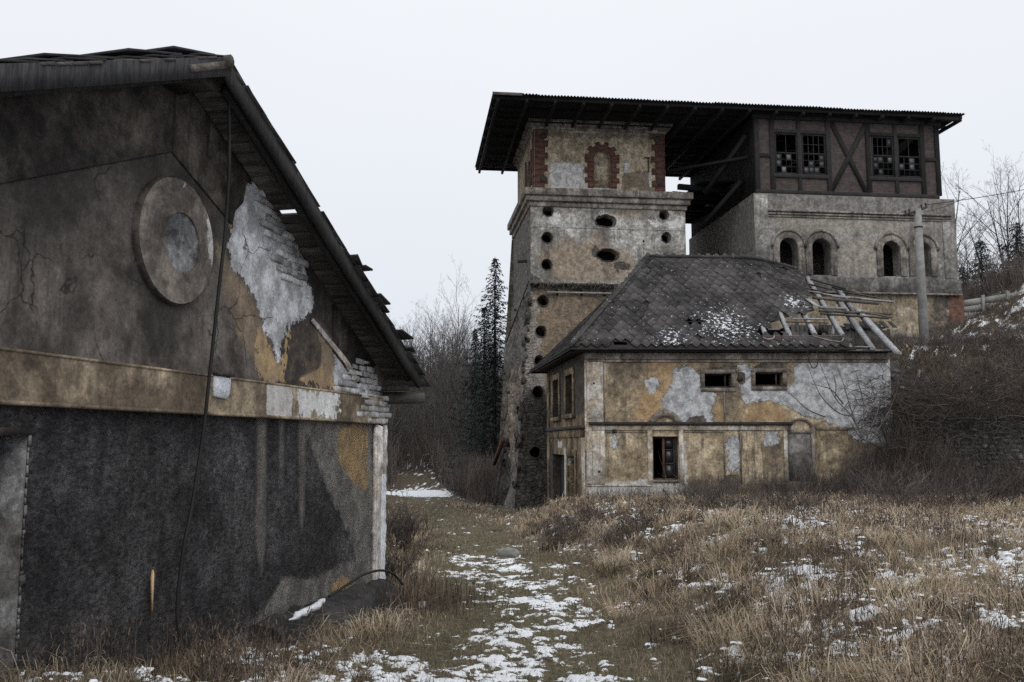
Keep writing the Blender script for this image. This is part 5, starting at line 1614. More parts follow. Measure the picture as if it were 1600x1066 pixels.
def hband(name, x0, x1, y0, y1, o0, o1, mat):
    b = MB(); a = FS.px(x0, (y0 + y1) / 2)[0]; c = FS.px(x1, (y0 + y1) / 2)[0]; xm = 1300
    b.prism(FS, [(a, FS.px(xm, y1)[1]), (c, FS.px(xm, y1)[1]), (c, FS.px(xm, y0)[1]), (a, FS.px(xm, y0)[1])], o0, o1)
    return b.build(name, mat, hall, bevel=.02)
hband('string_course', 1200, 1486, 331, 333.6, 0, .16, M_corn)
hband('string_course', 1200, 1486, 335.5, 338, 0, .10, M_corn)
hband('string_course', 1200, 1486, 339.5, 342, 0, .06, M_corn)
hband('corner_pier', 1179, 1201, 308, 432, 0.002, .05, M_hall)
hband('corner_pier', 1474, 1492, 338, 432, 0.002, .05, M_hall)
M_basec = layered('dark_base_course_render', col(.075, .071, .067), col(.135, .128, .12), [], grime=col(.04, .038, .035), streak=.8, grain=.35, rough_h=.01, rough_s=10)
hband('base_course', 1175, 1500, 433, 456, .0, .14, M_basec)
hband('base_ledge', 1174, 1500, 456.3, 459, .0, .24, M_corn)
zG = 4.6
zL = FS.px(1300, 458.5)[1]
M_hlow = layered('yellowed_lower_render', col(.18, .148, .10), col(.29, .245, .18), [
    ('brick', col(.085, .045, .035), col(.135, .072, .054), 1.1, .08, .05), ('soil', col(.05, .044, .038), col(.12, .10, .085), 1.2, .15, 0)], grime=col(.06, .05, .042), streak=1.0, grain=.35, rough_h=.012, rough_s=9, big_s=.4, sp_n=2)
FL = Plane.upright(Bp(0, FH_B - .14, 0), uB, -vB)
Q = FL.pxs
la = arch_hole(FL, 1393, 1421, 527, 575)
panel('lower_wall', FL, [(S0, zG), (S1 + .25, zG), (S1 + .25, zL), (S0, zL)], M_hlow, hall, holes=[la], sp=.3, depth=.6,
      masks={'brick': [Q([(1483, 455), (1510, 455), (1510, 520), (1484, 512), (1478, 480)]), Q([(1455, 515), (1480, 512), (1482, 535), (1455, 540)])], 'soil': [Q([(1452, 470), (1482, 458), (1486, 500), (1470, 512), (1455, 500)]), Q([(1450, 500), (1510, 505), (1510, 560), (1440, 560)])]})
r = (la[1][0] - la[0][0]) / 2; cx = (la[0][0] + la[1][0]) / 2; czz = la[2][1]
b = MB(); b.ring(FL, arc((cx, czz), r, 0, 180, 14), arc((cx, czz), r + .42, 0, 180, 14), 0, .1); b.build('arch_surround', M_corn, hall)
la2 = [(cx - r - 1.2, 0)]
# left flank of the hall, mostly in the dark under the roof
FHs = Plane.upright(Bp(S0, FH_B + HB, 0), -vB, -uB)
lw = HB - .18 + .36
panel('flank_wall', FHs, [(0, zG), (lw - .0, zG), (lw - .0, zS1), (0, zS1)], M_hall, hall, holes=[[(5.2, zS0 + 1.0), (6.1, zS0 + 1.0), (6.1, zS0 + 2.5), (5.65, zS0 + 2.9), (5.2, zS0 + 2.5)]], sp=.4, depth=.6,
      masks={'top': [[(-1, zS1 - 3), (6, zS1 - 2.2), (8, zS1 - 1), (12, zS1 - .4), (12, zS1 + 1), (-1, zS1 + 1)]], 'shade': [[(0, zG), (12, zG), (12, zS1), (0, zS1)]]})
random.seed(31)
a = 0.0
while a < HB - .1:
    w_ = random.uniform(.20, .28)
    b = MB(); b.box(Bp(H0 - .02, FH_B + .08 + a, zS1 + .02), uB * .04, vB * (w_ - .012), (0, 0, zHt - zS1 + random.uniform(.1, .2))); b.build('wall_board', M_tim_shade, hall)
    a += w_
# rear and right walls
b = MB(); b.box(Bp(H0 + .3, FH_B + HB - .3, zG), uB * (S1 - H0 - .6), vB * .3, (0, 0, zHt - zG - 2.0)); b.build('rear_wall', M_hall, hall)
b = MB(); b.box(Bp(S1 - .42, FH_B + .2, zG), uB * .4, vB * (HB - .5), (0, 0, zS1 - zG)); b.build('right_wall', M_hall, hall)
b = MB(); b.box(Bp(H1 - .2, FH_B + .2, zS1), uB * .2, vB * (HB - .5), (0, 0, zHt - zS1 - .1)); b.build('upper_right_wall', M_tim, hall)
for zz in (zS0 - .4, zS1 - .35):
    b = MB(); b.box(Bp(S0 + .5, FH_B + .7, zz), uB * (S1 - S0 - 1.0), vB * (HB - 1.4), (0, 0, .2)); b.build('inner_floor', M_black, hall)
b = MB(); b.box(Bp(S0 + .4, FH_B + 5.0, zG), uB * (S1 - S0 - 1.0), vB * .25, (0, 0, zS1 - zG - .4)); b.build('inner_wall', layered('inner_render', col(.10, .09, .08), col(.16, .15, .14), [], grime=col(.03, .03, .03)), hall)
# charging bridge between hall and tower: floor joists, rails and broken laths
zb_ = FT.px(1060, 296)[1]
random.seed(19)
for i in range(7):
    bb = .6 + i * 1.25
    b = MB(); b.beam(Bp(AM1 - .2, bb, zb_ + .3 + random.uniform(-.1, .1)), Bp(S0 + .2, bb + .2, zb_ + .1 + random.uniform(-.2, .2)), .28, .30); b.build('bridge_joist', M_tim_shade, hall)
for i in range(9):
    bb = -.3 + i * 1.0
    b = MB(); b.box(Bp(AM1 + .9, bb, zb_ + .48), uB * (S0 - AM1 - .9), vB * .92, (0, 0, .08)); b.build('bridge_plank', M_tim_shade, hall)
for i in range(9):
    z = zb_ - .5 - i * .62 + random.uniform(-.1, .1)
    L_ = random.uniform(.7, 1.8)
    b = MB(); b.beam(Bp(AM1 - .1, DT - .4, z), Bp(AM1 + L_, DT - .1, z + random.uniform(-.3, .5)), .14, random.uniform(.1, .24)); b.build('broken_lath', M_tim_shade, hall)
for z0, z1, bb in ((zb_ - .4, zb_ + 2.6, -.6), (zb_ - 2.2, zb_ + .2, .2)):
    b = MB(); b.beam(Bp(AM1 + 1.0, bb, z0), Bp(S0 - .05, bb - 1.6, z1), .22, .22); b.build('bridge_brace', M_tim_shade, hall)
b = MB(); b.beam(Bp(WT + .1, .2, zb_ + 1.1), Bp(S0, FH_B + .5, zb_ + 1.3), .16, .16); b.build('bridge_rail', M_tim_shade, hall)

# roof over both: corrugated sheets on purlins and rafters
RB0 = -3.75
PRf = Plane.upright(Bp(0, RB0, 0), uB, -vB)
zR = zT1 - .12
aR0, aR1 = None, None
def roof_a_at(px, zz, bb):
    """a-coordinate on the line (b = bb, z = zz) seen at column px"""
    lo, hi = -20, 40
    for _ in range(60):
        mid = (lo + hi) / 2
        P = Bp(mid, bb, zz) - EYE
        c = P.y * math.cos(PITCH) + P.z * math.sin(PITCH)
        if 800 + FPX * P.x / c < px: lo = mid
        else: hi = mid
    return lo
aR0, aR1 = roof_a_at(770, zR, RB0), roof_a_at(1508, zR, RB0)
RB1 = 5.0
for _ in range(60):
    P_ = Bp(aR0, RB1, zR) - EYE
    if 533 - FPX * (P_.z * math.cos(PITCH) - P_.y * math.sin(PITCH)) / (P_.y * math.cos(PITCH) + P_.z * math.sin(PITCH)) < 266: RB1 += .15
print('RB1', RB1, 'DT', DT)
TILT = .0
def roofz(bb): return zR + TILT * (bb - RB0)
m = M('rusted_sheet_iron', .8, .3)
P = m.pos()
cc_ = m.mix(m.mr(m.noise(1.1, P, 5, .7), .4, .65), col(.009, .0085, .009), col(.020, .017, .016))
M_sheet = m.done(m.val(cc_, m.mr(m.nd('ShaderNodeObjectInfo').outputs['Random'], 0, 1, .75, 1.25, False)))
random.seed(55)
ns_ = 22
sw = (aR1 - aR0) / ns_
for i in range(ns_):
    a0 = aR0 + i * sw
    nw = 7
    e0 = RB0 + random.uniform(-.06, .05); dz = random.uniform(-.015, .015)
    V = []; F = []
    for k in range(nw * 4 + 1):
        a = a0 + (sw + .03) * k / (nw * 4)
        zo = .038 * math.sin(2 * math.pi * k / 4) + dz
        for (bb, th_) in ((e0, 0), (RB1, 0), (e0, .02), (RB1, .02)):
            V.append(Bp(a, bb, roofz(bb) + .16 + zo + th_))
    for k in range(nw * 4):
        q0, q1 = k * 4, k * 4 + 4
        F += [(q0, q1, q1 + 1, q0 + 1), (q0 + 2, q0 + 3, q1 + 3, q1 + 2), (q0, q0 + 2, q1 + 2, q1), (q0 + 1, q1 + 1, q1 + 3, q0 + 3)]
    MB().add(V, F).build('roof_sheet', M_sheet, hall)
for bb in np.linspace(RB0 + .25, RB1 - .3, 9):
    b = MB(); b.beam(Bp(aR0 + .05, bb, roofz(bb) + .02), Bp(aR1 - .05, bb, roofz(bb) + .02), .12, .18, seg=2); b.build('purlin', M_tim_shade, hall)
a = aR0 + .3
while a < aR1:
    b = MB(); b.beam(Bp(a, RB0 + .1, roofz(RB0) - .16), Bp(a, RB1 - .1, roofz(RB1) - .16), .14, .18); b.build('rafter', M_tim_shade, hall)
    a += 1.55
b = MB(); b.box(Bp(aR0 - .02, RB0 - .05, zR + .06), uB * 1.6, vB * .03, (0, 0, .16)); b.build('fascia_board', M_wood_brown, hall)
b = MB(); b.box(Bp(H0 - .1, FH_B - .15, zHt + .05), uB * (H1 - H0 + .3), vB * .3, (0, 0, zR - zHt - .32)); b.build('head_beam', M_tim, hall)
b = MB(); b.box(Bp(aR1 - 1.6, RB0 + .12, zR - .20), uB * 1.3, vB * .22, (0, 0, .15)); b.build('eave_bracket', M_tim, hall)
print('zR', zR, 'zHt', zHt, 'zT1', zT1, 'a', aR0, aR1, 'H', H0, H1, 'S', S0, S1, 'WT', WT, 'Z', zS0, zS1, zM0)

# ------------------------------------------------------------------ retaining wall, rubble, fence, pole
random.seed(61)
retw = thing('retaining_wall', 'dark overgrown rubble stone retaining wall right of the derelict house', 'stone wall', (20, 37, 0))
PR = Plane.upright((15.3, 36.95, -1.2), (1, -.02, 0), (-.02, -1, 0))
b = MB(); b.box(PR.pt(0, 0, -.5), PR.u * 17, PR.w * 3.95, PR.n * .48); b.build('wall_core', M_mortar, retw)
stone_meshes = []
for k in range(7):
    random.seed(90 + k)
    n = random.choice((6, 7, 8)); rr = []
    pr_ = [(math.cos(2 * math.pi * (i + random.uniform(-.25, .25)) / n) * random.uniform(.42, .54), math.sin(2 * math.pi * (i + random.uniform(-.25, .25)) / n) * random.uniform(.42, .54)) for i in range(n)]
    b = MB(); vv = [(x, .0, z) for x, z in pr_] + [(x * .95, -.55, z * .95) for x, z in pr_] + [(x * .6 + random.uniform(-.05, .05), -.8 - random.uniform(0, .25), z * .6) for x, z in pr_]
    ff = [(i, (i + 1) % n, n + (i + 1) % n, n + i) for i in range(n)] + [(n + i, n + (i + 1) % n, 2 * n + (i + 1) % n, 2 * n + i) for i in range(n)] + [tuple(range(2 * n, 3 * n))]
    b.add(vv, ff); me = b.mesh('stone'); me.materials.append(M_stone); stone_meshes.append(me)
random.seed(62)
z = -.05; cnt = 0; far_st = MB()
while z < 3.9:
    h = random.uniform(.12, .24); x = -.1 + random.uniform(0, .3)
    while x < 14:
        w_ = random.uniform(.16, .52)
        if cnt < 295 and x < 6.6 and z > .9:
            o = link('stone', random.choice(stone_meshes), None, retw, PR.pt(x + w_ / 2 + random.uniform(-.05, .05), z + h / 2 + random.uniform(-.06, .06), random.uniform(-.08, .0)) - world_loc(retw))
            o.scale = (w_ * random.uniform(.8, 1.05), random.uniform(.04, .12), h * random.uniform(.75, 1.1)); o.rotation_euler = (random.uniform(-.2, .2), random.uniform(-.25, .25), random.uniform(-.2, .2)); cnt += 1
        else:
            far_st.box(PR.pt(x + .02, z + .02, -.05), PR.u * (w_ - .04), PR.w * (h - .04), PR.n * random.uniform(.05, .1))
        x += w_
    z += h * .97
setp(far_st.build('wall_stones', plain('far_wall_stone', col(.03, .031, .034), col(.088, .089, .094), 2.2, .92, .012, 12, .4, island=True), retw, bevel=.03), kind='stuff')

def rubble_stone(r, seed, mat, name, parent=None, loc=None, fl=.65):
    # one irregular broken stone
    rs = random.Random(seed); b = MB(); n = 7
    vv = [(0, 0, r * fl)]; ff = []
    for lvl, (h, k) in enumerate(((.55, .75), (0, 1.0), (-.5, .8))):
        for i in range(n):
            t = 2 * math.pi * (i + .5 * (lvl % 2)) / n; q = r * k * rs.uniform(.75, 1.15)
            vv.append((math.cos(t) * q, math.sin(t) * q, h * r * fl * rs.uniform(.8, 1.2)))
    ff += [(0, 1 + i, 1 + (i + 1) % n) for i in range(n)]
    for l in range(2):
        for i in range(n): ff.append((1 + l * n + i, 1 + (l + 1) * n + i, 1 + (l + 1) * n + (i + 1) % n, 1 + l * n + (i + 1) % n))
    b.add(vv, ff)
    o = link(name, b.mesh(name), mat, parent, loc)
    return o
pb = at(796, 840, 20.5)
o = rubble_stone(.32, 4, M_boulder, 'boulder', None, Vector((pb.x, pb.y, gz(pb.x, pb.y) + .06))); o.scale = (1.15, .8, .75)
m_ = o.modifiers.new('round', 'SUBSURF'); m_.levels = 1; m_.render_levels = 1
setp(o, 'pale rounded boulder lying in the grass beside the bend of the track', 'boulder')
pb = at(790, 807, 30); o = rubble_stone(.3, 9, M_mortar, 'boulder', None, Vector((pb.x, pb.y, gz(pb.x, pb.y) + .0))); o.scale = (1.8, 1, .5)
setp(o, 'flat dark stone sunk in the grass near the foot of the tower', 'boulder')
random.seed(67)
for i in range(90):
    z_ = random.uniform(-2.2, zM0 - .5) ; bb_ = random.choice((random.uniform(-.4, .6), random.uniform(0, DT - .5)))
    t_ = (z_ - zB) / (zM0 - zB); bb_ += B0b * (1 - t_)
    p_ = flank(bb_, z_, random.uniform(-.12, .10))
    o = rubble_stone(random.uniform(.12, .34), 300 + i, M_tside, 'stone', tower, p_ - world_loc(tower)); o.rotation_euler = (random.uniform(-.5, .5), 1.57 + random.uniform(-.4, .4), random.uniform(-.3, .3))
heap = thing('rubble_heap', 'heap of fallen stones and earth below the leaning concrete pole', 'rubble', (15.8, 38.8, 3.4))
random.seed(71)
hm = MB()
for i in range(130):
    x = random.uniform(14.4, 17.6); y = 37.2 + abs(random.gauss(0, 1.3)); t = (y - 37.2) / 3.2
    z = 2.9 + 2.4 * min(t, 1) + random.uniform(-.25, .35) - max(0, x - 16.5) * .3
    r = random.uniform(.12, .34)
    o = rubble_stone(r, i, M_stone if i % 3 else plain('rubble_brick', col(.10, .06, .045), col(.2, .13, .1), 4) if i == 0 else M_mortar if i % 3 == 0 else M_stone, 'stone', heap, Vector((x, y, z)) - world_loc(heap))
    o.rotation_euler = (random.uniform(-.5, .5), random.uniform(-.5, .5), random.uniform(0, 6))
b = MB()
vv = []; NX, NY = 14, 8
for i in range(NX):
    for j in range(NY):
        x = 14.2 + 4.0 * i / (NX - 1); y = 36.75 + 4.0 * j / (NY - 1); t = min(1, j / (NY - 2))
        z = 2.2 + 3.2 * t ** .8 + float(fbm(x * 1.2, y * 1.2, 77)) * .9 - .5 - max(0, x - 16.8) * .4 - (1.5 if j == 0 else 0)
        vv.append((x, y, z))
b.add(vv, [(i * NY + j, (i + 1) * NY + j, (i + 1) * NY + j + 1, i * NY + j + 1) for i in range(NX - 1) for j in range(NY - 1)])
b.build('earth', M_mortar, heap, True)
bb_ = at(1372, 620, 36.6)
slab_ = MB(); slab_.box(Vector((14.95, 36.7, -1.6)), (1.1, 0, 0), (0, .5, 0), (0, 0, 4.9)); slab_.build('broken_pier', M_mortar, heap, bevel=.1)

fence = thing('concrete_fence', 'grey concrete panel fence along the hillside terrace', 'fence', (28, 50, 8.4))
f0, f1 = at(1497, 500, 50.5), at(1690, 486, 50.5)
f0t = at(1497, 470, 50.5); f1t = at(1690, 440, 50.5)
for k in range(5):
    q0, q1 = f0.lerp(f1, k / 5), f0.lerp(f1, (k + 1) / 5)
    t0, t1 = f0t.lerp(f1t, k / 5), f0t.lerp(f1t, (k + 1) / 5)
    b = MB(); b.beam(q0 - Vector((0, 0, .8)), t0 + Vector((0, 0, .1)), .16, .16, (0, 1, 0)); b.build('post', M_concrete, fence)
    for j in range(3):
        u0 = q0.lerp(t0, j / 3 + .01); u1 = q1.lerp(t1, j / 3 + .01); v0 = q0.lerp(t0, (j + 1) / 3 - .02); v1 = q1.lerp(t1, (j + 1) / 3 - .02)
        b = MB(); th2 = Vector((0, .07, 0)); b.add([u0, u1, v1, v0, u0 + th2, u1 + th2, v1 + th2, v0 + th2], [(0, 1, 2, 3), (7, 6, 5, 4), (0, 4, 5, 1), (1, 5, 6, 2), (2, 6, 7, 3), (3, 7, 4, 0)])
        b.build('panel', M_concrete, fence)

pole0, pole1 = at(1445, 548, 42.0), at(1433.5, 327, 42.0)
pole = thing('utility_pole', 'slightly leaning grey concrete utility pole with short crossarm', 'utility pole', pole0)
b = MB(); b.tube([pole0 - Vector((0, 0, .8)), pole0.lerp(pole1, .5), pole1], [.23, .20, .165], 12); b.build('pole', M_concrete, pole, True)
c0, c1 = at(1413.5, 336.5, 41.7), at(1447.5, 324, 42.3)
b = MB(); b.beam(c0, c1, .12, .12); b.build('crossarm', M_iron, pole)
for t in (.04, .22, .78, .97):
    p = c0.lerp(c1, t); b = MB(); b.tube([p, p + Vector((0, 0, .12)), p + Vector((0, 0, .16)), p + Vector((0, 0, .22))], [.03, .03, .06, .045], 8); b.build('insulator', M_iron, pole)
b = MB(); p = pole0.lerp(pole1, .87); b.tube([p - Vector((0, 0, .03)), p + Vector((0, 0, .03))], .20, 12); b.build('pole_band', M_iron, pole)
w0, w1 = c0.lerp(c1, .97) + Vector((0, -.05, .12)), at(1700, 275, 42)
wp = [w0.lerp(w1, t) - Vector((0, 0, 4 * t * (1 - t) * .12)) for t in np.linspace(0, 1, 12)]
b = MB(); b.tube(wp, .016, 4); setp(b.build('overhead_wire', M_cable), 'thin overhead wire running right from the concrete pole', 'wire')
b = MB(); b.tube([w0.lerp(w1, .0) - Vector((0, 0, .35)), w0.lerp(w1, .12) - Vector((0, 0, .25)), w0.lerp(w1, .25) - Vector((0, 0, .0))], .012, 4); b.build('stay_wire', M_cable, pole)

# ------------------------------------------------------------------ trees
def grow(seed, height, r0, spread=.55, levels=4, lean=.05, first=.25, twig=1.0, split=(5, 4, 4, 3)):
    """winter tree: (trunk shape, twig shape)"""
    rs = random.Random(seed)
    T, K = MB(), MB()
    def branch(p, d, L, r, lvl):
        n = 5 if lvl == 0 else (3 if lvl == 1 else 2)
        pts, rad = [p], [r]
        dd = d.copy()
        for i in range(n):
            dd = (dd + Vector((rs.uniform(-1, 1), rs.uniform(-1, 1), rs.uniform(-.3, .6))) * (.10 if lvl == 0 else .2)).normalized()
            pts.append(pts[-1] + dd * (L / n)); rad.append(max(r * (1 - .82 * (i + 1) / n), .004))
        tgt = T if lvl <= 1 else K
        tgt.tube(pts, rad, 6 if lvl == 0 else (4 if lvl == 1 else 3), cap=False)
        if lvl >= levels: return
        k = split[lvl]
        if lvl == 0: k = int(k * 2.4)
        for i in range(k):
            t = rs.uniform(first if lvl == 0 else .25, .98)
            f = t * n; j = min(int(f), n - 1); q = pts[j].lerp(pts[j + 1], f - j)
            ax = (pts[j + 1] - pts[j]).normalized()
            side = Vector((rs.uniform(-1, 1), rs.uniform(-1, 1), rs.uniform(-.2, .5)))
            side = (side - ax * side.dot(ax)).normalized()
            nd_ = (ax * rs.uniform(.55, 1.0) + side * spread * rs.uniform(.8, 1.6)).normalized()
            branch(q, nd_, L * rs.uniform(.34, .56) * (1 - .3 * t), max(rad[j] * .55, .006 * twig), lvl + 1)
    branch(Vector((0, 0, -.3)), Vector((rs.uniform(-lean, lean), rs.uniform(-lean, lean), 1)).normalized(), height, r0, 0)
    return T, K

def make_tree(name, label, cat, group, T, K, mt=M_bark, mk=M_twig, part='branches'):
    root = thing(name, label, cat, (0, 0, 0), group)
    link('trunk', T.mesh('trunk', smooth_=True), mt, root)
    link(part, K.mesh(part), mk, root)
    return root

def copy_thing(o, label=None, group=None):
    c = o.copy(); COL.objects.link(c)
    if label: c['label'] = label
    if group: c['group'] = group
    for ch in o.children:
        d = ch.copy(); COL.objects.link(d); d.parent = c
        for g in ch.children:
            e = g.copy(); COL.objects.link(e); e.parent = d
    return c

protos = []
for k in range(7):
    T, K = grow(200 + k, 8.5 + (k % 3) * 1.4, .11 + .02 * (k % 2), .42 if k % 2 else .6, 4, .06, .22, 1.0, (5, 4, 4, 3))
    protos.append(make_tree('bare_tree', 'thin bare tree in the winter wood behind the track', 'tree', 'bare trees of the wood behind the track', T, K))
random.seed(301)
used = set(); nplace = 0
spots = []
while len(spots) < 245:
    y = random.uniform(82, 142); px = random.uniform(600, 790)
    if random.random() < .15: px = random.uniform(420, 600)
    x = (px - 800) / FPX * y
    if abs(x - path_x(y)) < 1.6 and y < 90: continue
    spots.append((x, y))
for i, (x, y) in enumerate(spots):
    k = i % 7
    o = protos[k] if i < 7 else copy_thing(protos[k])
    o.location = (x, y, float(land(x, y)) - .1)
    o.rotation_euler = (random.uniform(-.05, .05), random.uniform(-.05, .05), random.uniform(0, 6.28))
    s = random.uniform(.6, 1.05); o.scale = (s, s, s * random.uniform(.95, 1.2))
# tall slim birch like tree standing above the others
T, K = grow(990, 17, .13, .42, 4, .02, .3, 1.0, (7, 4, 4, 3))
o = make_tree('bare_tree', 'tallest slender bare tree reaching above the wood left of the fir', 'tree', None, T, K)
p = at(718, 600, 96); o.location = (p.x, p.y, float(land(p.x, p.y)) - .2)

def fir(seed, H, Rb):
    rs = random.Random(seed); T, K = MB(), MB()
    T.tube([(0, 0, -.4), (0, 0, H * .5), (0, 0, H)], [.22, .12, .015], 7, cap=False)
    z = H * .05; a = rs.uniform(0, 6)
    while z < H - .12:
        t = z / H
        rad = Rb * (1 - t) ** .8 + .10
        a += 2.4 + rs.uniform(-.7, .7)
        L_ = rad * rs.choice((.55, .8, .95, 1.05, 1.2)) * rs.uniform(.85, 1.1)
        d = Vector((math.cos(a), math.sin(a), 0)); side = Vector((-d.y, d.x, 0))
        droop = rs.uniform(.08, .42); lift = rs.uniform(.05, .3)
        n = max(3, int(L_ / .16))
        for j in range(n):
            f = (j + rs.uniform(.2, .8)) / n
            p = d * L_ * f + Vector((0, 0, z + lift * L_ * f * f * f - droop * L_ * f))
            wdt = .40 * (1 - f * .75) * min(1, L_) * rs.uniform(.5, 1.2)
            for s_ in (-1, 1):
                if rs.random() < .12: continue
                tip = p + side * s_ * wdt + d * rs.uniform(.05, .25) + Vector((0, 0, rs.uniform(-.24, .03)))
                K.add([p - d * rs.uniform(.04, .1) + Vector((0, 0, .02)), p + d * rs.uniform(.04, .1), tip], [(0, 1, 2)])
            K.add([p - side * .05, p + side * .05, p + d * rs.uniform(.1, .25) + Vector((0, 0, rs.uniform(-.2, .08)))], [(0, 1, 2)])
        z += rs.uniform(.02, .055) * (1.3 - .5 * t)
    return T, K
def place_fir(seed, H, Rb, px, Y, label, zoff=0.0):
    T, K = fir(seed, H, Rb)
    o = make_tree('fir_tree', label, 'fir tree', None, T, K, M_bark, M_needle, 'needles')
    p = at(px, 600, Y); o.location = (p.x, p.y, float(land(p.x, p.y)) - .2 + zoff)
    return o
def height_for(py, px, Y):
    p = at(px, py, Y); return p.z - float(land(p.x, p.y)) + .2
place_fir(1, height_for(401, 772, 68), 4.3, 773, 68, 'tall dark fir right behind the left flank of the stone tower')
place_fir(2, height_for(478, 752, 74), 3.2, 757, 74, 'shorter fir half hidden beside the tall fir by the tower')
place_fir(3, height_for(512, 742, 80), 1.7, 742, 80, 'smallest fir at the left edge of the pair by the tower')
place_fir(4, height_for(372, 1545, 66), 3.0, 1545, 66, 'broad fir on the hillside above the concrete fence')
place_fir(5, height_for(345, 1602, 62), 3.4, 1604, 62, 'fir at the right edge of the picture above the concrete fence')
place_fir(6, height_for(415, 1512, 74), 2.2, 1514, 74, 'small fir close behind the right corner of the hall')
random.seed(410)
for i in range(46):
    k = i % 7
    o = copy_thing(protos[k], 'bare tree on the hillside right of the hall', 'bare trees on the hillside right of the hall')
    px = random.uniform(1485, 1680); y = random.uniform(66, 100); x = (px - 800) / FPX * y
    o.location = (x, y, float(land(x, y)) - .2); o.rotation_euler = (random.uniform(-.06, .06), random.uniform(-.06, .06), random.uniform(0, 6.28))
    s = random.uniform(.75, 1.2); o.scale = (s, s, s * 1.1)
for (px, Y, top, lab) in ((1483, 64, 285, 'thin bare tree showing just past the right corner of the hall'), (1568, 72, 262, 'taller bare tree on the hillside between the two big firs')):
    T, K = grow(500 + px, height_for(top, px, Y), .12, .45, 4, .03, .3, 1.0, (6, 4, 4, 3))
    o = make_tree('bare_tree', lab, 'tree', None, T, K); p = at(px, 450, Y); o.location = (p.x, p.y, float(land(p.x, p.y)) - .2)

# brushwood of the far slope and the hillside: too many stems to count
def twig_field(name, X, Y, hmin, hmax, w, mat, lean=.25, zfun=None, fork=2, seed=1):
    r = np.random.default_rng(seed)
    n = len(X); Z = (zfun or land)(X, Y)
    h = r.uniform(hmin, hmax, n) * (1 if np.isscalar(w) else 1)
    V, F = [], []
    base = np.c_[X, Y, Z - .05]
    k = 0
    for f in range(1 + fork):
        if f == 0:
            p0 = base; d = np.c_[r.normal(0, lean, n), r.normal(0, lean, n), np.ones(n)]; L_ = h; ww = np.full(n, 1.0) * w
        else:
            t = r.uniform(.25, .8, n)[:, None]; p0 = base + d0 * (h[:, None] * t)
            d = d0 + np.c_[r.normal(0, .45, n), r.normal(0, .45, n), r.uniform(-.1, .3, n)]; L_ = h * r.uniform(.3, .6, n); ww = np.full(n, .6) * w
        d = d / np.linalg.norm(d, axis=1)[:, None]
        if f == 0: d0 = d
        a = r.uniform(0, np.pi, n); s = np.c_[np.cos(a), np.sin(a), np.zeros(n)] * (ww / 2)[:, None]
        mid = p0 + d * (L_ * .55)[:, None] + r.normal(0, .04, (n, 3)) * L_[:, None]
        tip = p0 + d * L_[:, None] + np.c_[r.normal(0, .1, n), r.normal(0, .1, n), np.zeros(n)] * L_[:, None]
        vs_ = np.stack([p0 - s, p0 + s, mid + s * .7, mid - s * .7, tip], 1).reshape(-1, 3)
        i0 = k + np.arange(n) * 5
        V.append(vs_)
        F.append(np.stack([i0, i0 + 1, i0 + 2], 1)); F.append(np.stack([i0, i0 + 2, i0 + 3], 1)); F.append(np.stack([i0 + 3, i0 + 2, i0 + 4], 1))
        k += 5 * n
    return setp(link(name, np_mesh(name, np.vstack(V), np.vstack(F).astype(np.int32)), mat), kind='stuff')
M_brush = plain('brown_brushwood', col(.075, .062, .058), col(.165, .138, .124), .35, .95, .0, 10, .35, island=True)
M_brush_d = plain('dark_bramble', col(.048, .041, .038), col(.15, .126, .111), .9, .95, .0, 10, .4, island=True)
r = np.random.default_rng(5)
n = 42000
Y = r.uniform(79, 160, n); X = (r.uniform(330, 860, n) - 800) / FPX * Y
k = (np.abs(X - path_x(Y)) > 1.7) | (Y > 90)
dens = fbm(X * .12, Y * .12, 66, 3)
k &= r.random(n) < np.clip((dens - .25) * 2.6, .12, 1)
twig_field('far_brushwood', X[k], Y[k], 1.3, 5.0, .05, M_brush, .14, None, 3, 3)
n = 5200
Y = r.uniform(56, 82, n); X = (r.uniform(668, 775, n) - 800) / FPX * Y
k = X > path_x(Y) + 2.2 + r.random(n)
twig_field('trackside_brushwood', X[k], Y[k], .8, 3.4, .032, M_brush, .14, None, 3, 14)
n = 15000
Y = r.uniform(52, 95, n); X = (r.uniform(1470, 1760, n) - 800) / FPX * Y
twig_field('hillside_brushwood', X, Y, .5, 2.4, .045, M_brush, .2, None, 2, 4)

# ------------------------------------------------------------------ brush and brambles close to the buildings
def bush(seed, H, W_, stems, lvl=2, arch=.3, up=1.0):
    rs = random.Random(seed); K = MB()
    def br(p, d, L, r, l):
        n = 4 if l == 0 else 2
        pts, rad = [p], [r]; dd = d.copy()
        for i in range(n):
            dd = (dd + Vector((rs.uniform(-1, 1), rs.uniform(-1, 1), rs.uniform(-.5, .4) - arch * i / n)) * .22).normalized()
            pts.append(pts[-1] + dd * (L / n)); rad.append(max(r * (1 - .75 * (i + 1) / n), .0035))
        K.tube(pts, rad, 3, cap=False)
        if l >= lvl: return
        for i in range(4 if l == 0 else 3):
            t = rs.uniform(.25, .95); f = t * n; j = min(int(f), n - 1); q = pts[j].lerp(pts[j + 1], f - j)
            nd_ = ((pts[j + 1] - pts[j]).normalized() + Vector((rs.uniform(-1, 1), rs.uniform(-1, 1), rs.uniform(-.3, .7))) * .7).normalized()
            br(q, nd_, L * rs.uniform(.3, .55), r * .6, l + 1)
    for i in range(stems):
        a = rs.uniform(0, 6.28); q = abs(rs.gauss(0, .35)) * W_
        br(Vector((math.cos(a) * q, math.sin(a) * q, -.1)), Vector((math.cos(a) * rs.uniform(0, .5), math.sin(a) * rs.uniform(0, .5), up)).normalized(), H * rs.uniform(.6, 1.1), .011 * (H ** .5), 0)
    return K
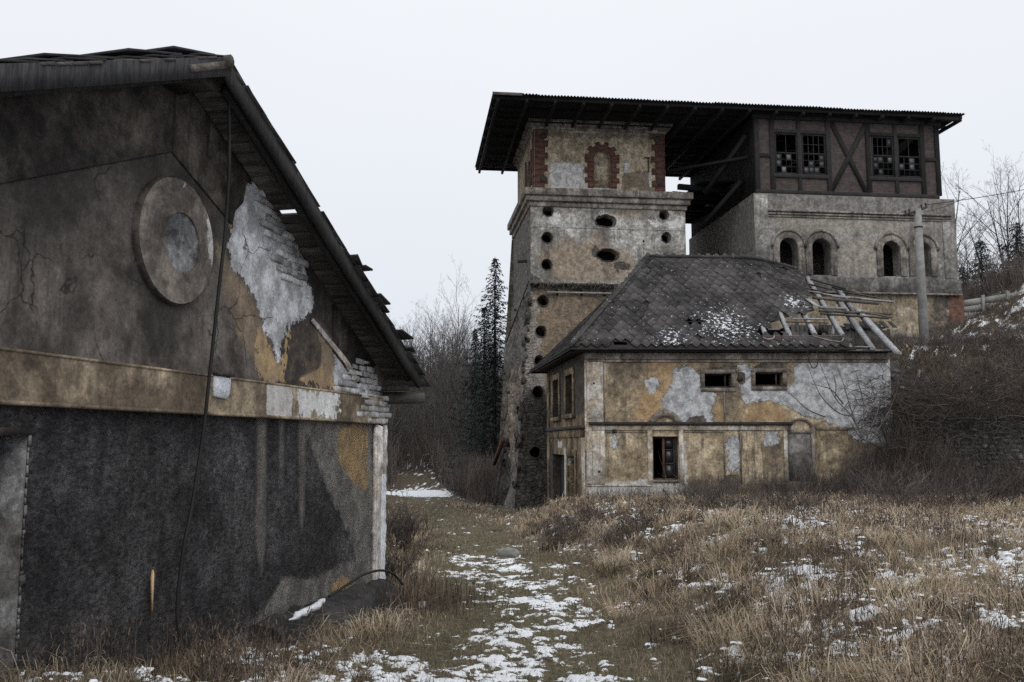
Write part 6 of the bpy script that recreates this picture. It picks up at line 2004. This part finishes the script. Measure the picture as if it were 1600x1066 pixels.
def put_bush(name, label, cat, K, x, y, z=None, mat=M_twig_dark, group=None, part=None):
    o = link(name, K.mesh(name), mat, None, Vector((x, y, gz(x, y) if z is None else z)))
    return setp(o, label, cat, group)
p = at(626, 800, 20.5)
put_bush('dead_shrub', 'dense dark leafless shrub right of the gabled house corner', 'shrub', bush(1, 1.0, .7, 70, 2, .1), p.x, p.y)
p = at(605, 880, 14.6)
put_bush('dead_shrub', 'low ragged dead shrub at the foot of the peeled house corner', 'shrub', bush(2, .5, .5, 40, 2, .2), p.x, p.y)
shr = [bush(20 + k, 1.5, 1.0, 34, 2, .08) for k in range(3)]
shm = [K.mesh('dead_shrub') for K in shr]
for me in shm: me.materials.append(M_twig_dark)
random.seed(88)
for i in range(10):
    px = 1082 + i * 33 + random.uniform(-8, 8); Y = 35.3 - random.uniform(0, .9)
    p = at(px, 780, Y); o = bpy.data.objects.new('dead_shrub', shm[i % 3]); COL.objects.link(o)
    o.location = (p.x, p.y, gz(p.x, p.y) - .05); o.rotation_euler = (0, 0, random.uniform(0, 6)); s = random.uniform(.45, .7) + .032 * i; o.scale = (s * 1.1, s * .7, s)
    setp(o, 'leafless dark shrub growing along the foot of the ochre house', 'shrub', 'shrubs along the foot of the ochre house')
for i in range(7):
    px = 1375 + i * 42 + random.uniform(-8, 8); Y = 36.2 - random.uniform(0, .7)
    p = at(px, 790, Y); o = bpy.data.objects.new('dead_shrub', shm[i % 3]); COL.objects.link(o)
    o.location = (p.x, p.y, gz(p.x, p.y) - .05); o.rotation_euler = (0, 0, random.uniform(0, 6)); s = random.uniform(.8, 1.25); o.scale = (s * 1.1, s * .7, s)
    setp(o, 'leafless dark shrub in front of the rubble stone wall', 'shrub', 'shrubs in front of the stone wall')
for i, (px, py, Y, s) in enumerate(((870, 822, 24, .55), (905, 828, 23, .6), (935, 822, 24, .5), (888, 838, 21, .5), (955, 860, 18.5, .55), (1010, 850, 19, .5), (1100, 830, 22, .75), (1150, 850, 19, .6), (1235, 845, 20, .7), (1400, 840, 21, .8), (1470, 850, 20, .75), (1560, 830, 24, .9))):
    p = at(px, py, Y); o = bpy.data.objects.new('dead_shrub', shm[i % 3]); COL.objects.link(o)
    o.location = (p.x, p.y, gz(p.x, p.y) - .05); o.rotation_euler = (0, 0, random.uniform(0, 6)); o.scale = (s * 1.3, s * 1.3, s * .75)
    setp(o, 'knee-high dark dead shrub among the straw on the mound', 'shrub', 'dead shrubs among the straw on the mound')
# tangled brush thrown over the wall end: one heap, stems arching down
for k_, (x_, y_, s_) in enumerate(((14.2, 35.55, 1.25), (14.9, 35.5, 1.6), (15.5, 36.0, 1.75), (13.5, 35.6, 1.0))):
    o = bpy.data.objects.new('dead_shrub', shm[k_ % 3]); COL.objects.link(o); o.location = (x_, y_, gz(x_, y_) - .05); o.rotation_euler = (0, 0, k_ * 1.9); o.scale = (s_ * .8, s_ * .5, s_ * 1.15)
    setp(o, 'tall leafless shrub hiding the right corner of the ochre house', 'shrub', 'tall shrubs at the right corner of the ochre house')
hp = thing('bramble_heap', 'tangled heap of bare brambles hanging over the right end of the ochre house', 'brambles', (15.2, 36.0, 2.0))
K = MB(); rs = random.Random(7)
for i in range(1000):
    px = 1345 + 280 * rs.random() ** 1.25 + rs.gauss(0, 12); py = rs.gauss(648 - .16 * (px - 1345), 27)
    if px < 1345 and py < 655: continue
    p = at(px, py, rs.uniform(35.4, 36.5)); a = rs.uniform(0, 6.28); pts = [p]; d = Vector((math.cos(a), math.sin(a) * .3, rs.uniform(.1, 1.2))).normalized(); L_ = rs.uniform(.4, 1.6)
    for k in range(4):
        d = (d + Vector((rs.uniform(-.3, .3), rs.uniform(-.2, .2), rs.uniform(-.75, .1)))).normalized(); pts.append(pts[-1] + d * L_ / 4)
    K.tube(pts, [q_ * rs.uniform(.5, 1.1) for q_ in (.016, .014, .012, .010, .005)], 3, cap=False)
setp(K.build('stems', M_twig_dark, hp), kind='stuff')
K = MB()
for i in range(260):
    px = rs.uniform(1350, 1620); py = rs.gauss(655 - .12 * (px - 1350), 40); p = at(px, py, rs.uniform(35.2, 36.5)); a = rs.uniform(0, 6.28)
    pts = [p]; d = Vector((math.cos(a), math.sin(a) * .3, .2)).normalized()
    for k in range(5):
        d = (d + Vector((rs.uniform(-.4, .4), rs.uniform(-.2, .2), rs.uniform(-.5, .3)))).normalized(); pts.append(pts[-1] + d * .28)
    K.tube(pts, .007, 3, cap=False)
setp(K.build('runners', M_brush_d, hp), kind='stuff')
# saplings leaning in front of the grey render
sap = thing('bare_sapling', 'slim bare sapling fanning up across the grey patch of the ochre house', 'sapling', tuple(at(1335, 665, 34.6)))
K = MB()
for pts in ([(1352, 690), (1330, 650), (1305, 622), (1290, 590), (1278, 560)], [(1330, 650), (1310, 645), (1285, 622), (1270, 592), (1262, 570)], [(1340, 668), (1328, 635), (1318, 600), (1308, 575)], [(1345, 680), (1350, 640), (1342, 600), (1337, 580)], [(1352, 690), (1372, 640), (1376, 600)], [(1318, 632), (1300, 610), (1284, 604), (1268, 600)], [(1328, 650), (1338, 632), (1336, 620), (1330, 616)], [(1305, 622), (1306, 600), (1300, 580)], [(1360, 690), (1385, 650), (1400, 615), (1404, 590)], [(1290, 652), (1262, 640), (1240, 620), (1228, 610)]):
    P = [at(x, y, 34.6 + .1 * i) for i, (x, y) in enumerate(pts)]
    K.tube(spline(P, 4), list(np.linspace(.028, .008, (len(P) - 1) * 4 + 1)), 4, cap=False)
K.build('branches', M_twig, sap)
b = MB(); P = [at(x, y, 34.0) for x, y in ((1262, 545), (1263, 560), (1270, 575), (1277, 570), (1278, 555), (1273, 540))]; b.tube(spline(P, 5), .018, 4); setp(b.build('wire_loop', M_cable), 'thin dark wire loop hanging from the eaves of the ochre house', 'wire')
# undergrowth hanging on the terrace slope
n = 34000
X = r.uniform(14.6, 32, n); Yy = np.where(r.random(n) < .6, 37.0 + np.abs(r.normal(0, 3.4, n)), r.uniform(38, 54, n))
k = r.random(n) < np.clip((fbm(X * .6, Yy * .6, 88, 3) - .3) * 4, .25, 1)
twig_field('terrace_undergrowth', X[k], Yy[k], .15, .85, .02, M_brush_d, .7, None, 2, 9)
n = 26000
X = r.uniform(15.5, 33, n); Yy = np.where(r.random(n) < .5, 37.3 + np.abs(r.normal(0, 2.6, n)), r.uniform(37.5, 54, n))
TERR = (X, Yy)
n = 2600
X = r.uniform(15.2, 27, n); Zc = r.uniform(.6, 3.3, n)
twig_field('wall_creeper', X, 36.85 - r.uniform(0, .15, n), .3, 1.2, .016, M_brush_d, .35, lambda x, y: Zc - .3, 2, 19)
n = 6000
X = r.uniform(6.0, 26, n) ** 1.0; Yy = np.minimum(36.3, 35.75 - np.abs(r.normal(0, .55, n)) + np.where(X > 15, .9, 0)); hk_ = np.clip((X - 5) / 6, .35, 1)
k = r.random(n) < np.where(X < 14.5, np.clip((X - 6.0) / 18, .08, .4), .5)
twig_field('wall_foot_undergrowth', X[k], Yy[k], .4, 2.1, .016, M_brush_d, .16, None, 2, 10)
n = 3200
X = np.minimum(19.5, 13.2 + np.abs(r.normal(0, 2.0, n))); Yy = r.uniform(34.7, 36.8, n)
k = (Yy < 35.85) | (X > 15.5)
twig_field('corner_undergrowth', X[k], Yy[k], .4, 1.7, .018, M_brush_d, .35, None, 3, 15)
n = 700
X = r.uniform(2.8, 7.5, n); Yy = 35.8 - np.abs(r.normal(0, .3, n))
twig_field('plinth_weeds', X, Yy, .3, .95, .018, M_brush_d, .12, None, 2, 12)

# ------------------------------------------------------------------ grass, straw and weeds
def blades(name, X, Y, h, w, bend, mat, seed, tint=None, zoff=0.0, dirx=None):
    r = np.random.default_rng(seed)
    n = len(X); Z = land(X, Y) + relief(X, Y) - .015 + zoff
    a = r.uniform(0, 2 * np.pi, n) if dirx is None else dirx
    lean = np.c_[np.cos(a), np.sin(a), np.zeros(n)]
    b = r.uniform(0, np.pi, n); s = np.c_[np.cos(b), np.sin(b), np.zeros(n)] * (w / 2)[:, None]
    p0 = np.c_[X, Y, Z]
    bd = bend[:, None]; hh = h[:, None]
    up = np.array([[0, 0, 1.0]])
    p1 = p0 + up * hh * .55 * (1 - .25 * bd) + lean * hh * .28 * bd
    p2 = p0 + up * hh * (1 - .62 * bd) + lean * hh * .78 * bd
    V = np.stack([p0 - s, p0 + s, p1 + s * .8, p1 - s * .8, p2], 1).reshape(-1, 3)
    i = np.arange(n) * 5
    F = np.concatenate([np.stack([i, i + 1, i + 2], 1), np.stack([i, i + 2, i + 3], 1), np.stack([i + 3, i + 2, i + 4], 1)]).astype(np.int32)
    t = np.repeat(r.random(n) if tint is None else tint, 5)
    return setp(link(name, np_mesh(name, V, F, {'tint': t}), mat), kind='stuff')
def grass_mat(name, stops, thru=.4):
    m = M(name, .8, .15)
    rp = m.nd('ShaderNodeValToRGB')
    el = rp.color_ramp.elements
    while len(el) < len(stops): el.new(.5)
    for e, (p, c) in zip(el, stops): e.position = p; e.color = c
    m.t.links.new(m.attr('tint'), rp.inputs[0])
    c = m.val(rp.outputs[0], m.mr(m.noise(.8, m.pos(), 4), .3, .7, .75, 1.25, False))
    df = m.nd('ShaderNodeBsdfDiffuse', {'Color': c}); tr = m.nd('ShaderNodeBsdfTranslucent', {'Color': c})
    mx = m.nd('ShaderNodeMixShader', {0: thru, 1: df.outputs[0], 2: tr.outputs[0]})      # thin dry blades let light through
    m.t.links.new(mx.outputs[0], m.out.inputs[0])
    m.t.nodes.remove(m.b)
    return m.m
M_straw = grass_mat('dead_straw', [(0, col(.10, .078, .058)), (.25, col(.25, .196, .14)), (.55, col(.42, .337, .248)), (.85, col(.56, .463, .348)), (1, col(.66, .57, .45))])
M_turf = grass_mat('winter_turf', [(0, col(.085, .078, .046)), (.4, col(.165, .145, .095)), (.7, col(.28, .235, .165)), (1, col(.44, .37, .275))])
M_weed = grass_mat('dry_weed_stalks', [(0, col(.05, .040, .034)), (.5, col(.12, .092, .075)), (1, col(.24, .19, .15))])

def scatter(n, seed, y0=4.6, y1=36, pw=1.7, pad=280):
    n = int(n * 1.28)
    """more plants where they show larger: density falls with distance"""
    r = np.random.default_rng(seed)
    u = r.random(n); e = 2 - pw
    Y = (y0 ** e + u * (y1 ** e - y0 ** e)) ** (1 / e)
    X = (r.uniform(-pad, 1600 + pad, n) - 800) / FPX * Y * 1.02
    return X, Y, r
inA = lambda X, Y: ((np.c_[X, Y] - np.array([CA.x, CA.y])) @ np.array([PA.n.x, PA.n.y])) > .03 
def clear(X, Y):
    """not inside a building"""
    rel = np.c_[X - CA.x, Y - CA.y]
    s_ = rel @ np.array([PA.u.x, PA.u.y]); o_ = rel @ np.array([PA.n.x, PA.n.y])
    k = ~((o_ < .04) & (s_ > -.02) & (o_ > -9))
    k &= ~((X > 2.6) & (X < 15.6) & (Y > 35.9))
    k &= ~((Y > 47.4) & (X > -1.4) & (X < 11))
    return k
# turf all over
X, Y, r = scatter(170000, 71, 4.6, 60, 1.75)
d = X - path_x(Y); sn = snow_mask(X, Y)
ok = clear(X, Y) & ((sn < .0) | (r.random(len(X)) < np.where(np.abs(d) < 1.5, .5, .12))) & (Y < 62)
X, Y, d = X[ok], Y[ok], d[ok]
on = np.exp(-(d / 1.2) ** 2); n = len(X)
h = r.uniform(.03, .11, n) * (1 + 1.0 * (1 - on))
blades('turf', X, Y, h, np.maximum(.0065, Y * .00078), r.uniform(.3, 1, n), M_turf, 1, np.clip(r.random(n) * .8 + .45 * (1 - on) - .12 + (fbm(X * 1.5, Y * 1.5, 5) - .5), 0, 1))
# straw
X, Y, r = scatter(270000, 72, 4.6, 60, 1.7)
d = X - path_x(Y); sn = snow_mask(X, Y)
clump = fbm(X * 1.3, Y * 1.1, 41, 3); big = fbm(X * .35, Y * .35, 42, 2)
off = smooth(np.abs(d), .75, 1.7)
dens = off * np.clip((clump - .41) * 5.5, .05, 1) * np.clip((big - .25) * 3, .25, 1) * np.where(Y > 38, .5, 1)
ok = clear(X, Y) & (r.random(len(X)) < dens) & ((sn < -.004) | (r.random(len(X)) < .04))
X, Y, d, clump, off = X[ok], Y[ok], d[ok], clump[ok], off[ok]; n = len(X)
h = r.uniform(.10, .30, n) * (.55 + 1.1 * np.clip((clump - .35) * 3, 0, 1)) * (.5 + .5 * off)
h *= np.where(d < 0, .85, 1.0)
tuft = (fbm(X * 2.3, Y * 2.3, 51, 2) * 12.57)
reg = fbm(X * .5 + 4, Y * .5, 45, 3)
tint = np.clip(r.normal(.52, .22, n) + (reg - .5) * 2.6, 0, 1)
blades('straw', X, Y, h, np.maximum(.0065, Y * .00085) * r.uniform(.6, 1.4, n), np.clip(r.normal(.92, .28, n), .2, 1.35), M_straw, 2, tint, 0, tuft * 1.6 + r.normal(0, .7, n))
# weeds: upright stalks with seed heads
X, Y, r = scatter(60000, 73, 4.8, 36, 1.6)
d = X - path_x(Y)
c2 = fbm(X * .8 + 9, Y * .8, 61, 3); 
ok = clear(X, Y) & (r.random(len(X)) < smooth(np.abs(d), 1.3, 2.4) * np.clip((c2 - .48) * 6, .03, 1) * .5)
X, Y = X[ok], Y[ok]; n = len(X)
h = r.uniform(.18, .52, n)
blades('weed_stalks', X, Y, h, np.maximum(.005, Y * .0005), r.uniform(0, .35, n), M_weed, 3)
k = np.repeat(np.arange(n), 5)
hx = X[k] + r.normal(0, .02, len(k)); hy = Y[k] + r.normal(0, .02, len(k))
blades('weed_heads', hx, hy, r.uniform(.03, .09, len(k)), np.maximum(.008, hy * .0008), r.uniform(.3, 1, len(k)), M_weed, 4, None, (h[k] * r.uniform(.45, .92, len(k))))
r = np.random.default_rng(97)
X, Yy = TERR; k = r.random(len(X)) < np.clip((fbm(X * .7, Yy * .7, 98, 3) - .34) * 4, .08, 1); X, Yy = X[k], Yy[k]; n = len(X)
blades('terrace_straw', X, Yy, r.uniform(.15, .5, n), r.uniform(.018, .034, n), np.clip(r.normal(.8, .25, n), .2, 1.2), M_straw, 98, np.clip(r.normal(.2, .16, n), 0, 1))
# tussocks of long bleached straw, and dark patches of dead dock
r = np.random.default_rng(91)
def patches(n, seed, per, rad, hr, wmul, mat, name, tlo, thi, bend, y1=34):
    X, Y, q = scatter(n, seed, 5.2, y1, 1.45)
    d = X - path_x(Y)
    k = clear(X, Y) & (np.abs(d) > 1.35) & ((d > 0) | (q.random(len(X)) < .45)); X, Y = X[k], Y[k]
    sz = q.uniform(.6, 1.35, len(X)); base = q.uniform(tlo, thi, len(X)); da = q.uniform(0, 6.28, len(X))
    i = np.repeat(np.arange(len(X)), per)
    a = q.uniform(0, 2 * np.pi, len(i)); rr = np.sqrt(q.random(len(i))) * rad * sz[i]
    bx, by = X[i] + np.cos(a) * rr, Y[i] + np.sin(a) * rr * .8
    k = clear(bx, by); i, a, bx, by = i[k], a[k], bx[k], by[k]
    k = (snow_mask(bx, by) < -.002) | (q.random(len(i)) < .05); i, a, bx, by = i[k], a[k], bx[k], by[k]
    h = q.uniform(*hr, len(i)) * sz[i]
    aa = np.where(q.random(len(i)) < .55, a, da[i]) + q.normal(0, .5, len(i))
    blades(name, bx, by, h, np.maximum(.0065, by * .00085) * wmul * q.uniform(.6, 1.4, len(i)), np.clip(q.normal(bend, .25, len(i)), .05, 1.25), mat, seed, np.clip(base[i] + q.normal(0, .13, len(i)), 0, 1), 0, aa)
patches(950, 92, 70, .20, (.20, .58), 1.0, M_straw, 'straw_tussocks', .45, .98, 1.0)
patches(420, 93, 60, .30, (.12, .36), 1.1, M_weed, 'dead_dock', .0, .6, .45)
patches(330, 94, 80, .20, (.12, .34), 1.0, M_turf, 'green_tussocks', .0, .5, .9, 16)
# rank growth along the wall foot of the gabled house and its corner
r = np.random.default_rng(81)
n = 9000
s_ = r.uniform(-.6, 8.2, n); o_ = .06 + np.abs(r.normal(0, .38, n))
X = CA.x + PA.u.x * s_ + PA.n.x * o_; Y = CA.y + PA.u.y * s_ + PA.n.y * o_
blades('wall_foot_grass', X, Y, r.uniform(.05, .2, n), np.full(n, .0065), r.uniform(.2, 1, n), M_straw, 5, np.clip(r.normal(.28, .2, n), 0, 1))
n = 600
s_ = r.uniform(-1.0, 1.2, n); o_ = .2 + np.abs(r.normal(0, .6, n))
X = CA.x + PA.u.x * s_ + PA.n.x * o_; Y = CA.y + PA.u.y * s_ + PA.n.y * o_
blades('corner_weeds', X, Y, r.uniform(.25, .7, n), np.full(n, .009), r.uniform(.05, .5, n), M_weed, 6)

# crumbs of snow still lying on the matted grass
X, Y, q = scatter(90000, 96, 5.0, 32, 1.6)
d = X - path_x(Y)
k = clear(X, Y) & (snow_mask(X, Y) > np.where(np.abs(d) < 1.3, -.012, -.006)) & (q.random(len(X)) < np.where(np.abs(d) < 1.2, .16, .38))
X, Y = X[k], Y[k]; n = len(X)
rad = .006 + .034 * q.random(n) ** 2 * np.clip(Y / 11, .8, 1.8)
Z = land(X, Y) + relief(X, Y) + q.uniform(.0, .075, n) * smooth(np.abs(d[k]), .8, 1.6) + .012
ang = np.linspace(0, 2 * np.pi, 7)[:-1]
rr = rad[:, None] * q.uniform(.25, 1.6, (n, 6))
V = np.zeros((n, 13, 3))
V[:, :6, 0] = X[:, None] + rr * np.cos(ang) * 1.5; V[:, :6, 1] = Y[:, None] + rr * np.sin(ang); V[:, :6, 2] = Z[:, None] - .008
V[:, 6:12, 0] = X[:, None] + rr * np.cos(ang) * 1.05; V[:, 6:12, 1] = Y[:, None] + rr * np.sin(ang) * .7; V[:, 6:12, 2] = Z[:, None] + rad[:, None] * q.uniform(-.1, .4, (n, 6))
V[:, 12] = np.c_[X, Y, Z + rad * .3]
b0 = np.arange(n) * 13
F = []
for i in range(6):
    j = (i + 1) % 6
    F += [np.stack([b0 + i, b0 + j, b0 + 6 + j], 1), np.stack([b0 + i, b0 + 6 + j, b0 + 6 + i], 1), np.stack([b0 + 6 + i, b0 + 6 + j, b0 + 12], 1)]
setp(link('snow', np_mesh('snow', V.reshape(-1, 3), np.vstack(F).astype(np.int32), None, True), plain('granular_snow', col(.66, .69, .73), col(.80, .82, .85), 9, .8, .01, 40, .0)), kind='stuff')
